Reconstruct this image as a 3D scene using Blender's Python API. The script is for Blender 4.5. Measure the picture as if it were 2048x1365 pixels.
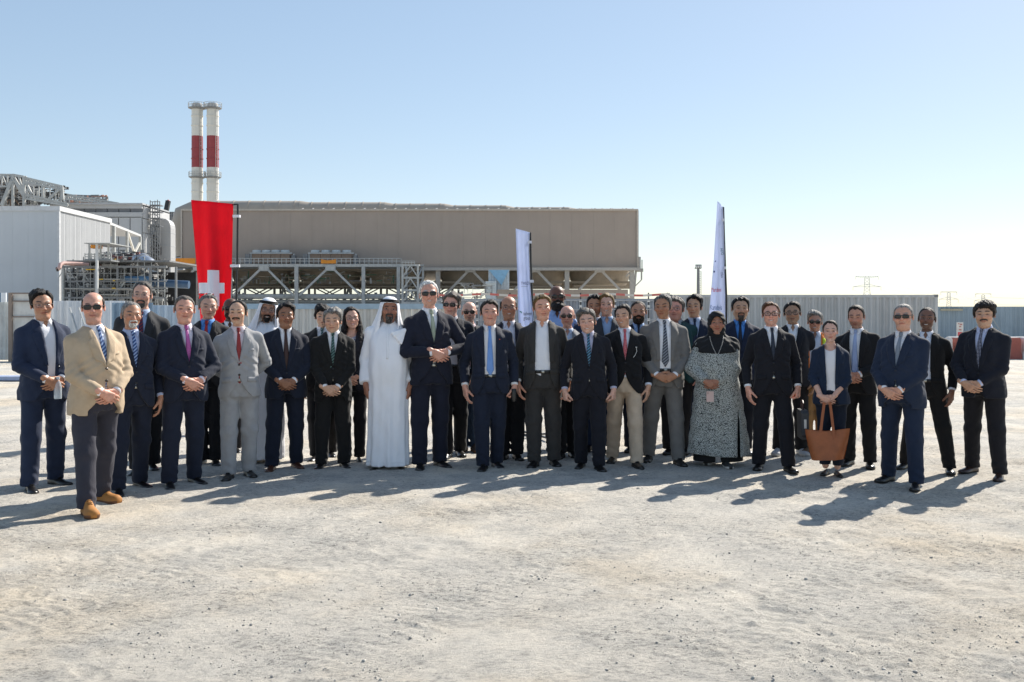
import bpy, math, random
import numpy as np
from mathutils import Vector, Matrix

for _o in list(bpy.data.objects):
    bpy.data.objects.remove(_o)
sc = bpy.context.scene
PI = math.pi
# ------------------------------------------------------------------ camera
FPX = 2048 * 35.0 / 36.0          # focal length in photo pixels
HZ, CH = 633.0, 1.6               # horizon row, eye height in metres
cd = bpy.data.cameras.new('camera')
cd.lens, cd.sensor_width = 35.0, 36.0
cd.shift_y = (HZ - 682.5) / 2048.0
cd.clip_start, cd.clip_end = 0.1, 9000.0
cam = bpy.data.objects.new('camera', cd)
cam.location = (0, 0, CH)
cam.rotation_euler = (PI / 2, 0, 0)
sc.collection.objects.link(cam)
sc.camera = cam
# ------------------------------------------------------------------ world and sun
SUN_EL, SUN_AZ = math.radians(37), math.radians(39.5)
wd = bpy.data.worlds.new('World')
sc.world = wd
wd.use_nodes = True
nt = wd.node_tree
nt.nodes.clear()
sky = nt.nodes.new('ShaderNodeTexSky')
sky.sky_type = 'NISHITA'
sky.sun_disc = False
sky.sun_elevation = SUN_EL
sky.sun_rotation = SUN_AZ
sky.altitude = 0
sky.air_density = 0.9
sky.dust_density = 0.25
sky.ozone_density = 1.5
bg = nt.nodes.new('ShaderNodeBackground')
bg.inputs['Strength'].default_value = 0.142
wo = nt.nodes.new('ShaderNodeOutputWorld')
sg = nt.nodes.new('ShaderNodeGamma')          # evens out the glow round the sun, all over the dome
sg.inputs['Gamma'].default_value = 0.55
nt.links.new(sky.outputs['Color'], sg.inputs['Color'])
sh = nt.nodes.new('ShaderNodeHueSaturation')
sh.inputs['Saturation'].default_value = 1.22
nt.links.new(sg.outputs['Color'], sh.inputs['Color'])
nt.links.new(sh.outputs['Color'], bg.inputs['Color'])
nt.links.new(bg.outputs['Background'], wo.inputs['Surface'])
sl = bpy.data.lights.new('sun', 'SUN')
sl.energy = 3.5
sl.angle = math.radians(0.55)
sl.color = (1.0, 0.94, 0.85)
so = bpy.data.objects.new('sun', sl)
_sd = Vector((math.sin(SUN_AZ) * math.cos(SUN_EL), math.cos(SUN_AZ) * math.cos(SUN_EL), math.sin(SUN_EL)))
so.rotation_euler = _sd.to_track_quat('Z', 'Y').to_euler()
so.location = (20, 30, 40)
sc.collection.objects.link(so)
sc.view_settings.view_transform = 'Standard'
sc.view_settings.look = 'None'
sc.view_settings.exposure = 1.16
sc.view_settings.gamma = 1.0
sc.view_settings.use_curve_mapping = False
sc.render.engine = 'CYCLES'
sc.cycles.max_bounces = 6
sc.cycles.diffuse_bounces = 4
sc.cycles.use_denoising = True
sc.cycles.denoising_prefilter = 'ACCURATE'

RNG = np.random.default_rng(7)
random.seed(7)
COL = sc.collection


def at(px, py, d):
    """photo pixel at distance d -> world point"""
    return Vector(((px - 1024) * d / FPX, d, CH + (HZ - py) * d / FPX))


# ------------------------------------------------------------------ materials
MATS = {}


def srgb(r, g, b):
    f = lambda c: (c / 255 / 12.92) if c / 255 <= 0.04045 else ((c / 255 + 0.055) / 1.055) ** 2.4
    return (f(r), f(g), f(b))


class NT:
    def __init__(self, name):
        self.m = bpy.data.materials.new(name)
        self.m.use_nodes = True
        self.t = self.m.node_tree
        self.t.nodes.clear()
        self.out = self.n('ShaderNodeOutputMaterial')
        self.p = self.n('ShaderNodeBsdfPrincipled')
        self.l(self.p.outputs[0], self.out.inputs[0])

    def n(self, typ, **kw):
        nd = self.t.nodes.new(typ)
        for k, v in kw.items():
            if k in ('ins',):
                for a, b in v.items():
                    nd.inputs[a].default_value = b
            else:
                setattr(nd, k, v)
        return nd

    def l(self, a, b):
        self.t.links.new(a, b)

    def coords(self, scale=(1, 1, 1)):
        tc = self.n('ShaderNodeTexCoord')
        mp = self.n('ShaderNodeMapping')
        mp.inputs['Scale'].default_value = scale
        self.l(tc.outputs['Object'], mp.inputs[0])
        return mp.outputs[0]

    def noise(self, vec, scale, detail=4, rough=0.6):
        nd = self.n('ShaderNodeTexNoise')
        nd.inputs['Scale'].default_value = scale
        nd.inputs['Detail'].default_value = detail
        nd.inputs['Roughness'].default_value = rough
        self.l(vec, nd.inputs['Vector'])
        return nd.outputs[0]

    def ramp(self, fac, stops):
        r = self.n('ShaderNodeValToRGB')
        e = r.color_ramp.elements
        while len(e) < len(stops):
            e.new(0.5)
        for i, (p, c) in enumerate(stops):
            e[i].position = p
            e[i].color = (*c, 1) if len(c) == 3 else c
        self.l(fac, r.inputs[0])
        return r.outputs[0]

    def mix(self, fac, a, b, mode='MIX'):
        m = self.n('ShaderNodeMix', data_type='RGBA', blend_type=mode)
        for s, v in ((m.inputs[0], fac), (m.inputs[6], a), (m.inputs[7], b)):
            if hasattr(v, 'node'):
                self.l(v, s)
            else:
                s.default_value = (*v, 1) if isinstance(v, tuple) and len(v) == 3 else v
        return m.outputs[2]

    def math(self, op, a, b=None):
        m = self.n('ShaderNodeMath', operation=op)
        for i, v in enumerate((a, b)):
            if v is None:
                continue
            if hasattr(v, 'node'):
                self.l(v, m.inputs[i])
            else:
                m.inputs[i].default_value = v
        return m.outputs[0]

    def bump(self, h, strength, dist, prev=None):
        b = self.n('ShaderNodeBump')
        b.inputs['Strength'].default_value = strength
        b.inputs['Distance'].default_value = dist
        self.l(h, b.inputs['Height'])
        if prev is not None:
            self.l(prev, b.inputs['Normal'])
        return b.outputs[0]


def mat_plain(name, col, rough=0.6, metal=0.0, var=0.12, scale=3.0, bump=0.0, bscale=40.0, spec=0.5, weather=0.0):
    key = ('plain', name, col, rough, metal, var, scale)
    if key in MATS:
        return MATS[key]
    t = NT(name)
    v = t.coords()
    n1 = t.noise(v, scale, 5)
    lo = tuple(c * (1 - var) for c in col)
    hi = tuple(min(1, c * (1 + var)) for c in col)
    c = t.ramp(n1, [(0.3, lo), (0.7, hi)])
    if weather:
        v2 = t.coords((1, 1, 0.12))
        n2 = t.noise(v2, scale * 3, 6, 0.7)
        k = t.ramp(n2, [(0.45, (1, 1, 1)), (0.75, (1 - weather,) * 3)])
        c = t.mix(1.0, c, k, 'MULTIPLY')
    t.l(c, t.p.inputs['Base Color'])
    t.p.inputs['Roughness'].default_value = rough
    t.p.inputs['Metallic'].default_value = metal
    t.p.inputs['Specular IOR Level'].default_value = spec
    if bump:
        t.l(t.bump(t.noise(v, bscale, 4), bump, 0.01), t.p.inputs['Normal'])
    MATS[key] = t.m
    return t.m


def mat_cloth(col, kind='plain', col2=None, rough=0.85, wr=1.0):
    key = ('cloth', tuple(col), kind, col2, rough, wr)
    if key in MATS:
        return MATS[key]
    t = NT('cloth_' + kind)
    v = t.coords()
    n1 = t.noise(v, 9, 4)
    k_ = .02 if min(col) > .5 else .10
    base = t.ramp(n1, [(0.3, tuple(c * (1 - k_) for c in col)), (0.7, tuple(min(1, c * (1 + k_)) for c in col))])
    if kind in ('stripe', 'finestripe'):
        w = t.n('ShaderNodeTexWave', wave_type='BANDS', bands_direction='DIAGONAL')
        w.inputs['Scale'].default_value = 17 if kind == 'stripe' else 34
        mp = t.coords((-1, 0.0, 1.2))
        t.l(mp, w.inputs['Vector'])
        base = t.mix(t.ramp(w.outputs[1], [(0.5, (0, 0, 0)), (0.6, (1, 1, 1))]), base, col2)
    elif kind == 'dots':
        vo = t.n('ShaderNodeTexVoronoi')
        vo.inputs['Scale'].default_value = 75
        vo.inputs['Randomness'].default_value = 0.15
        t.l(t.coords((1, 0.0, 1)), vo.inputs['Vector'])
        base = t.mix(t.ramp(vo.outputs[0], [(0.26, (1, 1, 1)), (0.36, (0, 0, 0))]), base, col2)
    elif kind == 'spots':
        vo = t.n('ShaderNodeTexVoronoi', feature='DISTANCE_TO_EDGE')
        vo.inputs['Scale'].default_value = 88
        t.l(t.coords(), vo.inputs['Vector'])
        base = t.mix(t.ramp(vo.outputs[0], [(0.05, (0, 0, 0)), (0.22, (1, 1, 1))]), base, col2)
    elif kind == 'floral':
        vo = t.noise(v, 55, 3, 0.7)
        base = t.mix(t.ramp(vo, [(0.54, (0, 0, 0)), (0.6, (1, 1, 1))]), base, col2)
    t.l(base, t.p.inputs['Base Color'])
    t.p.inputs['Roughness'].default_value = rough
    t.p.inputs['Specular IOR Level'].default_value = 0.3
    t.p.inputs['Sheen Weight'].default_value = 0.08
    t.p.inputs['Sheen Roughness'].default_value = 0.5
    vw = t.coords((1, 1, 0.55))
    b1 = t.bump(t.noise(vw, 11, 3, 0.55), 0.5 * wr, 0.02)
    b2 = t.bump(t.noise(v, 420, 2), 0.18, 0.002, b1)
    t.l(b2, t.p.inputs['Normal'])
    MATS[key] = t.m
    return t.m


def mat_skin():
    if 'skin' in MATS:
        return MATS['skin']
    t = NT('skin')
    a = t.n('ShaderNodeVertexColor')
    a.layer_name = 'Col'
    n = t.noise(t.coords(), 55, 4)
    c = t.mix(1.0, a.outputs[0], t.ramp(n, [(0.3, (0.86, 0.83, 0.82)), (0.7, (1.1, 1.08, 1.08))]), 'MULTIPLY')
    t.l(c, t.p.inputs['Base Color'])
    t.p.inputs['Roughness'].default_value = 0.48
    t.p.inputs['Specular IOR Level'].default_value = 0.4
    t.p.inputs['Subsurface Weight'].default_value = 0.12
    t.p.inputs['Subsurface Radius'].default_value = (0.012, 0.005, 0.003)
    t.p.inputs['Subsurface Scale'].default_value = 0.6
    t.l(t.bump(t.noise(t.coords(), 220, 3), 0.25, 0.002), t.p.inputs['Normal'])
    MATS['skin'] = t.m
    return t.m


def mat_hair(col, col2=None):
    key = ('hair', col, col2)
    if key in MATS:
        return MATS[key]
    t = NT('hair')
    v = t.coords((1, 1, 0.22))
    n = t.noise(v, 150, 3, 0.7)
    n2 = t.noise(t.coords((1, 1, .35)), 60, 3)
    c2 = col2 or tuple(c * 2.2 + 0.018 for c in col)  # default lighter strands paint grey highlights into dark hair
    f = t.math('ADD', t.math('MULTIPLY', n, 0.65), t.math('MULTIPLY', n2, 0.35))
    c = t.ramp(f, [(0.40, tuple(x * 0.6 for x in col)), (0.49, col), (0.58, c2)])
    t.l(c, t.p.inputs['Base Color'])
    t.p.inputs['Roughness'].default_value = 0.6
    t.p.inputs['Specular IOR Level'].default_value = 0.2
    b = t.bump(n, 1.0, 0.008)
    t.l(t.bump(n2, 0.5, 0.01, b), t.p.inputs['Normal'])
    MATS[key] = t.m
    return t.m


def mat_banner(col):
    key = ('banner', col)
    if key in MATS:
        return MATS[key]
    t = NT('banner_cloth')
    v = t.coords((1, 1, .5))
    c = t.ramp(t.noise(v, 5, 4), [(0.3, tuple(x * .92 for x in col)), (0.7, tuple(min(1, x * 1.06) for x in col))])
    t.l(c, t.p.inputs['Base Color'])
    t.p.inputs['Roughness'].default_value = 0.6
    t.p.inputs['Specular IOR Level'].default_value = 0.3
    tr = t.n('ShaderNodeBsdfTranslucent')
    t.l(c, tr.inputs[0])
    mx = t.n('ShaderNodeMixShader')
    mx.inputs[0].default_value = 0.42
    t.l(t.p.outputs[0], mx.inputs[1])
    t.l(tr.outputs[0], mx.inputs[2])
    t.l(mx.outputs[0], t.out.inputs[0])
    t.l(t.bump(t.noise(v, 14, 3), .35, .02), t.p.inputs['Normal'])
    MATS[key] = t.m
    return t.m


def mat_glass(name, col, alpha, rough=0.08):
    key = ('glass', name)
    if key in MATS:
        return MATS[key]
    t = NT(name)
    t.p.inputs['Base Color'].default_value = (*col, 1)
    t.p.inputs['Roughness'].default_value = rough
    t.p.inputs['Alpha'].default_value = alpha
    MATS[key] = t.m
    return t.m


# ------------------------------------------------------------------ mesh helpers
def new_obj(name, me, parent=None, mats=()):
    o = bpy.data.objects.new(name, me)
    COL.objects.link(o)
    for m in mats:
        me.materials.append(m)
    if parent is not None:
        o.parent = parent
    return o


def tag(o, label=None, cat=None, group=None, kind=None):
    if label:
        o['label'] = label
    if cat:
        o['category'] = cat
    if group:
        o['group'] = group
    if kind:
        o['kind'] = kind
    return o


def thing(name, loc, label, cat, group=None, rz=0.0):
    o = bpy.data.objects.new(name, None)
    o.empty_display_size = 0.2
    COL.objects.link(o)
    o.location = loc
    o.rotation_euler = (0, 0, rz)
    return tag(o, label, cat, group)


def mesh_quads(name, V, Q, smooth=True, mi=None, col=None):
    me = bpy.data.meshes.new(name)
    V = np.asarray(V, np.float32)
    Q = np.asarray(Q, np.int32)
    me.vertices.add(len(V))
    me.vertices.foreach_set('co', V.ravel())
    me.loops.add(Q.size)
    me.loops.foreach_set('vertex_index', Q.ravel())
    me.polygons.add(len(Q))
    me.polygons.foreach_set('loop_start', np.arange(0, Q.size, 4, dtype=np.int32))
    if mi is not None:
        me.polygons.foreach_set('material_index', np.asarray(mi, np.int32))
    if smooth:
        me.polygons.foreach_set('use_smooth', np.ones(len(Q), bool))
    me.update(calc_edges=True)
    if col is not None:
        ca = me.color_attributes.new('Col', 'FLOAT_COLOR', 'POINT')
        c4 = np.ones((len(V), 4), np.float32)
        c4[:, :3] = col
        ca.data.foreach_set('color', c4.ravel())
    return me


class MB:
    """collects simple shapes into one mesh (relative to origin o)"""

    def __init__(self, o=(0, 0, 0)):
        self.v, self.f, self.m = [], [], []
        self.o = Vector(o)
        self.mi = 0

    def add(self, vs, fs):
        b = len(self.v)
        self.v += [tuple(Vector(v) - self.o) for v in vs]
        self.f += [tuple(b + i for i in f) for f in fs]
        self.m += [self.mi] * len(fs)
        return self

    def box(self, lo, hi):
        x0, y0, z0 = lo
        x1, y1, z1 = hi
        return self.add([(x0, y0, z0), (x1, y0, z0), (x1, y1, z0), (x0, y1, z0), (x0, y0, z1), (x1, y0, z1), (x1, y1, z1), (x0, y1, z1)],
                        [(0, 3, 2, 1), (4, 5, 6, 7), (0, 1, 5, 4), (1, 2, 6, 5), (2, 3, 7, 6), (3, 0, 4, 7)])

    def bar(self, p, q, w, h=None):
        h = h or w
        j = random.uniform(.955, 1.045)          # no two members share a face plane
        w, h = w * j, h * j
        e = Vector([random.uniform(-.02, .02) * min(w, h) for _ in range(3)])
        p, q = Vector(p) + e, Vector(q) + e
        d = (q - p)
        if d.length < 1e-6:
            return self
        d.normalize()
        up = Vector((0, 0, 1)) if abs(d.z) < 0.95 else Vector((0, 1, 0))
        s = d.cross(up).normalized() * w / 2
        u = s.normalized().cross(d).normalized() * h / 2
        vs = [p - s - u, p + s - u, p + s + u, p - s + u, q - s - u, q + s - u, q + s + u, q - s + u]
        return self.add(vs, [(0, 1, 2, 3), (7, 6, 5, 4), (0, 4, 5, 1), (1, 5, 6, 2), (2, 6, 7, 3), (3, 7, 4, 0)])

    def tube(self, pts, r, n=8, cap=True, closed=False):
        pts = [Vector(p) for p in pts]
        rs = r if isinstance(r, (list, tuple)) else [r] * len(pts)
        vs, fs = [], []
        N = len(pts)
        ref = None
        for i, p in enumerate(pts):
            if closed:
                d = pts[(i + 1) % N] - pts[i - 1]
            else:
                d = (pts[min(i + 1, N - 1)] - pts[max(i - 1, 0)])
            d.normalize()
            if ref is None:
                ref = Vector((0, 0, 1)) if abs(d.z) < 0.9 else Vector((1, 0, 0))
            s = d.cross(ref)
            if s.length < 1e-4:
                s = d.cross(Vector((0.3, 0.9, 0.2)))
            s.normalize()
            u = s.cross(d).normalized()
            ref = u                              # carry the frame along the path
            for k in range(n):
                a = 2 * PI * k / n
                vs.append(p + s * math.cos(a) * rs[i] + u * math.sin(a) * rs[i])
        for i in range(N if closed else N - 1):
            j = (i + 1) % N
            for k in range(n):
                k2 = (k + 1) % n
                fs.append((i * n + k, i * n + k2, j * n + k2, j * n + k))
        if cap and not closed:
            fs.append(tuple(range(n - 1, -1, -1)))
            fs.append(tuple((N - 1) * n + k for k in range(n)))
        return self.add(vs, fs)

    def lathe(self, c, prof, n=24):
        """prof: [(r, z)] around vertical axis at c"""
        c = Vector(c)
        vs, fs = [], []
        for r, z in prof:
            for k in range(n):
                a = 2 * PI * k / n
                vs.append(c + Vector((r * math.cos(a), r * math.sin(a), z)))
        for i in range(len(prof) - 1):
            for k in range(n):
                k2 = (k + 1) % n
                fs.append((i * n + k, i * n + k2, (i + 1) * n + k2, (i + 1) * n + k))
        return self.add(vs, fs)

    def prism(self, poly, y0, y1):
        """poly in (x,z), extruded y0..y1 (y0 nearer the camera)"""
        n = len(poly)
        vs = [(x, y0, z) for x, z in poly] + [(x, y1, z) for x, z in poly]
        fs = [tuple(range(n)), tuple(range(2 * n - 1, n - 1, -1))]
        fs += [(i, i + n, (i + 1) % n + n, (i + 1) % n) for i in range(n)]
        return self.add(vs, fs)

    def build(self, name, mats, parent=None, smooth=False, **kw):
        me = bpy.data.meshes.new(name)
        me.from_pydata(self.v, [], self.f)
        if not isinstance(mats, (list, tuple)):
            mats = [mats]
        o = new_obj(name, me, parent, mats)
        if len(mats) > 1:
            me.polygons.foreach_set('material_index', np.array(self.m, np.int32))
        if smooth:
            me.polygons.foreach_set('use_smooth', np.ones(len(me.polygons), bool))
            try:
                me.set_sharp_from_angle(angle=math.radians(40))
            except Exception:
                pass
        me.update()
        tag(o, **kw)
        return o


def corrugated(x0, x1, z0, z1, y, depth, period, flat=0.5, axis='x', thick=0.02):
    """trapezoid corrugated sheet facing -y; returns verts, faces of a sheet with back face"""
    xs, ds = [], []
    n = max(1, int(round((x1 - x0) / period)))
    p = (x1 - x0) / n
    for i in range(n):
        b = x0 + i * p
        for f, d in ((0, 0), (flat * .5, 0), (0.5, 1), (0.5 + flat * .5, 1)):
            xs.append(b + f * p)
            ds.append(d)
    xs.append(x1)
    ds.append(0)
    m = len(xs)
    vs = []
    for z in (z0, z1):
        vs += [(xs[i], y + ds[i] * depth, z) for i in range(m)]
    for z in (z0, z1):
        vs += [(xs[i], y + ds[i] * depth + thick, z) for i in range(m)]
    fs = []
    for i in range(m - 1):
        fs.append((i, i + 1, m + i + 1, m + i))
        fs.append((2 * m + i + 1, 2 * m + i, 3 * m + i, 3 * m + i + 1))
        fs.append((m + i, m + i + 1, 3 * m + i + 1, 3 * m + i))
    fs.append((0, m, 3 * m, 2 * m))
    fs.append((m - 1, 3 * m - 1, 4 * m - 1, 2 * m - 1))
    return vs, fs


def vnoise(x, y, scale, seed):
    """2-D value noise, arrays in, roughly -1..1"""
    r = np.random.default_rng(seed)
    T = r.uniform(-1, 1, (256, 256)).astype(np.float32)
    u, v = x / scale, y / scale
    i, j = np.floor(u).astype(int), np.floor(v).astype(int)
    fu, fv = u - i, v - j
    fu, fv = fu * fu * (3 - 2 * fu), fv * fv * (3 - 2 * fv)
    i, j = i & 255, j & 255
    i1, j1 = (i + 1) & 255, (j + 1) & 255
    return (T[i, j] * (1 - fu) + T[i1, j] * fu) * (1 - fv) + (T[i, j1] * (1 - fu) + T[i1, j1] * fu) * fv
# ------------------------------------------------------------------ ground
def mat_ground():
    t = NT('compacted_gravel')
    v = t.coords()
    big = t.noise(v, 0.45, 5, 0.6)
    mid = t.noise(v, 2.2, 7, 0.72)
    c = t.ramp(big, [(0.30, srgb(196, 192, 184)), (0.5, srgb(205, 199, 188)), (0.68, srgb(206, 194, 175))])
    c = t.mix(1.0, c, t.ramp(mid, [(0.34, (0.80, 0.81, 0.83)), (0.5, (1, 1, 1)), (0.66, (1.07, 1.06, 1.05))]), 'MULTIPLY')
    # rough granular zones against smooth trodden ones
    zone = t.ramp(t.noise(v, 1.15, 6, 0.68), [(0.42, (0, 0, 0)), (0.60, (1, 1, 1))])
    sv = t.coords((0.75, 1.25, 1))
    gran = t.noise(sv, 30, 8, 0.82)
    gran2 = t.noise(v, 75, 5, 0.8)
    pit_shade = t.ramp(gran, [(0.37, (0.30, 0.30, 0.31)), (0.452, (0.66, 0.66, 0.67)), (0.488, (0.97, 0.97, 0.97)), (0.64, (1.12, 1.12, 1.11))])
    pit2_shade = t.ramp(gran2, [(0.36, (0.38, 0.38, 0.39)), (0.465, (0.95, 0.95, 0.95)), (0.66, (1.12, 1.12, 1.12))])
    c = t.mix(t.math('ADD', t.math('MULTIPLY', zone, 0.6), 0.35), c, t.mix(1.0, c, pit_shade, 'MULTIPLY'))  # fine shade in the hollows of the grain, painted into the colour
    c = t.mix(t.math('ADD', t.math('MULTIPLY', zone, 0.45), 0.3), c, t.mix(1.0, c, pit2_shade, 'MULTIPLY'))
    c = t.mix(1.0, c, t.ramp(t.noise(v, 1.15, 6, 0.68), [(0.36, (1.13, 1.12, 1.10)), (0.50, (1.0, 1.0, 1.0)), (0.64, (0.94, 0.945, 0.95))]), 'MULTIPLY')
    t.l(c, t.p.inputs['Base Color'])
    t.p.inputs['Roughness'].default_value = 0.95
    t.p.inputs['Specular IOR Level'].default_value = 0.12
    b = t.bump(gran, 0.85, 0.024)
    b = t.bump(gran2, 0.8, 0.010, b)
    t.l(b, t.p.inputs['Normal'])
    return t.m


def ground_height(x, y):
    h = 0.030 * vnoise(x, y, 3.1, 1) + 0.007 * vnoise(x, y, 0.9, 2)
    ca, sa = math.cos(0.5), math.sin(0.5)
    u, w = x * ca - y * sa, x * sa + y * ca
    m = np.clip(vnoise(x, y, 1.3, 3) * 1.6 + 0.45, 0, 1)
    m2 = np.clip(vnoise(x + 40, y, 0.5, 13) * 1.4 + 0.4, 0, 1)
    r1 = 1 - np.abs(vnoise(u, w * 2.6, 0.34, 4))
    h += m * 0.007 * (r1 ** 6)
    h += (0.25 + 0.75 * m) * 0.0055 * vnoise(x, y, 0.17, 5)
    h += (0.2 + 0.8 * m2) * 0.0075 * vnoise(x, y, 0.085, 6)
    h += (0.25 + 0.75 * m * m2) * 0.0085 * vnoise(x, y, 0.047, 7)
    # faint tyre ribs on the right
    for off, sd in ((3.0, 9), (1.35, 19), (4.9, 29)):
        tr = np.clip(1.6 - np.abs(u + off - 0.06 * vnoise(x, y, 2, 8)) / 0.17, 0, 1)
        k = tr * np.clip(vnoise(x, y, 0.9, sd) * 1.3 + 0.45, 0, 1)
        h += 0.0035 * k * np.sin(w * 2 * PI / 0.085 + 2.2 * np.abs(u + off) / 0.17) - 0.003 * k
    # old shoe prints
    r = np.random.default_rng(5)
    for k in range(70):
        px, py, a = r.uniform(-4.6, 4.8), r.uniform(4.3, 8.2), r.uniform(0, 6.28)
        dx, dy = (x - px) * math.cos(a) + (y - py) * math.sin(a), -(x - px) * math.sin(a) + (y - py) * math.cos(a)
        q = (dx / 0.145) ** 2 + (dy / 0.055) ** 2
        h += -0.006 * np.exp(-q ** 3) + 0.004 * np.exp(-((q - 1.5) / 0.45) ** 2)
    return h


def build_ground():
    xa = np.arange(-6.4, 6.4001, 0.0165)
    g = 6.4 + np.cumsum(0.05 * 1.13 ** np.arange(70))
    g = g[g < 4200]
    xs = np.concatenate([-g[::-1], xa, g])
    ya, y = [3.7], 3.7
    while y < 14:
        y += 0.0032 * y
        ya.append(y)
    k = 14 + np.cumsum(0.08 * 1.12 ** np.arange(95))
    k = k[k < 7000]
    nb = 3.7 - np.cumsum(0.05 * 1.2 ** np.arange(40))
    nb = nb[nb > -400][::-1]
    ys = np.concatenate([nb, np.array(ya), k])
    X, Y = np.meshgrid(xs, ys, indexing='ij')
    H = np.zeros_like(X)
    near = (np.abs(X) < 26) & (Y > -2) & (Y < 60)
    fade = np.clip((60 - Y) / 30, 0, 1) * np.clip((26 - np.abs(X)) / 10, 0, 1)
    H[near] = ground_height(X[near], Y[near]) * fade[near]
    V = np.stack([X, Y, H], -1).reshape(-1, 3)
    nx, ny = len(xs), len(ys)
    i, j = np.meshgrid(np.arange(nx - 1), np.arange(ny - 1), indexing='ij')
    a = (i * ny + j).ravel()
    Q = np.stack([a, a + ny, a + ny + 1, a + 1], -1)
    me = mesh_quads('ground', V, Q)
    tag(new_obj('ground', me, None, [mat_ground()]), kind='structure')


def build_gravel():
    r = np.random.default_rng(3)
    ico = [(0, 0, 1), (.89, 0, .45), (.28, .85, .45), (-.72, .53, .45), (-.72, -.53, .45), (.28, -.85, .45),
           (.72, .53, -.45), (-.28, .85, -.45), (-.89, 0, -.45), (-.28, -.85, -.45), (.72, -.53, -.45)]
    fc = [(0, 1, 2), (0, 2, 3), (0, 3, 4), (0, 4, 5), (0, 5, 1), (1, 6, 2), (2, 7, 3), (3, 8, 4), (4, 9, 5), (5, 10, 1), (6, 7, 2), (7, 8, 3), (8, 9, 4), (9, 10, 5), (10, 6, 1)]
    base, fb = np.array(ico), np.array(fc)
    n = 15000
    d = 4.0 + 9.0 * r.random(n) ** 1.4
    x = (r.random(n) * 2 - 1) * d * 0.56
    keep = (vnoise(x, d, 0.75, 31) + 0.55 * vnoise(x, d, 0.22, 32)) > r.uniform(-0.35, 0.75, n)
    x, d = x[keep], d[keep]
    n = len(x)
    s = np.clip(r.lognormal(-5.75, 0.48, n), 0.0016, 0.014)
    z = ground_height(x, d)
    Vs, Fs = [], []
    V = base[None] * (s[:, None, None] * r.uniform(0.6, 1.25, (n, 11, 1))) * np.stack([r.uniform(.8, 1.3, n), r.uniform(.8, 1.3, n), r.uniform(.5, .85, n)], -1)[:, None]
    a = r.uniform(0, 6.28, n)
    c, sn = np.cos(a)[:, None], np.sin(a)[:, None]
    P = np.stack([V[..., 0] * c - V[..., 1] * sn + x[:, None], V[..., 0] * sn + V[..., 1] * c + d[:, None], V[..., 2] + z[:, None] + 0.25 * s[:, None]], -1).reshape(-1, 3)
    Fi = (fb[None] + (np.arange(n) * 11)[:, None, None]).reshape(-1, 3)
    me = bpy.data.meshes.new('gravel')
    me.vertices.add(len(P))
    me.vertices.foreach_set('co', P.astype(np.float32).ravel())
    me.loops.add(Fi.size)
    me.loops.foreach_set('vertex_index', Fi.astype(np.int32).ravel())
    me.polygons.add(len(Fi))
    me.polygons.foreach_set('loop_start', np.arange(0, Fi.size, 3, dtype=np.int32))
    me.update(calc_edges=True)
    m = mat_plain('pebble', srgb(176, 171, 163), 0.9, var=0.4, scale=14, spec=0.2)
    tag(new_obj('gravel', me, None, [m]), 'loose grey pebbles scattered in clusters over the pale compacted ground', 'gravel', kind='stuff')


build_ground()
build_gravel()
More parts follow.
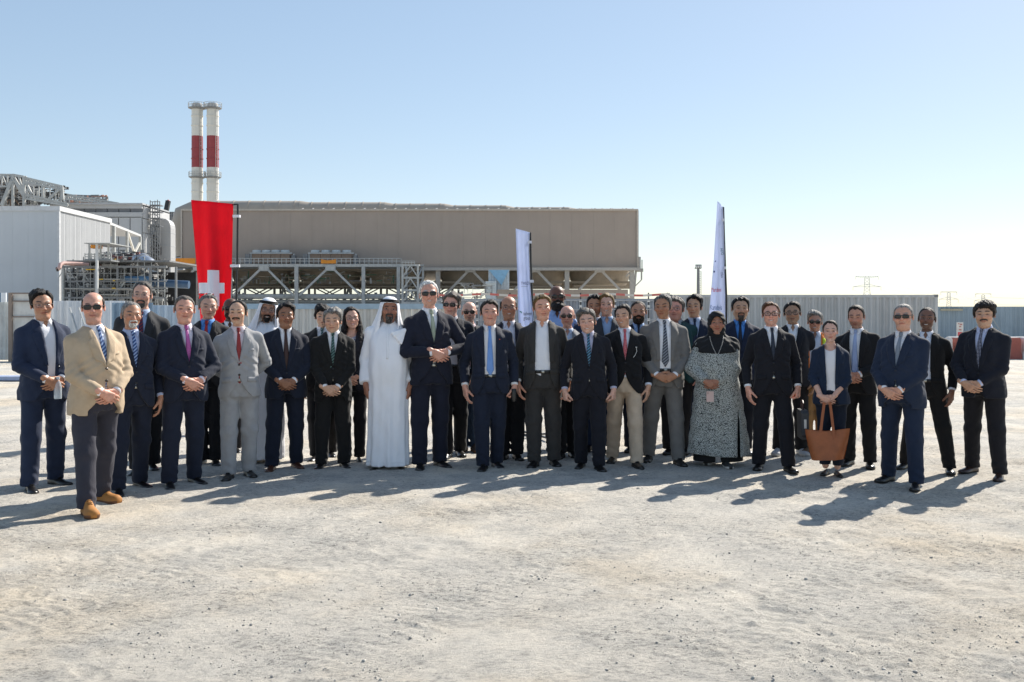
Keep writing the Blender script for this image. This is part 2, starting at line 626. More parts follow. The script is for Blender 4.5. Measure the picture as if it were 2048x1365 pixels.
# ------------------------------------------------------------------ implicit surfaces
def snet(F, xs, ys, zs):
    S = F < 0
    cnt = np.zeros(tuple(n - 1 for n in F.shape), np.int8)
    for a in (0, 1):
        for b in (0, 1):
            for c in (0, 1):
                cnt += S[a:S.shape[0] - 1 + a, b:S.shape[1] - 1 + b, c:S.shape[2] - 1 + c]
    act = (cnt > 0) & (cnt < 8)
    I = np.argwhere(act)
    idx = np.full(act.shape, -1, np.int32)
    idx[act] = np.arange(len(I))
    i, j, k = I.T
    cor = {(a, b, c): F[i + a, j + b, k + c] for a in (0, 1) for b in (0, 1) for c in (0, 1)}
    gx, gy, gz = (xs[i], xs[i + 1]), (ys[j], ys[j + 1]), (zs[k], zs[k + 1])
    acc = np.zeros((len(I), 3))
    num = np.zeros(len(I))
    for a in (0, 1):
        for b in (0, 1):
            for ax in range(3):
                c0 = [a, b]
                c0.insert(ax, 0)
                c1 = list(c0)
                c1[ax] = 1
                f0, f1 = cor[tuple(c0)], cor[tuple(c1)]
                m = (f0 < 0) != (f1 < 0)
                t = np.where(m, f0 / np.where(m, f0 - f1, 1), 0)
                p = [gx[c0[0]], gy[c0[1]], gz[c0[2]]]
                g = (gx, gy, gz)[ax]
                p[ax] = g[0] + t * (g[1] - g[0])
                for q in range(3):
                    acc[:, q] += np.where(m, p[q], 0)
                num += m
    V = acc / num[:, None]
    Q = []
    nx, ny, nz = F.shape
    # x edges
    A, B = S[:-1, 1:-1, 1:-1], S[1:, 1:-1, 1:-1]
    for flip in (0, 1):
        e = np.argwhere((A & ~B) if not flip else (~A & B))
        if len(e):
            x, y, z = e[:, 0], e[:, 1] + 1, e[:, 2] + 1
            q = np.stack([idx[x, y - 1, z - 1], idx[x, y, z - 1], idx[x, y, z], idx[x, y - 1, z]], -1)
            Q.append(q[:, ::-1] if flip else q)
    A, B = S[1:-1, :-1, 1:-1], S[1:-1, 1:, 1:-1]
    for flip in (0, 1):
        e = np.argwhere((A & ~B) if not flip else (~A & B))
        if len(e):
            x, y, z = e[:, 0] + 1, e[:, 1], e[:, 2] + 1
            q = np.stack([idx[x - 1, y, z - 1], idx[x - 1, y, z], idx[x, y, z], idx[x, y, z - 1]], -1)
            Q.append(q[:, ::-1] if flip else q)
    A, B = S[1:-1, 1:-1, :-1], S[1:-1, 1:-1, 1:]
    for flip in (0, 1):
        e = np.argwhere((A & ~B) if not flip else (~A & B))
        if len(e):
            x, y, z = e[:, 0] + 1, e[:, 1] + 1, e[:, 2]
            q = np.stack([idx[x - 1, y - 1, z], idx[x, y - 1, z], idx[x, y, z], idx[x - 1, y, z]], -1)
            Q.append(q[:, ::-1] if flip else q)
    return V, (np.concatenate(Q) if Q else np.zeros((0, 4), int))


class Grid:
    def __init__(self, xs, ys, zs):
        self.xs, self.ys, self.zs = xs, ys, zs
        self.F = np.full((len(xs), len(ys), len(zs)), 1.0, np.float32)

    def block(self, lo, hi):
        sl = []
        for a, l, h in zip((self.xs, self.ys, self.zs), lo, hi):
            i0 = max(0, int(np.searchsorted(a, l)) - 1)
            i1 = min(len(a), int(np.searchsorted(a, h)) + 1)
            if i1 <= i0:
                return None
            sl.append(slice(i0, i1))
        X = self.xs[sl[0]].astype(np.float32)[:, None, None]
        Y = self.ys[sl[1]].astype(np.float32)[None, :, None]
        Z = self.zs[sl[2]].astype(np.float32)[None, None, :]
        return tuple(sl), X, Y, Z

    def add(self, prim, k=0.01):
        fn, lo, hi = prim
        m = k + 0.02
        b = self.block([l - m for l in lo], [h + m for h in hi])
        if b is None:
            return
        sl, X, Y, Z = b
        d = fn(X, Y, Z)
        s = self.F[sl]
        if k <= 0:
            self.F[sl] = np.minimum(s, d)
        else:
            h = np.clip(0.5 + 0.5 * (s - d) / k, 0, 1)
            self.F[sl] = s * (1 - h) + d * h - k * h * (1 - h)

    def cut(self, fn, lo, hi):
        """remove where fn < 0"""
        b = self.block(lo, hi)
        if b is None:
            return
        sl, X, Y, Z = b
        self.F[sl] = np.maximum(self.F[sl], -fn(X, Y, Z))

    def offset(self, fn):
        X, Y, Z = self.xs.astype(np.float32)[:, None, None], self.ys.astype(np.float32)[None, :, None], self.zs.astype(np.float32)[None, None, :]
        self.F += fn(X, Y, Z)

    def mesh(self):
        return snet(self.F, self.xs, self.ys, self.zs)

    def front(self):
        """front surface height map y(x, z)"""
        S = self.F < 0
        j = S.argmax(1)
        hit = S.any(1) & (j > 0)
        jj = np.maximum(j, 1)
        ii, kk = np.meshgrid(np.arange(S.shape[0]), np.arange(S.shape[2]), indexing='ij')
        f0, f1 = self.F[ii, jj - 1, kk], self.F[ii, jj, kk]
        t = np.clip(f0 / np.where(np.abs(f0 - f1) < 1e-9, 1, f0 - f1), 0, 1)
        y = self.ys[jj - 1] + t * (self.ys[jj] - self.ys[jj - 1])
        y = np.where(hit, y, np.nan)
        xs, zs = self.xs, self.zs
        fill = np.nanmax(y) if hit.any() else 0.0
        y = np.where(hit, y, fill)

        def f(x, z):
            x, z = np.asarray(x, float), np.asarray(z, float)
            u = np.clip(np.interp(x, xs, np.arange(len(xs))), 0, len(xs) - 1.001)
            w = np.clip(np.interp(z, zs, np.arange(len(zs))), 0, len(zs) - 1.001)
            a, b = u.astype(int), w.astype(int)
            fu, fw = u - a, w - b
            return (y[a, b] * (1 - fu) + y[a + 1, b] * fu) * (1 - fw) + (y[a, b + 1] * (1 - fu) + y[a + 1, b + 1] * fu) * fw
        return f


def cone(a, b, ra, rb, flat=False, sy=1.0):
    a, b = np.array(a, np.float32), np.array(b, np.float32)
    ba = b - a
    L2 = float(ba @ ba)
    L = math.sqrt(L2)

    def fn(X, Y, Z):
        px, py, pz = X - a[0], Y - a[1], Z - a[2]
        h = (px * ba[0] + py * ba[1] + pz * ba[2]) / L2
        hc = np.clip(h, 0, 1)
        d = np.sqrt((px - hc * ba[0]) ** 2 + ((py - hc * ba[1]) * sy) ** 2 + (pz - hc * ba[2]) ** 2) - (ra + (rb - ra) * hc)
        if flat:
            d = np.maximum(d, (h - 1) * L)
        return d
    r = max(ra, rb)
    return fn, np.minimum(a, b) - r, np.maximum(a, b) + r


def ell(c, r):
    c, r = np.array(c, np.float32), np.array(r, np.float32)

    def fn(X, Y, Z):
        x, y, z = (X - c[0]) / r[0], (Y - c[1]) / r[1], (Z - c[2]) / r[2]
        k0 = np.sqrt(x * x + y * y + z * z)
        k1 = np.sqrt((x / r[0]) ** 2 + (y / r[1]) ** 2 + (z / r[2]) ** 2)
        return k0 * (k0 - 1) / np.maximum(k1, 1e-6)
    return fn, c - r, c + r


def smooth_prof(zk, *arrs, w=0.035):
    zk = np.array(zk, float)
    zz = np.linspace(zk[0], zk[-1], 160)
    out = []
    n = max(1, int(w / (zz[1] - zz[0])))
    ker = np.ones(2 * n + 1) / (2 * n + 1)
    for a in arrs:
        v = np.interp(zz, zk, a)
        vp = np.concatenate([2 * v[0] - v[1:n + 1][::-1], v, 2 * v[-1] - v[-n - 1:-1][::-1]])
        out.append(np.convolve(vp, ker, 'valid'))
    return zz, out


def prof(zk, ak, bk, yk, p=2.4, cap=True):
    zz, (A, B, YC) = smooth_prof(zk, ak, bk, yk)

    def fn(X, Y, Z):
        z = Z.ravel() if Z.ndim > 1 and Z.shape[0] == 1 else Z
        sh = Z.shape
        a = np.interp(z, zz, A).reshape(sh).astype(np.float32)
        b = np.interp(z, zz, B).reshape(sh).astype(np.float32)
        yc = np.interp(z, zz, YC).reshape(sh).astype(np.float32)
        q = (np.abs(X) / a) ** p + (np.abs(Y - yc) / b) ** p
        d = (q ** (1 / p) - 1) * np.minimum(a, b) * 0.92
        if cap:
            d = np.maximum(d, np.maximum(zz[0] - Z, Z - zz[-1]))
        return d
    A1, B1 = max(A), max(B)
    return fn, np.array([-A1, min(YC) - B1, zz[0]]), np.array([A1, max(YC) + B1, zz[-1]])


def folds(seed, amp, n=6, lo=0.06, hi=0.17, zst=1.0):
    r = np.random.default_rng(seed)
    W = []
    for _ in range(n):
        d = r.normal(size=3)
        d[2] *= zst
        d /= np.linalg.norm(d)
        W.append((d * 2 * PI / r.uniform(lo, hi), r.uniform(0, 6.28), r.uniform(0.5, 1)))

    def fn(X, Y, Z):
        s = 0
        for k, ph, a in W:
            s = s + a * np.sin(k[0] * X + k[1] * Y + k[2] * Z + ph)
        return (amp / math.sqrt(n)) * s
    return fn


def arange(a, b, h):
    return np.arange(a, b + h, h, dtype=np.float32)


# ------------------------------------------------------------------ head
def head_fn(fp, ears=True):
    w, jaw, nose, fat = fp.get('w', 1), fp.get('jaw', 1), fp.get('nose', 1), fp.get('fat', 0)
    rv = fp.get('rv', [0] * 8)
    jaw, nose, es, nl, cl = jaw * (1 + .05 * rv[0]), nose * (1 + .08 * rv[1]), .032 + .0014 * rv[2], .003 * rv[3], .004 * rv[4]
    P = []
    A = P.append
    A((ell((0, .014, .030), (.0775 * w, .098, .0825)), 0, 0))
    A((ell((0, -.032, -.030), (.0605 * w, .063, .080)), .03, 1))
    A((ell((0, -.014, -.056), (.0585 * jaw * w + .006 * fat, .064, .042)), .025, 1))
    A((ell((0, -.070 - .003 * rv[5], -.092 - cl), (.024 + .003 * rv[6], .022, .020)), .022, 1))
    A((ell((0, -.072, .023), (.052 * w, .025, .012)), .014, 1))
    for s in (-1, 1):
        A((ell((s * .041 * w, -.066, -.020 - .012 * fat), (.025 + .006 * fat, .024, .022)), .02, 1))
        A((ell((s * es, -.112 + .0015 * rv[7], .004), (.019, .020, .0115)), .010, -1))
    A((cone((0, -.086, .014), (0, -.1055 - .006 * (nose - 1) * 5, -.026 - nl), .0085, .0125 * nose), .012, 1))
    for s in (-1, 1):
        A((cone((s * .0215, -.101, -.030), (s * .0335, -.090, -.064), .0034, .0030), .008, -1))
    for s in (-1, 1):
        A((ell((s * .0125 * nose, -.098, -.030 - nl), (.0085 * nose, .011, .008)), .006, 1))
    A((ell((0, -.092, -.052), (.026, .012, .007)), .008, 1))
    A((ell((0, -.091, -.0665), (.021, .012, .007)), .008, 1))
    if fat > 0:
        A((ell((0, -.035, -.105), (.05 + .01 * fat, .05, .03)), .03, 1))
    if ears:
        for s in (-1, 1):
            A((ell((s * .0815 * w, .012, -.006), (.0095, .0185, .031)), .008, 1))
            A((ell((s * .089 * w, .006, -.002), (.005, .010, .017)), .005, -1))

    def fn(x, y, z):
        D = None
        for (f, _, _), k, op in P:
            d = f(x, y, z)
            if D is None:
                D = d
            elif op > 0:
                h = np.clip(.5 + .5 * (D - d) / k, 0, 1)
                D = D * (1 - h) + d * h - k * h * (1 - h)
            else:
                h = np.clip(.5 - .5 * (D + d) / k, 0, 1)
                D = D * (1 - h) - d * h + k * h * (1 - h)
        return D
    return fn


def sstep(a, b, x):
    t = np.clip((x - a) / (b - a), 0, 1)
    return t * t * (3 - 2 * t)


HAIRS = {  # front z, temple z, sideburn z, behind-ear z, nape z, top, side, back, front volume
    'short':   (.083, .062, -.020, -.020, -.075, .017, .010, .012, .010),
    'crop':    (.086, .066, -.018, -.020, -.070, .010, .006, .008, .006),
    'buzz':    (.090, .068, -.015, -.015, -.065, .0040, .0035, .004, .003),
    'swept':   (.085, .060, -.022, -.025, -.080, .024, .011, .014, .016),
    'tousled': (.076, .055, -.022, -.030, -.085, .026, .015, .016, .016),
    'fringe':  (.056, .038, -.030, -.040, -.085, .026, .017, .020, .022),
    'reced':   (.096, .078, -.018, -.020, -.075, .009, .008, .010, .003),
    'thin':    (.086, .066, -.016, -.018, -.070, .006, .006, .008, .004),
    'bun':     (.086, .060, -.008, -.020, -.080, .010, .008, .016, .007),
    'long':    (.084, .050, -.060, -.100, -.120, .016, .014, .020, .012),
}


def hair_t(style, x, y, z, seed):
    """hair thickness field on the skull"""
    phi = np.arctan2(np.abs(x), -(y - .012))
    if style in ('horseshoe', 'none'):
        hl = np.interp(phi, [0, 1.0, 1.2, 1.42, 1.75, 1.95, 2.4, 3.15], [.09, .06, .00, -.012, .02, -.03, -.07, -.075])
        t = .0075 * sstep(-.004, .012, z - hl) * sstep(.072, .048, z - .012 * (phi - 1.6)) * sstep(.95, 1.25, phi)
        t = t - .004 * (t < .0012)
    else:
        zf, zt, zs, zb, zn, tt, ts, tb, tf = HAIRS[style]
        hl = np.interp(phi, [0, .45, .80, 1.05, 1.22, 1.48, 1.62, 1.78, 2.1, 2.6, 3.15],
                       [zf, zf + .002, zt, zt * .6, zs, zs, .018, zb, (zb + zn) / 2, zn, zn])
        hl = hl + .0022 * np.sin(phi * 13 + seed) + .002 * np.sin(phi * 31 + 2 * seed) + .003 * np.sin(x * 45 + seed)
        top = sstep(.035, .095, z)
        side = np.interp(phi, [0, .7, 1.3, 2.2, 3.15], [tf, tf * .6 + ts * .4, ts, ts * .5 + tb * .5, tb])
        t = side * (1 - top) + tt * top
        sgn = 1 if seed % 2 else -1
        t = t * (1 + .28 * sgn * np.tanh(x / .03) * top)
        if style in ('short', 'swept', 'tousled'):
            t = t - .007 * np.exp(-((x + sgn * .030) / .007) ** 2) * top * (y < .05)
        t = t * sstep(-.004, .026, z - hl) - .004 * sstep(.004, -.006, z - hl)
    r = np.random.default_rng(seed)
    n = 0
    for q in range(7):
        a, b, c = r.uniform(-1, 1, 3)
        fr = r.uniform(60, 230)
        n = n + np.sin(fr * (a * x + b * y * .6 + c * .35 * z) + r.uniform(0, 6))
    amp = {'tousled': .0045, 'fringe': .0036, 'swept': .0034, 'short': .0028, 'long': .0014}.get(style, .0010)
    return np.where(t > .002, t + amp * n * .45, t)


def beard_t(style, x, y, z):
    ax = np.abs(x)
    front = sstep(-.02, -.045, y)
    jawline = sstep(.0, .012, (-.038 - .55 * (y + .085)) - z)   # below a line from ear to mouth corner
    lips = ((x / .027) ** 2 + ((z + .0590) / .0085) ** 2) < 1
    mou = np.exp(-((z + .0455 + 6 * ax * ax) / .0075) ** 4) * (ax < .034) * (y < -.07)
    chin = np.exp(-((ax / .027) ** 4)) * (z < -.068) * (y < -.045)
    gap = ((ax > .014) & (ax < .034) & (z > -.068) & (z < -.05))
    if style == 'moustache':
        t = .0055 * mou
    elif style == 'goatee':
        t = .0045 * np.maximum(np.maximum(mou, chin), .8 * ((ax > .024) & (ax < .036) & (z < -.05) & (z > -.09) & (y < -.06)))
    elif style == 'big':
        t = (.006 + .030 * sstep(-.05, -.105, z)) * np.maximum(jawline * sstep(.035, -.0, y), mou)
    elif style == 'stubble':
        t = .0018 * np.maximum(jawline * sstep(.03, .0, y), mou)
    else:
        t = .0055 * np.maximum(jawline * sstep(.03, .0, y), mou)
    t = np.where(lips & (y < -.06), 0, t)
    return t - .003 * (t < .0009)


# ------------------------------------------------------------------ hands (built once, copied)
def v3(*a):
    return np.array(a, float)


def unit(v):
    return v / np.linalg.norm(v)


def hand_prims(wr, f, n, t, curl, spread=0.12, thumb=0.5, sc_=1.0):
    f, n = unit(f), unit(n - f * (n @ unit(f)))
    t = unit(t - f * (t @ f) - n * (t @ n))
    P = [(cone(wr - f * .035, wr + f * .012, .027, .027, sy=1.15), .012)]
    offs = (.031, .0105, -.0105, -.030)
    klen = (.088, .091, .086, .077)
    flen = ((.043, .026, .021), (.048, .030, .022), (.044, .028, .021), (.034, .021, .018))
    for q in range(4):
        k = wr + f * klen[q] * sc_ + t * offs[q] * sc_ - n * .002
        P.append((cone(wr + t * offs[q] * .55 + f * .01, k, .015, .0125), .014))
        d, nn, p = unit(f + t * spread * (offs[q] / .03)), n.copy(), k
        r = .0093 if q != 3 else .0080
        for s in range(3):
            a = curl[s] * (1 + .10 * q)
            d, nn = d * math.cos(a) + nn * math.sin(a), nn * math.cos(a) - d * math.sin(a)
            e = p + d * flen[q][s] * sc_
            P.append((cone(p, e, r, r - .0009), .003))
            p, r = e, r - .0009
    b = wr + f * .022 + t * .020 + n * .006
    d = unit(f * .75 + t * .62 + n * .30)
    P.append((cone(wr + f * .01 + t * .008, b, .018, .0165), .012))
    for L, r in ((.042, .0135), (.032, .0110), (.026, .0098)):
        e = b + d * L * sc_
        P.append((cone(b, e, r, r - .0012), .006))
        b = e
        d = unit(d + f * .22 * thumb + n * .25 * thumb - t * .15 * thumb)
    return P


def hand_mesh(prims, h=.0042):
    lo = np.min([p[0][1] for p in prims], 0) - .012
    hi = np.max([p[0][2] for p in prims], 0) + .012
    G = Grid(*[arange(lo[a], hi[a], h) for a in range(3)])
    for p, k in prims:
        G.add(p, k)
    return G.mesh()


HANDS = {}
_r = math.radians
HANDS['side'] = hand_mesh(hand_prims(v3(0, 0, 0), v3(.10, -.10, -1), v3(.92, .38, 0), v3(.36, -.9, 0), (_r(15), _r(24), _r(18)), .05, .9))
HANDS['fist'] = hand_mesh(hand_prims(v3(0, 0, 0), v3(.05, -.14, -1), v3(.85, .45, 0), v3(.4, -.9, 0), (_r(62), _r(75), _r(45)), thumb=1.6))
RW, LW = v3(-.066, -.022, .036), v3(.066, .012, .034)
HANDS['clasp'] = hand_mesh(
    hand_prims(RW, v3(.86, -.02, -.52), v3(.05, 1, .05), v3(.5, 0, .85), (_r(14), _r(26), _r(22)), .05, .8)
    + hand_prims(LW, v3(-.84, -.10, -.56), v3(0, 1, .1), v3(-.55, 0, .83), (_r(22), _r(30), _r(25)), .05, .8))
HANDS['lace'] = hand_mesh(
    hand_prims(v3(-.088, .0, .016), v3(.93, -.22, -.30), v3(.1, 1, .1), v3(.3, 0, .95), (_r(20), _r(38), _r(30)), .10, .8)
    + hand_prims(v3(.088, .0, .016), v3(-.93, -.25, -.34), v3(-.1, 1, .1), v3(-.3, 0, .95), (_r(24), _r(40), _r(30)), .10, .8))


# ------------------------------------------------------------------ shoes
def shoe_mesh(kind):
    L = .285
    S = [0, .03, .12, .25, .38, .50, .64, .78, .89, .96, 1.0]
    hw = [.012, .030, .036, .036, .035, .038, .045, .045, .036, .024, .008]
    tp = {'dress': [.060, .078, .084, .086, .078, .064, .052, .045, .040, .034, .026],
          'boot': [.120, .135, .140, .140, .125, .096, .080, .074, .070, .060, .040],
          'sneaker': [.070, .088, .092, .092, .086, .074, .062, .056, .052, .044, .032],
          'flat': [.045, .056, .056, .050, .046, .044, .042, .038, .034, .028, .022]}[kind]
    so = {'dress': .018, 'boot': .026, 'sneaker': .028, 'flat': .010}[kind]
    w = {'dress': 1.0, 'boot': 1.2, 'sneaker': 1.08, 'flat': .86}[kind]
    if kind in ('boot', 'sneaker'):
        hw = [.018, .032, .037, .037, .036, .039, .045, .046, .041, .032, .018]
    ang = [-1.0, -.98, -.90, -.62, -.3, 0, .3, .62, .90, .98, 1.0]
    V, Q, M = [], [], []
    N = 11
    for s, h, t in zip(S, hw, tp):
        y = .095 - s * L
        lift = .006 * max(0, (s - .8) / .2)
        for q in range(N):
            u = q / (N - 1)
            if q in (0, N - 1):
                x, z = (-1 if q == 0 else 1) * h * w * .99, lift + (.0 if not (.30 < s < .5 and kind == 'dress') else .010)
            elif q in (1, N - 2):
                x, z = (-1 if q == 1 else 1) * (h * w + .004), lift + so
            else:
                a = PI * (q - 1) / (N - 3)
                x = -math.cos(a) * h * w * (1 - .18 * math.sin(a))
                z = lift + so + .002 + (t - so) * math.sin(a) ** .75
            V.append((x, y, z))
    for i in range(len(S) - 1):
        for q in range(N):
            q2 = (q + 1) % N
            Q.append((i * N + q, i * N + q2, (i + 1) * N + q2, (i + 1) * N + q))
            M.append(1 if q in (0, N - 2, N - 1) else 0)
    b = (len(S) - 1) * N
    for q in range(N // 2):
        for o in (0, b):
            f = (o + q, o + q + 1, o + N - 2 - q, o + N - 1 - q)
            Q.append(f if o else f[::-1])
            M.append(0)
    # laces ridge
    return np.array(V), Q, M


SHOES = {k: shoe_mesh(k) for k in ('dress', 'boot', 'sneaker', 'flat')}


def patch(A, B, n, m, hmap, off, rim=0.006):
    """raised strip between polylines A and B (lists of (x,z)) laid on the front surface"""
    def samp(P, t):
        P = np.array(P, float)
        L = np.concatenate([[0], np.cumsum(np.linalg.norm(np.diff(P, axis=0), axis=1))])
        if L[-1] < 1e-9:
            return np.repeat(P[:1], len(t), 0)
        return np.stack([np.interp(t * L[-1], L, P[:, c]) for c in (0, 1)], -1)
    t = np.linspace(0, 1, n)
    a, b = samp(A, t), samp(B, t)
    u = np.linspace(0, 1, m)
    G = a[:, None] * (1 - u[None, :, None]) + b[:, None] * u[None, :, None]
    y = hmap(G[..., 0], G[..., 1]) - off
    top = np.stack([G[..., 0], y, G[..., 1]], -1)
    bot = top.copy()
    bot[..., 1] += off + rim
    V = np.concatenate([top.reshape(-1, 3), bot.reshape(-1, 3)])
    Q = []
    for i in range(n - 1):
        for j in range(m - 1):
            Q.append((i * m + j, i * m + j + 1, (i + 1) * m + j + 1, (i + 1) * m + j))
    o = n * m
    ring = [i * m for i in range(n)] + [(n - 1) * m + j for j in range(1, m)] + [i * m + m - 1 for i in range(n - 2, -1, -1)] + [j for j in range(m - 2, 0, -1)]
    for x in range(len(ring)):
        p, q = ring[x], ring[(x + 1) % len(ring)]
        Q.append((p, q, q + o, p + o))
    return V, Q


def join_parts(parts):
    V, Q, b = [], [], 0
    for v, q in parts:
        V.append(np.asarray(v, float))
        Q.append(np.asarray(q, int) + b)
        b += len(v)
    return np.concatenate(V), np.concatenate(Q)


def ik(S, W, l1, l2, pole):
    S, W = np.array(S, float), np.array(W, float)
    d = W - S
    L = np.linalg.norm(d)
    if L > (l1 + l2) * .998:
        d = d / L
        L = (l1 + l2) * .998
        W = S + d * L
    else:
        d = d / L
    a = (l1 * l1 - l2 * l2 + L * L) / (2 * L)
    h = math.sqrt(max(0, l1 * l1 - a * a))
    p = np.array(pole, float)
    p = p - d * (p @ d)
    p /= np.linalg.norm(p)
    return S + d * a + p * h, W


SOLE = mat_plain('sole', (.012, .011, .010), .7)


def person(sp):
    """sp: measurements and dress of one person; returns the root object"""
    seed = sp['seed']
    rnd = np.random.default_rng(seed)
    feet = sp['feet']
    fy = sum(f[1] for f in feet) / len(feet)
    s = (fy - HZ) / CH
    D = FPX / s
    X0 = (sp['x'] - 1024) / s
    H = (fy - sp['top']) / s
    sc_ = H / 1.75
    cang = math.atan2(-X0, D)
    yaw = cang * .8 if sp.get('yaw') is None else math.radians(sp['yaw'])
    hy = cang + math.radians(sp.get('hyaw', 0)) - yaw
    hp = math.radians(sp.get('pitch', 2))
    hr = math.radians(sp.get('roll', rnd.normal() * 2.2))
    hy += rnd.normal() * .10
    hp += rnd.normal() * .03
    tilt = rnd.normal() * .008
    g = sp.get('girth', 0.3)
    front = sp.get('front', True)
    h0 = .0090 if front else .012
    fem = sp.get('fem', False)
    shw = sp.get('shw', .178 if not fem else .15)       # shoulder joint x
    robe = sp.get('robe')
    # feet in local frame
    cy, sy = math.cos(-yaw), math.sin(-yaw)
    fl = []
    for (px, py) in feet:
        d = FPX * CH / (py - HZ)
        wx, wy = (px - 1024) * d / FPX - X0, d - D
        fl.append(((wx * cy - wy * sy) / sc_, (wx * sy + wy * cy) / sc_))
    if len(fl) == 1:
        fl = [(-.11, fl[0][1]), (.11, fl[0][1])]
    fl.sort()
    mx = .5 * (fl[0][0] + fl[1][0])
    my = .5 * (fl[0][1] + fl[1][1])
    fl = [(x - mx * .75, np.clip(y - my * .4, -.22, .22)) for x, y in fl]
    # ---------- torso profiles
    zk = [.78, .86, .95, 1.05, 1.15, 1.25, 1.33, 1.40, 1.445, 1.49]
    bl = np.array([.3, .6, .9, 1.0, .9, .5, .3, .1, 0, 0])
    if fem:
        ak = np.array([.165, .170, .155, .135, .140, .150, .150, .125, .08, .052])
        bk = np.array([.11, .118, .105, .09, .10, .118, .105, .085, .065, .052])
    else:
        ak = np.array([.160, .168, .160, .152, .155, .165, .168, .138, .088, .060])
        bk = np.array([.105, .115, .108, .104, .108, .115, .113, .098, .074, .060])
    yk = np.array([.01, .01, .0, -.005, -.005, 0, .006, .012, .018, .022])
    ak = ak + g * .030 * bl
    bk = bk + g * .052 * bl
    yk = yk - g * .036 * bl
    hscale = 1.05 * sp.get('hs', 1)
    hst = sp['hair'][0]
    ht = {'bald': 0, 'horseshoe': 0.001, 'none': 0, 'ghutra': .016, 'hijab': .012}.get(hst, HAIRS[hst][5] if hst in HAIRS else 0)
    hz = 1.75 - ht * hscale - .1125 * hscale
    pivot = np.array([0, .02, hz - .10])
    R = np.array((Matrix.Rotation(hy, 3, 'Z') @ Matrix.Rotation(hr, 3, 'Y') @ Matrix.Rotation(hp, 3, 'X')))
    hc = pivot + R @ np.array([0, -.022, .10])           # head centre in person frame

    def to_head(X, Y, Z):
        x, y, z = X - hc[0], Y - hc[1], Z - hc[2]
        return ((R[0, 0] * x + R[1, 0] * y + R[2, 0] * z) / hscale,
                (R[0, 1] * x + R[1, 1] * y + R[2, 1] * z) / hscale,
                (R[0, 2] * x + R[1, 2] * y + R[2, 2] * z) / hscale)

    def from_head(L):
        return (np.asarray(L) * hscale) @ R.T + hc

    fp = dict(sp.get('face', {}))
    fp['rv'] = np.clip(rnd.normal(size=8), -1.7, 1.7)
    fp['w'] = fp.get('w', 1) * (1 + .018 * rnd.normal())
    es_ = .032 + .0014 * fp['rv'][2]
    hf = head_fn(fp, ears=hst not in ('ghutra', 'hijab'))

    def head_full(X, Y, Z):
        X, Y, Z = np.broadcast_arrays(X, Y, Z)
        return hf(*to_head(X, Y, Z)) * hscale

    # ---------- arms
    arms = sp.get('arms', 'side')
    jb = np.interp(.95, zk, bk) - np.interp(.95, zk, yk)    # front depth at the belly
    hands = []
    J = []
    hz_c = sp.get('hz', .92)
    if arms in ('clasp', 'lace'):
        cc = np.array([sp.get('hx', 0), -(jb + .060), hz_c])
        offs = (RW, LW) if arms == 'clasp' else (v3(-.088, 0, .016), v3(.088, 0, .016))
        tw = [cc + offs[0], cc + offs[1]]
        pole = sp.get('pole', ((-.9, .45, -.2), (.9, .45, -.2)))
    elif arms == 'back':
        tw = [np.array([-.07, .19, .96]), np.array([.07, .19, .96])]
        pole = ((-1, .15, 0), (1, .15, 0))
    else:
        sx = sp.get('sidex', .246 + .02 * g)
        tw = [np.array([-sx, -.035, .865]), np.array([sx, -.035, .865])]
        pole = ((-.35, .9, 0), (.35, .9, 0))
    for i, sd in enumerate((-1, 1)):
        S = np.array([sd * (shw - .010), .014, 1.362 + sd * tilt])
        E, W = ik(S, tw[i], .292, .262, pole[i])
        J.append((S, E, W))
    # ---------- body mesh (one surface) + hands
    fine, co = (.0046 if front else .0056), sp.get('coarse', .028)
    hx0 = hc[0]
    xs = np.unique(np.round(np.concatenate([arange(-.36, hx0 - .105, co), arange(hx0 - .105, hx0 + .105, fine), arange(hx0 + .105, .36, co)]), 4)).astype(np.float32)
    ys = np.unique(np.round(np.concatenate([arange(-.30, hc[1] - .150, co), arange(hc[1] - .150, hc[1] + .13, fine), arange(hc[1] + .13, .30, co)]), 4)).astype(np.float32)
    zs = np.unique(np.round(np.concatenate([arange(.05, 1.43, co), arange(1.43, 1.77, fine)]), 4)).astype(np.float32)
    G = Grid(xs, ys, zs)
    G.add(prof(zk[1:], (ak - .012)[1:], (bk - .014)[1:], yk[1:]), .02)
    for i, sd in enumerate((-1, 1)):
        S, E, W = J[i]
        G.add(cone((sd * .06, .02, 1.40), S, .040, .042), .02)
        G.add(cone(S, E, .048, .038), .02)
        G.add(cone(E, W, .038, .027), .02)
        fx, fyy = fl[i]
        hip, an = v3(sd * .085, .010, .87), v3(fx, fyy + .05, .09)
        kn = hip * .5 + an * .5 + v3(sd * .005, -.02, .02)
        G.add(cone(hip, kn, .064, .048), .01)
        G.add(cone(kn, an, .052, .036), .02)
    nk = .0475 + .008 * fp.get('fat', 0) - (.007 if fem else 0)
    G.add(cone((0, .026, 1.42), hc + R @ np.array([0, .012, -.055]), nk + .008, nk), .03)
    G.add((head_full, hc - .15, hc + .15), .018)
    V, Q = G.mesh()
    lx, ly, lz = to_head(V[:, 0], V[:, 1], V[:, 2])
    tone = np.array(sp['skin'], float)
    C = np.tile(tone, (len(V), 1))
    inh = (lz > -.14)
    fr = sstep(-.02, -.06, ly) * inh
    ax = np.abs(lx)
    red = np.exp(-(((ax - .042) / .022) ** 2 + ((lz + .022) / .02) ** 2)) * fr + .9 * np.exp(-((ax / .016) ** 2 + ((lz + .026) / .013) ** 2)) * fr + .6 * sstep(.074, .083, ax) * inh
    C *= 1 + red[:, None] * np.array([.06, -.14, -.16])
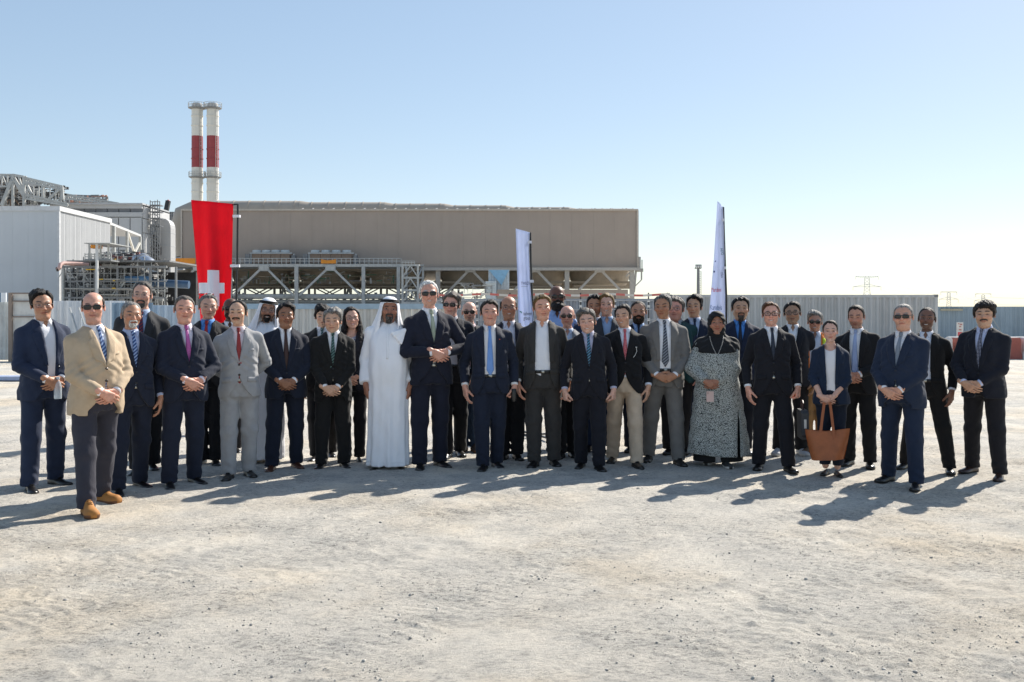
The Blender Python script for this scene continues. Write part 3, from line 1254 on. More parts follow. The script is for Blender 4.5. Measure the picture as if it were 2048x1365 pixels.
    lip = np.exp(-((ax / .0245) ** 4 + ((lz + .0595 - 7 * (lx ** 2) * fp.get('smile', .6)) / .0085) ** 4)) * fr
    lc = np.array(fp.get('lip', (.85, .55, .54)))
    C = C * (1 - lip[:, None]) + C * lc * lip[:, None]
    ml = np.exp(-((ax / .026) ** 6 + ((lz + .0595 - 9 * (lx ** 2) * fp.get('smile', .6)) / .0026) ** 2)) * fr
    C *= 1 - .55 * ml[:, None]
    if fp.get('stubble'):
        st = sstep(.0, .012, (-.036 - .5 * (ly + .085)) - lz) * sstep(.02, -.01, ly) * inh
        st = np.maximum(st, np.exp(-((lz + .045) / .007) ** 4) * (ax < .032) * fr)
        C = C * (1 - .45 * fp['stubble'] * st[:, None]) + np.array([.03, .028, .028]) * (.45 * fp['stubble'] * st[:, None])
    bz = .0268 + .0012 * fp['rv'][6] + .0045 * (1 - ((ax - .034) / .02) ** 2) - .10 * fp['rv'][0] * (ax - .03)
    br = np.exp(-(((ax - .033) / .0195) ** 6 + ((lz - bz) / (.0054 if not fem else .0036)) ** 4)) * fr * fp.get('brow', .85)
    bc = np.array(sp.get('browc', sp['hair'][1] if len(sp['hair']) > 1 else (.02, .015, .012)))
    C = C * (1 - br[:, None]) + bc * br[:, None]
    if hst in HAIRS and hst not in ('long',) or hst == 'horseshoe':
        tb = hair_t(hst, lx, ly, lz, seed)
        hm = sstep(-.0041, .0012, tb) * inh * sstep(-.115, -.095, lz)
        hm = np.clip(hm + .25 * np.sin(lx * 900 + lz * 700 + seed) * hm * (1 - hm) * 4 * .5, 0, 1)
        C = C * (1 - .72 * hm[:, None]) + np.array(sp['hair'][1]) * (.72 * hm[:, None])
    socket_shade = np.exp(-(((ax - .031) / .02) ** 2 + ((lz - .004) / .011) ** 2)) * fr
    C *= 1 - .30 * socket_shade[:, None] * np.array([.9, 1.05, 1.05])  # shade of the eye hollows painted into the skin colour
    parts, cols, mi = [(V, Q)], [C], [np.zeros(len(Q), int)]
    # head-local grid for hair, beard, features
    hg = .0048 if front else .0058
    gx, gy, gz = arange(-.125, .125, hg), arange(-.165, .155, hg), arange(-.175, .165, hg)
    HX, HY, HZg = gx[:, None, None], gy[None, :, None], gz[None, None, :]
    hf0 = head_fn(fp, ears=False)
    D0 = hf0(HX, HY, HZg)
    GH = Grid(gx, gy, gz)
    GH.F = D0.astype(np.float32)
    fm = GH.front()
    # eyes
    if not fp.get('shades'):
        op = fp.get('eye', .5)
        for sd in (-1, 1):
            u = np.linspace(0, 2 * PI, 13)[:-1]
            rings = []
            for rr in np.linspace(.05, 1, 5):
                rings.append(np.stack([sd * es_ + .0145 * rr * np.cos(u), np.zeros(12), .0045 + (.0068 * op + .0012) * rr * np.sin(u) * (1 - .0 * rr)], -1))
            P = np.concatenate(rings)
            rr = np.sqrt(((P[:, 0] - sd * es_) / .0145) ** 2 + ((P[:, 2] - .0045) / (.0068 * op + .0012)) ** 2)
            P[:, 1] = fm(P[:, 0], P[:, 2]) - .0030 * np.sqrt(np.maximum(0, 1.02 - rr ** 2)) - .0006
            qq = [(a * 12 + b, a * 12 + (b + 1) % 12, (a + 1) * 12 + (b + 1) % 12, (a + 1) * 12 + b) for a in range(4) for b in range(12)]
            ir = np.abs(P[:, 0] - sd * es_) < .0068
            cc_ = np.where(ir[:, None], np.array(fp.get('iris', (.02, .012, .008))), np.array([.42, .38, .36]) if op > .35 else np.array([.10, .07, .06]))
            cc_ = np.where((rr > .93)[:, None], np.array([.02, .014, .012]), cc_)
            parts.append((from_head(P), np.array(qq)))
            cols.append(cc_)
            mi.append(np.ones(len(qq), int))
    if fp.get('teeth'):
        m_, n_ = 9, 3
        xx = np.linspace(-.0175, .0175, m_)
        zz = np.linspace(-.0040, .0020, n_)
        GXX, GZZ = np.meshgrid(xx, zz, indexing='ij')
        wdt = np.sqrt(np.maximum(0.05, 1 - (GXX / .019) ** 2))
        GZZ = -.0600 + GZZ * wdt + 9 * GXX ** 2
        P = np.stack([GXX, fm(GXX, GZZ) - .0016, GZZ], -1).reshape(-1, 3)
        qq = [(a * n_ + b, (a + 1) * n_ + b, (a + 1) * n_ + b + 1, a * n_ + b + 1) for a in range(m_ - 1) for b in range(n_ - 1)]
        parts.append((from_head(P), np.array(qq)))
        cols.append(np.tile([.72, .68, .62], (len(P), 1)))
        mi.append(np.ones(len(qq), int))
    # hands
    def put_hand(key, org, mir=False, rotz=0.0):
        v, q = HANDS[key]
        v = v.copy()
        hs_ = .95 if fem else 1.04
        v *= hs_
        if mir:
            v[:, 0] *= -1
            q = q[:, ::-1]
        if rotz:
            c, s_ = math.cos(rotz), math.sin(rotz)
            v[:, 0], v[:, 1] = v[:, 0] * c - v[:, 1] * s_, v[:, 0] * s_ + v[:, 1] * c
        parts.append((v + org, q))
        cc_ = np.tile(tone * np.array(sp.get('handtone', (1, .95, .93))), (len(v), 1))
        cols.append(cc_)
        mi.append(np.zeros(len(q), int))
    if arms in ('clasp', 'lace'):
        put_hand(arms, np.array([sp.get('hx', 0), -(jb + .060), hz_c]))
    elif arms in ('side', 'fist'):
        for i, sd in enumerate((-1, 1)):
            S, E, W = J[i]
            put_hand('fist' if arms == 'fist' or sp.get('grip') == sd else 'side', W + v3(0, -.002, -.012), mir=sd > 0)
    Vb, Qb = join_parts(parts)
    me = mesh_quads('person', Vb, Qb, True, np.concatenate(mi), np.concatenate(cols))
    root = new_obj('person', me, None, [mat_skin(), mat_eye()])
    root.location = (X0, D, 0)
    root.rotation_euler = (float(np.clip(rnd.normal() * .008, -.015, .015)), float(np.clip(rnd.normal() * .010, -.018, .018)), yaw)
    root.scale = (sc_,) * 3
    tag(root, sp['label'], 'person', 'people lined up for a group photograph')

    def child(name, VQ, mats, smooth=True, mi_=None, parent=None):
        V, Q = VQ
        if not len(Q):
            return None
        return new_obj(name, mesh_quads(name, V, Q, smooth, mi_), parent or root, mats)

    # ---------- hair and beard
    hair = sp['hair']
    if hst in HAIRS or hst == 'horseshoe':
        T = hair_t(hst, HX, HY, HZg, seed)
        Gr = Grid(gx, gy, gz)
        Gr.F = (D0 - T).astype(np.float32)
        if hst == 'long':
            L_ = sp.get('hairlen', .30)
            for sd in (-1, 1):
                Gr2 = [((sd * .070, .03, -.01), (sd * .085, -.005, -.12), .030, .032), ((sd * .06, .06, .0), (sd * .06, .06, -.16), .04, .04)]
                for a_, b_, r1, r2 in Gr2:
                    Gr.add(cone(a_, b_, r1, r2), .02)
        if hst == 'bun':
            Gr.add(ell((0.0, .115, .02), (.035, .03, .035)), .01)
        v, q = Gr.mesh()
        tv = hair_t(hst, v[:, 0], v[:, 1], v[:, 2], seed)
        if hst != 'long':
            ok = tv > -.0015
            if hst == 'bun':
                ok |= v[:, 1] > .09
            q = q[ok[q].any(1)]
        child('hair', (from_head(v), q), [mat_hair(hair[1], hair[2] if len(hair) > 2 else None)])
        if hst == 'long':
            Gl = Grid(arange(-.2, .2, .009), arange(-.2, .2, .009), arange(1.15, 1.60, .009))
            for sd in (-1, 1):
                Gl.add(cone((hc[0] + sd * .088, hc[1] - .0, hc[2] - .10), (sd * .105, -.095, 1.27), .034, .026), .02)
                Gl.add(cone((hc[0] + sd * .07, hc[1] + .06, hc[2] - .10), (sd * .07, .10, 1.22), .042, .03), .03)
            Gl.offset(folds(seed, .004, 6, .02, .05, .15))
            child('hair', Gl.mesh(), [mat_hair(hair[1])])
    bd = fp.get('beard')
    if bd:
        T = beard_t(bd[0], HX, HY, HZg)
        Gr = Grid(gx, gy, gz)
        Gr.F = (D0 - T).astype(np.float32)
        v, q = Gr.mesh()
        ok = beard_t(bd[0], v[:, 0], v[:, 1], v[:, 2]) > 0
        q = q[ok[q].sum(1) >= 2]
        child('beard' if bd[0] != 'moustache' else 'moustache', (from_head(v), q), [mat_hair(bd[1], bd[2] if len(bd) > 2 else None)])
    # ---------- eyewear
    gl = fp.get('glasses')
    if gl:
        dark = gl[0] == 'shades'
        hw_, hh_, tr = (.0270, .0170, .0026) if dark else (.0255, .0175, gl[2] if len(gl) > 2 else .0017)
        mb, ml_ = MB(), MB()
        zc = .004 if dark else .0035
        up = sp.get('glasses_up')
        ry = -.104
        for sd in (-1, 1):
            pts = []
            for a in np.linspace(0, 2 * PI, 19)[:-1]:
                ca_, sa_ = math.cos(a), math.sin(a)
                x = sd * .0335 + hw_ * np.sign(ca_) * abs(ca_) ** .6
                z = zc + hh_ * np.sign(sa_) * abs(sa_) ** .6 * (1 if sa_ > 0 else 1.05)
                pts.append((x, ry + .35 * max(0, abs(x) - .03) , z))
            mb.tube([from_head(np.array(p)) for p in pts], tr, 5, closed=True)
            c0 = np.array((sd * .0335, ry - .003, zc))
            ring = [from_head(np.array(p)) for p in pts]
            ml_.add([from_head(c0)] + ring, [(0, i + 1, (i + 1) % len(pts) + 1) for i in range(len(pts))])
            mb.tube([from_head(np.array(p)) for p in ((sd * .062, ry + .012, zc + .008), (sd * .082 * fp.get('w', 1), -.02, zc + .007), (sd * .084 * fp.get('w', 1), .014, zc + .004))], max(tr, .0018), 5)
        mb.tube([from_head(np.array(p)) for p in ((-.0075, ry - .001, zc + .006), (0, ry - .005, zc + .008), (.0075, ry - .001, zc + .006))], tr, 5)
        fr_ = mb.build('sunglasses' if dark else 'glasses', mat_plain('eyewear_frame', gl[1], .35, var=0.05, spec=.6), root, smooth=True)
        ln = ml_.build('lens', mat_glass('dark_lens', (.006, .006, .007), 1.0, .06) if dark else mat_glass('clear_lens', (.5, .52, .55), .10, .05), fr_, smooth=True)
        if up:
            pass
    # ---------- clothing
    outfit = sp.get('outfit', 'suit')
    tr_c = sp.get('trousers', sp.get('jacket', (.02, .02, .02)))
    if outfit in ('suit', 'blazer', 'shirt', 'vest'):
        # trousers
        gt = Grid(arange(-.30, .30, h0), arange(-.28, .28, h0), arange(.03, 1.0, h0 * 1.25))
        wz = .965
        zt_ = [.80, .86, .95, wz]
        gt.add(prof(zt_, np.interp(zt_, zk, ak) + .006, np.interp(zt_, zk, bk) + .006, np.interp(zt_, zk, yk)), .01)
        lw = sp.get('legw', 1.0) * (0.86 if fem else 1)
        for i, sd in enumerate((-1, 1)):
            fx, fyy = fl[i]
            hip, an = v3(sd * (.086 + .012 * g), .008, .87), v3(fx, fyy + .035, .02)
            kn = hip * .5 + an * .5 + v3(sd * .004, -.018, .02)
            gt.add(cone(hip, kn, (.094 + .012 * g) * lw, .079 * lw), .045)
            gt.add(cone(kn, an, .079 * lw, .068 * lw), .03)
        gt.offset(folds(seed + 1, .0045, 8, .06, .2, .35))
        zz = gt.zs[None, None, :]
        gt.offset(lambda X, Y, Z: .0038 * np.exp(-((Z - .13) / .09) ** 2) * np.sin(Z * 72 + 34 * X + 25 * Y + seed + 2.2 * np.sin(19 * X + 8 * Z)) + .0028 * np.exp(-((Z - .52) / .13) ** 2) * np.sin(Z * 48 + 46 * np.abs(X) - 30 * Y + seed) + .0035 * np.exp(-((Z - .80) / .08) ** 2) * np.sin(Z * 55 - 60 * np.abs(X) + seed) * (Y < .02))
        gt.cut(lambda X, Y, Z: (Z - sp.get('hem', .050)) + 0 * X + 0 * Y, (-.3, -.3, 0), (.3, .3, .10))
        child('trousers', gt.mesh(), [mat_cloth(tr_c)])
        tmap = gt.front()
    if outfit in ('suit', 'blazer', 'shirt', 'vest'):
        gs = Grid(arange(-.30, .30, h0), arange(-.34, .26, h0), arange(.74, 1.53, h0))
        zs_ = [.93, .95, 1.05, 1.15, 1.25, 1.33, 1.40, 1.445, 1.49]
        gs.add(prof(zs_, np.interp(zs_, zk, ak) + .001, np.interp(zs_, zk, bk) + .001, np.interp(zs_, zk, yk)), .01)
        gs.offset(folds(seed + 2, .0035, 6, .07, .18, .5))
        if not fem:
            gs.add(cone((0, .03, 1.44), (0, .014, 1.500), .067, .0635, True), .008)     # stand collar
        if outfit in ('shirt', 'vest'):
            pass
        smap = gs.front()
        for i, sd in enumerate((-1, 1)):
            S, E, W = J[i]
            if not fem:
                gs.add(cone((sd * .06, .02, 1.395), S, .042, .044), .015)
                gs.add(cone(S, E, .046, .044), .015)
                gs.add(cone(E, W, .047, .036, True), .015)
        if fem:
            nz = sp.get('neckline', 1.40)
            gs.cut(lambda X, Y, Z: np.maximum(np.sqrt((X / .085) ** 2 + ((Z - 1.50) / (1.50 - nz)) ** 2) - 1, Y - .02) * .05, (-.1, -.25, 1.3), (.1, .05, 1.6))
        else:
            gs.cut(lambda X, Y, Z: np.maximum(np.sqrt(X ** 2 + (Y - .018) ** 2) - .0505 - .006 * fp.get('fat', 0), 1.462 - Z), (-.1, -.1, 1.45), (.1, .12, 1.56))
            if not sp.get('tie'):                                  # open neck
                gs.cut(lambda X, Y, Z: np.maximum(np.abs(X) - .030 * np.clip((Z - 1.405) / .07, 0, 1), Y - .0), (-.06, -.2, 1.40), (.06, 0, 1.56))
        shirt = child('shirt', gs.mesh(), [mat_cloth(sp['shirt'], sp.get('shirtkind', 'plain'), sp.get('shirt2'), .75, .8)])
        if not fem:
            pc = []
            for sd in (-1, 1):
                pc.append(patch([(sd * .062, 1.488), (sd * .058, 1.445)], [(sd * .006, 1.484), (sd * .036 + (sd * .006 if not sp.get('tie') else 0), 1.418)], 5, 5, smap, .0095))
            child('collar', join_parts(pc), [mat_cloth(sp['shirt'], 'plain', None, .75, .5)], False)
        tie = sp.get('tie')
        if tie:
            tz = sp.get('tiez', .99)
            pc = [patch([(-.017, 1.478), (-.012, 1.438)], [(.017, 1.478), (.012, 1.438)], 4, 4, smap, .017),
                  patch([(-.011, 1.44), (-.024, 1.25), (-.037, tz + .06), (-.002, tz)], [(.011, 1.44), (.024, 1.25), (.037, tz + .06), (.002, tz)], 22, 5, smap, .0095)]
            child('tie', join_parts(pc), [mat_cloth(tie[1], tie[0], tie[2] if len(tie) > 2 else None, .45, .4)], True)
        if sp.get('belt', True) and not fem:
            bm = patch([(-.15, .985), (.15, .985)], [(-.15, .953), (.15, .953)], 24, 3, lambda x, z: np.minimum(smap(x, z), tmap(x, np.minimum(z, .955))), .006)
            b_ = child('belt', bm, [mat_plain('leather_belt', (.012, .010, .009), .4)])
            child('buckle', patch([(-.02, .984), (.02, .984)], [(-.02, .954), (.02, .954)], 3, 3, lambda x, z: np.minimum(smap(x, z), tmap(x, np.minimum(z, .955))), .011), [mat_plain('buckle_metal', (.5, .48, .42), .3, 1.0)], parent=b_)
    if outfit in ('suit', 'blazer'):
        jc = sp['jacket']
        zb = sp.get('zb', 1.12)
        go = sp.get('open', 0.0)                 # half gap when worn open
        hemz = sp.get('hemz', .782 if not fem else .80)
        wr_ = max(abs(J[0][2][1]), abs(J[1][2][1])) + .10
        gj = Grid(arange(-.37, .37, h0), arange(-max(.30, wr_), .28, h0), arange(hemz - .05, 1.52, h0))
        zj = [hemz - .03, .86, .95, 1.05, 1.15, 1.25, 1.33, 1.385, 1.43, 1.475]
        aj = np.interp(zj, zk, ak) + np.array([.032, .024, .018, .015, .018, .018, .018, .022, .018, .010])
        bj = np.interp(zj, zk, bk) + np.array([.026, .022, .020, .019, .019, .018, .018, .018, .016, .012])
        yj = np.interp(zj, zk, yk)
        lowr = np.interp(zj, [.78, .86, .95, 1.02], [1, 1, .6, 0])
        aj = aj + g * .020 * lowr
        bj = bj + g * .026 * lowr
        gj.add(prof(zj, aj, bj, yj), .01)
        for i, sd in enumerate((-1, 1)):
            S, E, W = J[i]
            gj.add(cone((sd * .070, .020, 1.428), S + v3(sd * .004, 0, -.002), .040, .056), .03)
        gj.offset(folds(seed + 3, .0046, 9, .055, .2, .5))
        if go < .03:
            gj.offset(lambda X, Y, Z: .004 * np.exp(-((Z - zb) / .07) ** 2) * np.sin((np.abs(X) * .8 + (Z - zb) * 1.2) * 75) * (Y < .0))
        jm = gj.front()
        for i, sd in enumerate((-1, 1)):
            S, E, W = J[i]
            if fem and sp.get('rolled'):
                W2 = E * .55 + W * .45
                r_e = .050
            else:
                W2 = W + (E - W) / np.linalg.norm(E - W) * .022
                r_e = .045
            sw = .9 if fem else 1
            gj.add(cone(S + v3(sd * .008, 0, -.010), E, .063 * sw, .056 * sw), .026)
            gj.add(cone(E, W2, .056 * sw, r_e * sw, True), .014)
            b = gj.block(np.minimum(E, W2) - .14, np.maximum(E, W2) + .14)
            if b:
                sl, X, Y, Z = b
                ax_ = unit(W2 - S)
                u_ = (X - E[0]) * ax_[0] + (Y - E[1]) * ax_[1] + (Z - E[2]) * ax_[2]
                rr_ = (X - E[0]) ** 2 + (Y - E[1]) ** 2 + (Z - E[2]) ** 2
                gj.F[sl] += .0045 * np.exp(-rr_ / .012) * np.sin(u_ * 110 + 30 * X + seed)

        def vw(Z):
            return go + (.064 - go) * np.clip((Z - zb) / (1.47 - zb), 0, 1)

        def open_fn(X, Y, Z):
            up_ = np.where(Z > zb, vw(Z), go + .13 * np.clip((zb - .09 - Z) / .25, 0, 1) ** 2)
            if go <= 0:
                up_ = np.where((Z <= zb) & (Z > zb - .10), -.02, up_)
            return np.maximum(np.abs(X) - up_, Y - (.0))
        gj.cut(open_fn, (-.14, -.34, hemz - .05), (.14, .02, 1.52))
        gj.cut(lambda X, Y, Z: np.maximum(np.sqrt(X ** 2 + (Y - .016) ** 2) - .064 - .25 * np.clip(Z - 1.46, 0, 1), 1.43 - Z), (-.12, -.1, 1.42), (.12, .14, 1.56))
        gj.cut(lambda X, Y, Z: Z - hemz + 0 * X + 0 * Y, (-.5, -.5, hemz - .1), (.5, .5, hemz + .06))
        jk = child('jacket', gj.mesh(), [mat_cloth(jc)])
        lp = []
        for sd in (-1, 1):
            zrow = np.linspace(1.462, zb + .005, 26)
            ox = np.interp(zrow, [zb, zb + .06, 1.20, 1.30, 1.362, 1.372, 1.386, 1.43, 1.47], [.006, .040, .074, .106, .116, .076, .098, .092, .078]) * (.9 if fem else 1)
            ix = np.array([vw(z) for z in zrow]) - .002
            ox = np.maximum(ox, ix + .004) + go * .6
            lp.append(patch([(sd * a, z) for a, z in zip(ix, zrow)], [(sd * a, z) for a, z in zip(ox, zrow)], 26, 5, jm, .007))
        child('lapel', lp[0], [mat_cloth(jc)], True, parent=jk)
        child('lapel', lp[1], [mat_cloth(jc)], True, parent=jk)
        dk = tuple(c * .5 for c in jc)
        if go < .05:
            for zq in (zb - .012, zb - .11):
                u = np.linspace(0, PI, 7)
                bx = 0 if go <= 0 else go + .022
                child('button', patch([(bx + .011 * math.cos(a), zq + .011 * math.sin(a)) for a in u], [(bx + .011 * math.cos(a), zq - .011 * math.sin(a)) for a in u], 7, 3, jm, .006), [mat_plain('jacket_button', dk if sum(jc) < .3 else (.05, .03, .02), .35)], parent=jk)
        if sp.get('pockets', arms not in ('clasp', 'lace')) and front:
            for sd in (-1, 1):
                child('pocket_flap', patch([(sd * .075, 1.000), (sd * .165, .988)], [(sd * .075, .950), (sd * .168, .940)], 8, 3, jm, .006), [mat_cloth(jc)], True, parent=jk)
        if front:
            child('chest_pocket', patch([(.070, 1.262), (.140, 1.272)], [(.070, 1.240), (.140, 1.250)], 6, 3, jm, .004), [mat_cloth(jc)], True, parent=jk)
            if sp.get('pin'):
                child('lapel_pin', patch([(.092, 1.345), (.103, 1.345)], [(.092, 1.335), (.103, 1.335)], 3, 3, jm, .011), [mat_plain('pin', sp['pin'], .3)], parent=jk)
    if outfit == 'vest':
        gv = Grid(arange(-.30, .30, h0), arange(-.28, .28, h0), arange(.80, 1.5, h0))
        gv.add(prof(zk[1:-1], (ak + .016)[1:-1], (bk + .016)[1:-1], yk[1:-1]), .01)
        gv.offset(folds(seed, .004))
        gv.cut(lambda X, Y, Z: np.maximum(np.abs(X) - .06 - .02 * (Z - 1), Y), (-.2, -.3, .7), (.2, .02, 1.6))
        vm = gv.front()
        for sd in (-1, 1):
            gv.add(cone((sd * .08, .01, 1.44), (sd * .15, .01, 1.42), .035, .035), .03)
        vst = child('safety_vest', gv.mesh(), [mat_cloth((.75, .20, .02))])
        for sd in (-1, 1):
            child('vest_stripe', patch([(sd * .085, 1.44), (sd * .085, .9)], [(sd * .125, 1.44), (sd * .125, .9)], 16, 3, vm, .008), [mat_cloth((.62, .72, .05))], parent=vst)
    if robe:
        robe(sp, root, child, J, zk, ak, bk, yk, g, seed, h0, hc, R, hscale, from_head, to_head, D0, (gx, gy, gz), fl)
    # ---------- shoes
    sk = sp.get('shoe', ('dress', (.010, .009, .009)))
    for i, (fx, fyy) in enumerate(fl):
        v, q, mm = SHOES[sk[0]]
        a = math.radians((-1 if i == 0 else 1) * sp.get('toe', 14))
        c, s_ = math.cos(a), math.sin(a)
        vv = v.copy()
        k_ = .9 if fem else 1.0
        vv = vv * k_
        P = np.stack([vv[:, 0] * c - vv[:, 1] * s_ + fx, vv[:, 0] * s_ + vv[:, 1] * c + fyy, vv[:, 2] - .002], -1)
        so_ = mat_plain('pale_sole', (.55, .53, .50), .7) if sk[0] in ('sneaker',) else (mat_plain('gum_sole', (.16, .07, .03), .7) if sk[0] == 'boot' else SOLE)
        so2 = child('shoe', (P, np.array(q)), [mat_plain('shoe_leather', sk[1], .32 if sk[0] in ('dress', 'flat') else .75, spec=.6), so_], True, mm)
        if sk[0] in ('boot', 'sneaker', 'dress') and front:
            lm = MB()
            tb = {'boot': ((.30, .136), (.36, .128), (.42, .116), (.48, .104), (.54, .094)), 'sneaker': ((.38, .088), (.44, .082), (.5, .076), (.56, .071)), 'dress': ((.40, .078), (.45, .073), (.5, .068))}[sk[0]]
            for ss, hh in tb:
                yy = .095 - ss * .285
                pts = []
                for xx in (-.019, 0, .019):
                    zz = hh + .0035 - 8 * xx * xx
                    pts.append((xx * c - yy * s_ + fx, xx * s_ + yy * c + fyy, zz - .004))
                lm.tube(pts, .0030, 5)
            lm.build('laces', mat_plain('lace', tuple(min(.5, c_ * .55) for c_ in sk[1]), .8), so2, smooth=True)
    return root


def mat_eye():
    if 'eye' in MATS:
        return MATS['eye']
    t = NT('eye')
    a = t.n('ShaderNodeVertexColor')
    a.layer_name = 'Col'
    t.l(a.outputs[0], t.p.inputs['Base Color'])
    t.p.inputs['Roughness'].default_value = 0.2
    MATS['eye'] = t.m
    return t.m


# ------------------------------------------------------------------ robes
def robe_kandura(sp, root, child, J, zk, ak, bk, yk, g, seed, h0, hc, R, hscale, from_head, to_head, D0, gs, fl):
    col = (.86, .86, .89)
    gk = Grid(arange(-.36, .36, h0), arange(-.30, .32, h0), arange(.02, 1.53, h0))
    z = [.045, .3, .6, .86, .95, 1.05, 1.15, 1.25, 1.33, 1.40, 1.445, 1.495]
    e = [.198, .188, .182, .178, .176, .174, .176, .180, .178, .150, .098, .066]
    f = [.165, .155, .148, .142, .142, .142, .142, .140, .132, .112, .080, .064]
    bl = np.interp(z, [0, .8, 1.05, 1.3, 1.5], [.8, 1, 1, .4, 0])
    gk.add(prof(z, np.array(e) + g * .025 * bl, np.array(f) + g * .04 * bl, np.interp(z, zk, yk) - g * .02 * bl), .01)
    for i, sd in enumerate((-1, 1)):
        S, E, W = J[i]
        gk.add(cone((sd * .06, .016, 1.43), S, .040, .058), .04)
        gk.add(cone(S, E, .060, .062), .025)
        gk.add(cone(E, W + v3(0, 0, .01), .062, .060, True), .02)
    # long vertical drape folds, deeper towards the hem
    r = np.random.default_rng(seed)
    ph = r.uniform(0, 6, 4)

    def dr(X, Y, Z):
        th = np.arctan2(X, -Y)
        w = np.clip((1.2 - Z) / 1.1, 0, 1)
        w = w + .25
        return -.006 * w * (np.sin(th * 9 + ph[0] + 1.5 * Z) + .7 * np.sin(th * 15 + ph[1] - 2 * Z)) + .002 * np.sin(22 * Z + 34 * X + ph[2])
    gk.offset(dr)
    gk.cut(lambda X, Y, Z: np.maximum(np.sqrt(X ** 2 + (Y - .016) ** 2) - .060, 1.45 - Z), (-.1, -.1, 1.44), (.1, .12, 1.56))
    gk.cut(lambda X, Y, Z: Z - .048 + 0 * X + 0 * Y, (-.4, -.4, 0), (.4, .4, .08))
    km = gk.front()
    k = child('robe', gk.mesh(), [mat_cloth(col, 'plain', None, .7, .6)])
    child('placket', patch([(-.012, 1.47), (-.010, 1.12)], [(.012, 1.47), (.010, 1.12)], 14, 3, km, .004), [mat_cloth(col, 'plain', None, .7, .5)], parent=k)
    child('hem_band', patch([(-.2, .10), (.2, .10)], [(-.2, .094), (.2, .094)], 20, 2, km, .003), [mat_cloth(col, 'plain', None, .7, .5)], parent=k)
    ghutra(sp, child, seed, hc, from_head, to_head, D0, gs)


def ghutra(sp, child, seed, hc, from_head, to_head, D0, gs):
    gx, gy, gz = gs
    h = .0075
    gg = Grid(arange(-.24, .24, h), arange(-.20, .24, h), arange(1.26, 1.78, h))
    X, Y, Z = gg.xs[:, None, None], gg.ys[None, :, None], gg.zs[None, None, :]
    X, Y, Z = np.broadcast_arrays(X, Y, Z)
    lx, ly, lz = to_head(X, Y, Z)
    dome = np.sqrt(np.clip(1 - (np.clip(lz - .02, 0, .2) / .108) ** 2, .0004, 1))
    a = np.interp(lz, [-.36, -.25, -.16, -.08, 0, .04], [.215, .180, .145, .120, .100, .096]) * dome
    b = np.interp(lz, [-.36, -.25, -.16, -.08, 0, .04], [.150, .140, .125, .118, .120, .121]) * dome
    yc = np.interp(lz, [-.36, -.16, 0, .1], [.03, .03, .016, .012])
    q = np.sqrt((lx / a) ** 2 + ((ly - yc) / b) ** 2)
    d = (q - 1) * np.minimum(a, b)
    th = np.arctan2(lx, -(ly - yc))
    w = np.clip((.03 - lz) / .2, 0, 1)
    d += -.006 * w * np.sin(th * 11 + seed) - .004 * w * np.sin(th * 19 + 2 * seed)
    d = np.maximum(d, (lz - .1235) * .8)
    shell = np.maximum(d, -(d + .014))
    # face opening
    hw = np.interp(lz, [-.36, -.2, -.12, -.05, .02, .058, .066], [.10, .088, .080, .074, .068, .058, .03])
    opening = np.maximum(np.maximum(np.abs(lx) - hw, ly - .02), lz - .064)
    F = np.maximum(shell, -opening)
    F = np.maximum(F, -(lz + .33 - .05 * np.abs(th)))
    F = np.where(lz > .02, np.minimum(F, np.maximum(np.maximum(d, -(d + .016)), -opening)), F)
    gg.F = F.astype(np.float32)
    if sp.get('scarf_end'):
        for q in range(5):
            gg.add(cone((.165, -.105, 1.41 - .004 * q), (.045 + .022 * q, -.150 - .006 * (q % 2), 1.375 - .024 * q), .016, .017), .008)
    hcl = child('headcloth', gg.mesh(), [mat_cloth((.86, .86, .89), 'plain', None, .7, .5)])
    mb = MB()
    for k, zz in enumerate((.066, .080)):
        pts = [from_head(np.array((math.cos(t) * (.088 - .008 * k), .016 + math.sin(t) * (.111 - .010 * k), zz + .006 * math.sin(t) * -1 + .004))) for t in np.linspace(0, 2 * PI, 29)[:-1]]
        mb.tube(pts, .0085, 7, closed=True)
    o = mb.build('head_cord', mat_plain('black_cord', (.006, .006, .006), .8), hcl.parent, smooth=True)
    return o


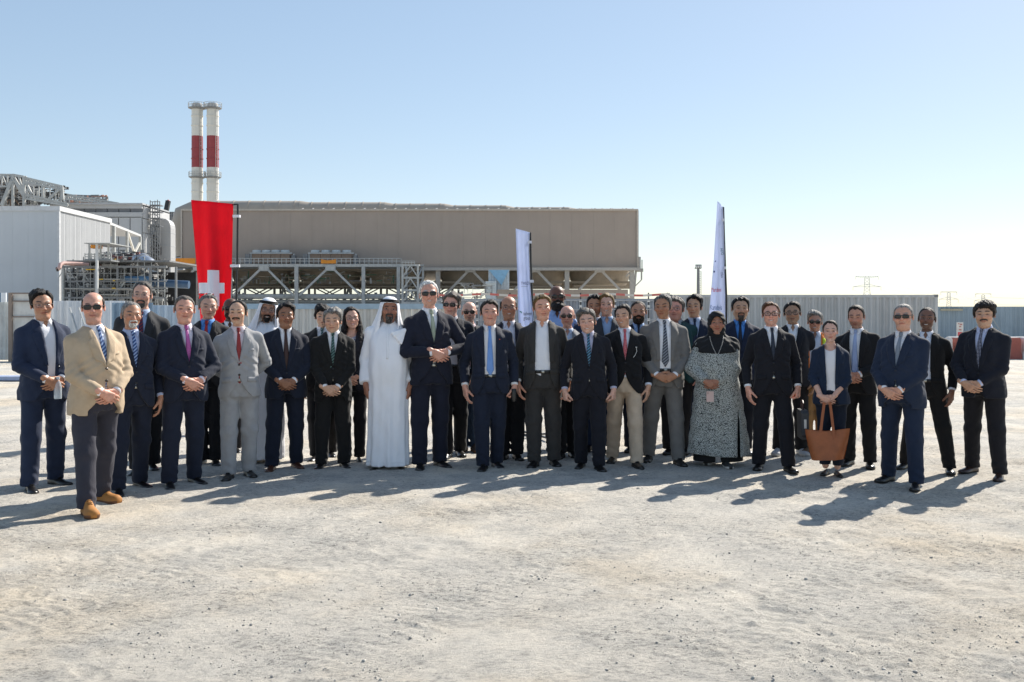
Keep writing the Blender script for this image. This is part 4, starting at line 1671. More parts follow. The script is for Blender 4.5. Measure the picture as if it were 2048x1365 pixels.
def robe_dress(sp, root, child, J, zk, ak, bk, yk, g, seed, h0, hc, R, hscale, from_head, to_head, D0, gs, fl):
    h = .0115
    pat = mat_cloth((.022, .022, .023), 'spots', (.66, .68, .63))
    gk = Grid(arange(-.40, .40, h), arange(-.40, .36, h), arange(.04, 1.50, h))
    z = [.10, .3, .6, .86, .95, 1.05, 1.15, 1.25, 1.33, 1.40, 1.445, 1.49]
    e = [.350, .328, .290, .258, .242, .235, .228, .215, .195, .16, .10, .062]
    f = [.235, .225, .212, .202, .20, .20, .195, .18, .15, .115, .08, .062]
    gk.add(prof(z, e, f, np.interp(z, zk, yk) - .01), .01)
    for i, sd in enumerate((-1, 1)):
        S, E, W = J[i]
        gk.add(cone((sd * .07, .016, 1.42), S, .05, .07), .04)
        gk.add(cone(S, E, .080, .084), .03)
        gk.add(cone(E, W, .084, .058, True), .02)
    ph = np.random.default_rng(seed).uniform(0, 6, 3)

    def dr(X, Y, Z):
        th = np.arctan2(X, -Y)
        w = np.clip((1.1 - Z) / 1.0, 0, 1)
        return -.009 * w * (np.sin(th * 7 + ph[0]) + .6 * np.sin(th * 13 + ph[1])) + .003 * np.sin(34 * Z + 20 * X)
    gk.offset(dr)
    gk.cut(lambda X, Y, Z: (Z - .12 - .10 * np.clip(-X + .02, 0, .3) + 0 * Y), (-.5, -.5, 0), (.5, .5, .26))
    gk.cut(lambda X, Y, Z: np.maximum(np.abs(X - .225 - .0 * Z) - .016 * np.clip((.75 - Z) * 2.2, 0, 1), Y + .02), (.15, -.4, .1), (.3, 0, .8))
    km = gk.front()
    dress = child('dress', gk.mesh(), [pat])
    blk = mat_cloth((.008, .008, .009), 'plain', None, .75, .8)
    gb = Grid(arange(-.30, .30, .014), arange(-.26, .26, .014), arange(.03, .9, .016))
    gb.add(prof([.055, .4, .85], [.28, .25, .2], [.17, .17, .15], [0, 0, 0]), .01)
    gb.cut(lambda X, Y, Z: np.maximum(np.abs(X + .0) - .03, Z - .3) + 0 * Y, (-.1, -.4, 0), (.1, .4, .4))
    child('underskirt', gb.mesh(), [blk])
    # black shawl over the shoulders and head covering
    gsw = Grid(arange(-.34, .34, h), arange(-.30, .28, h), arange(1.20, 1.54, h))
    zz = [1.25, 1.33, 1.40, 1.445, 1.49, 1.525]
    gsw.add(prof(zz, [.235, .225, .185, .125, .088, .07], [.205, .178, .140, .108, .092, .082], [-.008, -.004, .004, .010, .012, .010]), .01)
    for i, sd in enumerate((-1, 1)):
        S, E, W = J[i]
        gsw.add(cone((sd * .07, .016, 1.425), S, .058, .082), .04)
        gsw.add(cone(S, S * .78 + E * .22, .083, .092, True), .02)
    gsw.offset(folds(seed + 9, .006, 6, .05, .12))
    gsw.cut(lambda X, Y, Z: Z - 1.262 - .10 * np.abs(X) + 0 * Y, (-.5, -.5, 1.1), (.5, .5, 1.35))
    sm = gsw.front()
    child('shawl', gsw.mesh(), [blk])
    hs_ = .007
    gg = Grid(arange(-.15, .15, hs_), arange(-.18, .17, hs_), arange(1.42, 1.78, hs_))
    X, Y, Z = np.broadcast_arrays(gg.xs[:, None, None], gg.ys[None, :, None], gg.zs[None, None, :])
    lx, ly, lz = to_head(X, Y, Z)
    dome = np.sqrt(np.clip(1 - (np.clip(lz - .02, 0, .2) / .108) ** 2, .0004, 1))
    a = np.interp(lz, [-.22, -.16, -.10, -.04, .03], [.105, .094, .088, .091, .092]) * dome
    b = np.interp(lz, [-.22, -.16, -.10, -.04, .03], [.10, .096, .098, .110, .115]) * dome
    q = np.sqrt((lx / a) ** 2 + ((ly - .008) / b) ** 2)
    d = (q - 1) * np.minimum(a, b)
    d += -.003 * np.sin(lz * 130 + lx * 40)
    d = np.maximum(d, (lz - .1235) * .8)
    opening = np.maximum((np.sqrt((lx / .059) ** 2 + ((lz + .018) / .083) ** 2) - 1) * .05, ly + .0)
    gg.F = np.maximum(np.maximum(d, -(d + .03)), -opening).astype(np.float32)
    child('headscarf', gg.mesh(), [blk])
    mb = MB()
    for sd in (-1, 1):
        for t in np.linspace(0, 1, 15):
            x, zc = sd * (.075 - .068 * t ** 1.5), 1.46 - .20 * t
            y = float(sm(x, zc)) - .004
            mb.lathe((x, y, zc), [(.0005, -.006), (.005, -.002), (.005, .002), (.0005, .006)], 6)
    mb.build('bead_necklace', mat_plain('bead', (.55, .53, .50), .4), dress)
# ------------------------------------------------------------------ background: materials
GALV = mat_plain('galvanised_steel', (.42, .43, .42), .55, 0.0, .15, 2.0, weather=.2)
DKSTEEL = mat_plain('dark_and_shaded_steel', (.20, .205, .21), .6, 0.0, .2, 2.0, weather=.25)  # dark steel; also the galvanised steel's copy with shade in its colour
TAN_CLAD = mat_plain('tan_cladding', (.385, .325, .265), .55, 0.0, .05, .15, weather=.10)
TAN_DUCT = mat_plain('tan_duct_metal', (.43, .37, .30), .5, 0.0, .08, .3, weather=.12)
FANBR = mat_plain('fan_shroud', (.30, .25, .19), .6, 0.0, .12, .5, weather=.2)
GREYCLAD = mat_plain('grey_cladding', (.40, .42, .44), .5, 0.0, .05, .2, weather=.08)
PANELCLAD = mat_plain('pale_grey_panel', (.46, .47, .48), .5, 0.0, .06, .3, weather=.08)
DKPANE = mat_plain('dark_louvre', (.15, .16, .175), .5, 0.0, .1, 1.0)
WHITEP = mat_plain('white_paint', (.68, .66, .60), .5, 0.0, .05, .4, weather=.12)
REDP = mat_plain('dark_red_paint', (.30, .045, .05), .5, 0.0, .06, .5, weather=.1)
ORANGE = mat_plain('orange_tarpaulin', (.75, .28, .03), .7, 0.0, .12, 1.5)
DARKEQ_SHADE = mat_plain('dark_equipment_and_shade', (.026, .028, .032), .6, 0.0, .4, 1.2)  # near black; also stands for the deep shade inside the pipe rack
BLUEPIPE = mat_plain('blue_pipe', (.10, .22, .38), .4, 0.0, .1, .6)
FOIL = mat_plain('bright_foil', (.62, .63, .65), .25, 0.9, .1, 1.0, bump=.6, bscale=1.5)
PINKP = mat_plain('pink_primer', (.55, .36, .32), .6, 0.0, .1, .6)
CONTG = mat_plain('container_grey', (.47, .475, .47), .5, 0.0, .08, .8, weather=.28)
FENCEB = mat_plain('fence_pale_blue', (.52, .60, .68), .5, 0.0, .08, .8, weather=.2)
FENCEW = mat_plain('fence_white', (.74, .77, .80), .5, 0.0, .06, .8, weather=.2)
FENCEG = mat_plain('fence_beige', (.58, .56, .52), .55, 0.0, .06, .8, weather=.18)
FENCED = mat_plain('fence_steel_blue', (.30, .37, .42), .5, 0.0, .1, .8, weather=.22)
BLACKP = mat_plain('black_pole', (.010, .010, .011), .4)


def ribbed(name, col, period, depth, rough=.5, weather=.05):
    """cladding whose fine ribs are too far away to tell apart"""
    t = NT(name)
    v = t.coords()
    n = t.noise(v, .25, 4)
    c = t.ramp(n, [(.3, tuple(x * .95 for x in col)), (.7, tuple(x * 1.05 for x in col))])
    n2 = t.noise(t.coords((1, 1, .05)), 1.4, 5, .7)
    c = t.mix(1.0, c, t.ramp(n2, [(.45, (1, 1, 1)), (.8, (1 - weather,) * 3)]), 'MULTIPLY')
    t.l(c, t.p.inputs['Base Color'])
    t.p.inputs['Roughness'].default_value = rough
    w = t.n('ShaderNodeTexWave', wave_type='BANDS', bands_direction='X')
    w.inputs['Scale'].default_value = 1 / period / 3.18
    sx = t.coords((1, 1, 0))
    t.l(sx, w.inputs['Vector'])
    t.l(t.bump(w.outputs[1], .04, depth), t.p.inputs['Normal'])
    return t.m


# ------------------------------------------------------------------ air-cooled condenser (large tan building on steel legs)
def px_bar(mb, p, q, d, w, dep=None):
    mb.bar(at(p[0], p[1], d), at(q[0], q[1], d), w, dep)


def build_condenser():
    D = 150.0
    r = D / FPX
    root = thing('condenser_building', at(820, 633 + CH / r, D), 'huge tan windowless building raised on a grey steel frame', 'building')
    o0 = root.location

    def B():
        return MB(o0)
    depth = 46
    # wall of tall cladding panels
    xs = np.linspace(365.5, 1273, 22)
    for a, b in zip(xs[:-1], xs[1:]):
        left = b < 862
        p0, p1 = at(a, 420.5, D), at(b, 527 if left else 539, D)
        m = B().box((p0.x, D, p1.z), (p1.x - .010, D + .25, p0.z))
        m.build('cladding_panel', TAN_WALL, root)
    c0, c1 = at(365, 421.5, D), at(1273, 539, D)
    B().box((c0.x + .1, D + .2, at(0, 530, D).z), (c1.x - .1, D + depth, c0.z)).build('wall', TAN_CLAD, root)
    e = B()
    e.box((c0.x - .15, D - .25, c0.z - .05), (c1.x + .25, D + .4, c0.z + .22))
    e.box((c0.x - .22, D - .2, at(0, 531, D).z), (c0.x, D + .5, c0.z))
    e.box((c1.x, D - .2, c1.z), (c1.x + .3, D + .5, c0.z))
    e.build('wall_trim', mat_plain('pale_tan_trim', (.50, .44, .37), .5), root)
    # light roof brackets along the top edge
    br = B()
    for x in np.arange(600, 1270, 20.6):
        br.bar(at(x, 420.5, D), at(x + 7, 417.0, D + .6), .14, .10)
    br.build('roof_bracket', mat_plain('pale_bracket', (.75, .72, .68), .5), root, kind='stuff')
    # stepped steam duct on the roof
    steps = [(357, 601, 402.2, 50), (601, 771, 404.8, 46), (771, 890, 407.6, 40), (890, 1012, 411.0, 33), (1012, 1137, 414.6, 25), (1137, 1262, 417.6, 18)]
    Dd = D + 5
    for k, (x0, x1, top, dia) in enumerate(steps):
        rr = dia / 2 * Dd / FPX
        zc = CH + (HZ - top) * Dd / FPX - rr
        X0, X1 = (x0 - 1024) * Dd / FPX, (x1 - 1024) * Dd / FPX
        m = B()
        if k == 0:
            pts = [(X0 - rr * .15 + rr * .6, zc - 1.9 * rr - 3), (X0 - rr * .05 + rr * .3, zc - rr * 1.0), (X0 + rr * .5, zc - .25 * rr), (X0 + 1.2 * rr, zc), (X1, zc)]
            m.tube([(x, Dd, z) for x, z in pts], [rr * .62, rr * .85, rr * .95, rr, rr], 20)
        else:
            pr = steps[k - 1][3] / 2 * Dd / FPX
            m.tube([(X0 - .02, Dd, zc), (X0 + .6, Dd, zc), (X0 + 1.2, Dd, zc), (X1, Dd, zc)], [rr, rr, rr, rr], 20)
            # reducer cone from the previous section
            pz = CH + (HZ - steps[k - 1][2]) * Dd / FPX - pr
            m.tube([(X0 - .02, Dd, pz), (X0 + 1.3, Dd, zc)], [pr, rr], 20, cap=False)
        d_ = m.build('steam_duct', TAN_DUCT, root, smooth=True)
        n = max(2, int(round((x1 - x0) / 31)))
        for j in range(n):
            xx = X0 + (X1 - X0) * (j + .7) / n
            if xx < X0 + rr * (1.4 if k == 0 else .0):
                continue
            B().tube([(xx - .09, Dd, zc), (xx + .09, Dd, zc)], rr + .07, 20).build('duct_ring', TAN_DUCT, d_, smooth=False)
    # walkway deck on the left with hand rail
    y0 = D - 6.0
    L, Rr = at(329, 529, y0), at(803, 535, y0)
    B().box((L.x, y0, at(0, 534, y0).z), (Rr.x, y0 + 6.2, at(0, 528.3, y0).z)).build('deck_beam', GALV, root)
    rl = B()
    for yy in (517.3, 522.6):
        px_bar(rl, (462, yy), (801, yy), y0, .09)
    for x in np.arange(462, 803, 9.2):
        px_bar(rl, (x, 517.3), (x, 528.5), y0, .09)
    rl.build('hand_rail', GALV, root)
    B().box((at(330, 0, y0).x, y0 - .1, at(0, 528, y0).z), (at(391, 0, y0).x, y0, at(0, 517, y0).z)).build('orange_screen', ORANGE, root)
    sg = B()
    for i in range(12):
        f = i / 11
        sag = 1.6 * (1 - (2 * f - 1) ** 2)
        xa, xb = 642 + 30 * f, 642 + 30 * (f + 1 / 11)
        if i < 11:
            a, b = at(xa, 518.5 + sag * 1.6, y0 - .25), at(xb, 518.5 + 1.6 * 1.6 * (1 - (2 * (f + 1 / 11) - 1) ** 2), y0 - .2)
            c = at(xb, 527.5, y0 - .25)
            d = at(xa, 527.5, y0 - .25)
            sg.add([a, d, c, b], [(0, 1, 2, 3)])
    sg.build('orange_tarpaulin', ORANGE, root)
    # right hand edge beam
    px = B()
    px.bar(at(845, 538.5, D - 1), at(1279, 538.5, D - 1), .5, .45)
    px.build('edge_beam', mat_plain('edge_beam_paint', (.42, .39, .35), .55), root)
    # front columns and braces
    cols_l = [333, 461, 593, 727, 797]
    for x in cols_l:
        b = B()
        px_bar(b, (x, 534), (x, 680), y0, .5, .5)
        b.build('column', GALV, root)
    for ap, l, rgt in ((397, 338, 456), (528, 466, 588), (661, 598, 722)):
        for e_ in (l, rgt):
            b = B()
            px_bar(b, (ap + (3 if e_ > ap else -3), 535), (e_, 592), y0, .32, .3)
            b.build('brace', GALV, root)
        b = B()
        px_bar(b, (ap - 10, 536), (ap + 10, 536), y0, .55, .9)
        b.build('gusset', GALV, root)
    D2 = D - .5
    TANST = mat_plain('tan_steel', (.40, .37, .33), .55)
    for x in (876, 1005, 1134, 1264):
        b = B()
        px_bar(b, (x, 540), (x, 690), D2, .7, .55)
        b.build('column', TANST, root)
    for ap in (941, 1070, 1199):
        for s in (-1, 1):
            b = B()
            px_bar(b, (ap + 3 * s, 541), (ap + 60 * s, 600), D2, .42, .35)
            b.build('brace', TANST, root)
        b = B()
        px_bar(b, (ap - 10, 542), (ap + 10, 542), D2, .9, .5)
        b.build('gusset', TANST, root)
    # fan bells under the floor
    for k, x in enumerate((398, 527, 661, 790, 941, 1070, 1199)):
        dd = D + 7
        c = at(x, 543, dd)
        rr = 61 * dd / FPX
        bell = B().lathe((c.x, dd, 0), [(rr, c.z), (rr * .995, c.z - .6), (rr * .96, c.z - 1.3), (rr * .90, c.z - 1.9), (rr * .86, c.z - 2.25), (rr * .80, c.z - 2.3), (0.3, c.z - 2.3)], 36).build('fan_bell', FANBR, root, smooth=True)
        g_ = B()
        for q in range(5):
            g_.bar((c.x - rr * .9, dd - rr + q * rr * .5, c.z - 2.55), (c.x + rr * .9, dd - rr + q * rr * .5, c.z - 2.55), .22)
        g_.build('fan_bridge', FANBR, root)
    B().box((at(366, 0, D).x, D + 1.0, at(0, 541, D).z), (at(1262, 0, D).x, D + 44, at(0, 536, D).z)).build('floor_slab', FANBR, root)
    mt = B()
    for yy, dd, w in ((571, D + 10, .9), (565, D + 3, .35), (575, D + 16, .5)):
        px_bar(mt, (430, yy), (1262, yy), dd, w)
    mt.build('underfloor_beam', FANBR, root)
    # second and third rows of columns, thinner and further back
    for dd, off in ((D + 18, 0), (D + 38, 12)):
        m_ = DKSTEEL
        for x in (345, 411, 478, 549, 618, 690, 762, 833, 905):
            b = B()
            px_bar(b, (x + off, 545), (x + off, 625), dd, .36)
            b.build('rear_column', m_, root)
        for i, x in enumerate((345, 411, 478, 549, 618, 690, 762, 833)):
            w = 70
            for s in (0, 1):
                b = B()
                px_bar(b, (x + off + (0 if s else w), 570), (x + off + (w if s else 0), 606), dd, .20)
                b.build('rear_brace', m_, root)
    for s, x in ((1, 560), (1, 690), (1, 820), (-1, 575), (-1, 705), (-1, 835)):
        b = B()
        px_bar(b, (x, 541), (x + 13 * s, 598), D + 8, .3)
        b.build('rear_brace', GALV, root)
    for ap in (398, 464, 530, 596, 662, 728, 900, 1005, 1135):
        for s in (-1, 1):
            b = B()
            px_bar(b, (ap + 2 * s, 542), (ap + 48 * s, 578), D + 12, .26)
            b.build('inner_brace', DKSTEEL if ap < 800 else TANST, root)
    greeble(tuple(o0), root, 470, 800, 541, 568, D - 4, D + 6, 240, 91, (DKSTEEL, GALV, FANBR, mat_plain('green_tray', (.05, .14, .09), .6)), 'hung_pipework')
    greeble(tuple(o0), root, 338, 460, 541, 606, D - 4, D + 10, 240, 92, (DKSTEEL, GALV, DARKEQ_SHADE), 'hung_pipework')
    greeble(tuple(o0), root, 470, 860, 588, 610, D - 5, D + 6, 120, 93, (DKSTEEL, GALV), 'hung_pipework')
    # low horizontal pipes
    for yy, dd, w, x1 in ((593.5, y0 + 1, .62, 812), (603, y0 + 2, .35, 850), (607, y0 + 3, .3, 850)):
        b = B()
        b.tube([at(333, yy, dd), at(x1, yy, dd)], w / 2 * 1.2, 8)
        b.build('pipe', GALV, root, smooth=True)
    # right end balcony with hanging frame
    z = B()
    for p, q, w in (((1279, 515), (1279, 541), .2), ((1284, 520), (1284, 541), .14), ((1270, 541), (1286, 541), .5), ((1283, 541), (1283, 560), .2), ((1283, 560), (1266, 577), .16), ((1265, 541), (1252, 553), .2), ((1258, 553), (1266, 585), .2), ((1272, 541), (1268, 585), .3)):
        px_bar(z, p, q, D2, w)
    z.build('end_balcony', mat_plain('balcony_steel', (.38, .36, .33), .6), root)
    B().box(tuple(at(1275.5, 539, D)), tuple(at(1281.5, 514, D) + Vector((0, 4, 0)))).build('end_cabinet', mat_plain('cabinet_grey', (.25, .25, .25), .6), root)


TAN_WALL = ribbed('tan_wall_cladding', (.365, .298, .248), .9, .02)


def build_coolers():
    D = 146.2
    for i, (x0, x1) in enumerate(((500, 584), (616, 708))):
        o = at((x0 + x1) / 2, 528, D)
        t = thing('cooling_unit', o, ('row of cooling fans on the deck nearest the red flag', 'row of cooling fans on the deck above the orange tarpaulin')[i], 'cooling unit', 'cooling units on the condenser deck')
        n = 4
        for k in range(n):
            a = x0 + 4 + (x1 - x0 - 8) * k / n
            b = x0 + 4 + (x1 - x0 - 8) * (k + 1) / n
            A, B_ = at(a, 527, D + .4), at(b, 506.5, D + .4)
            MB(o).box((A.x, D + .4, A.z), (B_.x - .06, D + 2.6, B_.z)).build('housing', mat_plain('cooler_brown', (.26, .185, .135), .6, var=.15), t)
            c = at((a + b) / 2, 506.5, D + 1.4)
            MB(o).lathe((c.x, D + 1.4, c.z), [(.62, 0), (.66, .30), (.60, .42), (.15, .44)], 14).build('fan_cowl', mat_plain('cooler_pale', (.52, .56, .57), .5), t, smooth=True)
        m = MB(o)
        m.bar(at(x0, 506.8, D + .2), at(x1, 506.8, D + .2), .18, .2)
        for x in (x0 + 2, x0 - 6, x1 + 4):
            m.bar(at(x, 508, D + .3), at(x, 528, D + .3), .18)
        m.build('frame', mat_plain('cooler_frame', (.40, .42, .42), .5), t)
        MB(o).box(tuple(at(x0 - 10, 528, D)), tuple(at(x0 - 1, 508, D) + Vector((0, 1, 0)))).build('control_box', DKSTEEL, t)
        MB(o).box(tuple(at(x1 - 1, 528, D)), tuple(at(x1 + 6, 511, D) + Vector((0, 1, 0)))).build('control_box', DKSTEEL, t)


def build_chimneys():
    D = 235.0
    k = D / FPX
    for i, (cx, hw) in enumerate(((394.5, 11.0), (425.5, 11.6))):
        X = (cx - 1024) * k
        z = lambda y: CH + (HZ - y) * k
        R_ = hw * k
        t = thing('chimney', (X, D, 0), ('left one of two tall white chimneys with a dark red band', 'right one of two tall white chimneys with a dark red band')[i], 'chimney', 'twin chimneys')
        o = (X, D, 0)
        for a, b, m in ((680, 336, WHITEP), (336, 273, REDP), (273, 217, WHITEP)):
            MB(o).lathe((X, D, 0), [(R_, z(a)), (R_, z(b))], 28).build('shaft' if m is WHITEP else 'red_band', m, t, smooth=True)
        for yy in (367, 318, 299, 252, 233, 384):
            MB(o).lathe((X, D, 0), [(R_, z(yy) - .12), (R_ + .12, z(yy) - .1), (R_ + .12, z(yy) + .1), (R_, z(yy) + .12)], 28).build('shaft_ring', WHITEP if not 273 < yy < 336 else REDP, t)
        MB(o).lathe((X, D, 0), [(R_ * .94, z(217)), (R_ * .94, z(212)), (R_ * .82, z(207)), (R_ * .70, z(207)), (R_ * .68, z(214))], 28).build('cap', mat_plain('chimney_cap', (.42, .42, .41), .6), t, smooth=True)
        for yy, rw in ((216.5, 17.5), (354.5, 16.5)):
            pl = MB(o).lathe((X, D, 0), [(R_ + .02, z(yy + 3.2)), (rw * k, z(yy + .8)), (rw * k, z(yy)), (R_ + .02, z(yy))], 28).build('platform', DKSTEEL, t)
            rl = MB(o)
            for h in (.6, 1.15):
                rl.tube([(X + math.cos(a) * rw * k, D + math.sin(a) * rw * k, z(yy) + h) for a in np.linspace(0, 2 * PI, 25)[:-1]], .05, 4, closed=True)
            for a in np.linspace(0, 2 * PI, 17)[:-1]:
                rl.bar((X + math.cos(a) * rw * k, D + math.sin(a) * rw * k, z(yy)), (X + math.cos(a) * rw * k, D + math.sin(a) * rw * k, z(yy) + 1.15), .06)
            rl.build('railing', GALV, pl)
        ld = MB(o)
        a = -.75
        ca, sa = math.cos(a), math.sin(a)
        lx, ly = X + ca * (R_ + .35), D + sa * (R_ + .35)
        for s in (-.22, .22):
            ld.bar((lx + s, ly, z(400)), (lx + s, ly, z(218)), .07)
        for zz in np.arange(z(400), z(218), .9):
            ld.bar((lx - .22, ly, zz), (lx + .22, ly, zz), .05)
        ld.build('ladder', GALV, t)


def build_left_hall():
    D = 90.0
    A = at(118, 413, D)
    zt = A.z
    x0 = at(-160, 413, D).x
    o = (A.x - 8, D, 0)
    t = thing('grey_hall', o, 'plain light grey metal clad hall at the left edge', 'building')
    D2 = 101.5
    m1 = ribbed('hall_front_ribs', (.54, .565, .59), .33, .02, .45)
    n = 9
    xs = np.linspace(x0, A.x, n + 1)
    for a, b in zip(xs[:-1], xs[1:]):
        MB(o).box((a, D, 0), (b - .006, D + .12, zt - .3)).build('wall_panel', m1, t)
    # side wall, panels along depth
    ys = np.linspace(D + .12, D2, 11)
    ms = mat_plain('hall_side', (.41, .42, .43), .5, 0, .05, .4, weather=.06)
    for a, b in zip(ys[:-1], ys[1:]):
        c = MB(o)
        c.box((A.x - .14, a, 0), (A.x - .02, b - .004, zt - .3))
        for yy in np.arange(a + .1, b, .26):
            c.bar((A.x - .02, yy, 0), (A.x - .02, yy, zt - .3), .035)
        c.build('side_panel', ms, t)
    MB(o).box((x0, D + .15, 0), (A.x - .16, D2, zt - .35)).build('wall', GREYCLAD, t)
    tr = MB(o)
    tr.box((x0, D - .12, zt - .42), (A.x + .12, D + .2, zt))
    tr.box((A.x - .2, D + .2, zt - .42), (A.x + .12, D2 + .1, zt))
    tr.box((A.x - .10, D - .10, 0), (A.x + .08, D + .12, zt - .42))
    tr.build('roof_trim', mat_plain('hall_trim', (.60, .61, .62), .5), t)
    MB(o).box((x0, D + .2, zt - .3), (A.x - .2, D2, zt - .1)).build('roof', GREYCLAD, t)
    # lean-to canopy behind
    q = thing('canopy', (at(250, 0, 108).x, 108, 0), 'open steel canopy with cross bracing behind the grey hall', 'canopy')
    oq = q.location
    R1, R2 = at(219, 449, 101.7), at(282, 474, 117)
    rf = MB(oq)
    rf.add([R1 + Vector((0, 0, .25)), R2 + Vector((0, 0, .25)), R2 + Vector((-6, 0, .4)), R1 + Vector((-6, 0, .4)), R1, R2, R2 + Vector((-6, 0, .1)), R1 + Vector((-6, 0, .1))],
           [(0, 1, 2, 3), (7, 6, 5, 4), (4, 5, 1, 0), (5, 6, 2, 1), (6, 7, 3, 2), (7, 4, 0, 3)])
    rf.build('roof', mat_plain('canopy_roof', (.55, .55, .55), .5), q)
    for f in (.12, .52, .97):
        p = R1.lerp(R2, f)
        MB(oq).bar((p.x, p.y, 0), (p.x, p.y, p.z), .34 if f < .2 else .26).build('column', GALV, q)
    p, p2 = R1.lerp(R2, .55), R1.lerp(R2, .95)
    for za, zb_ in ((0, -3.6), (-3.6, -.6)):
        MB(oq).bar((p.x, p.y, p.z + za - .2), (p2.x, p2.y, p2.z + zb_ - .2), .2).build('brace', WHITEP, q)


def truss(o, t, p0, p1, q0, q1, n, w, m, part='truss_member'):
    """trapezoid lattice between top chord p0-p1 and bottom chord q0-q1"""
    for a, b in ((p0, p1), (q0, q1)):
        MB(o).bar(a, b, w * 1.3).build('chord', m, t)
    w2 = MB(o)
    for i in range(n + 1):
        f = i / n
        a, b = p0.lerp(p1, f), q0.lerp(q1, f)
        w2.bar(a, b, w)
        if i < n:
            c, d = p0.lerp(p1, (i + 1) / n), q0.lerp(q1, (i + 1) / n)
            w2.bar(*((a, d) if i % 2 else (b, c)), w * .8)
    w2.build(part, m, t)


def greeble(o, t, x0, x1, y0, y1, d0, d1, n, seed, mats, name):
    """tangle of pipework too dense to pick apart"""
    r = random.Random(seed)
    ms = [MB(o) for _ in mats]
    for i in range(n):
        m = ms[r.randrange(len(mats))]
        d = r.uniform(d0, d1)
        x, y = r.uniform(x0, x1), r.uniform(y0, y1)
        k = r.random()
        L = r.uniform(6, 34)
        w = r.choice((.04, .05, .06, .08, .12, .18))
        if k < .42:
            m.bar(at(x, y, d), at(min(x + L, x1), y + r.uniform(-.4, .4), d), w)
        elif k < .8:
            m.bar(at(x, y, d), at(x, min(y + L * .7, y1), d), w)
        elif k < .9:
            m.bar(at(x, y, d), at(min(x + L * .5, x1), min(y1, max(y0, y + r.uniform(-12, 12))), d), w * .7)
        else:
            p = at(x, y, d)
            s = r.uniform(.1, .32)
            m.box((p.x, p.y, p.z), (p.x + s * 1.4, p.y + s, p.z + s))
    for m, mt in zip(ms, mats):
        if m.v:
            m.build(name, mt, t, kind='stuff')


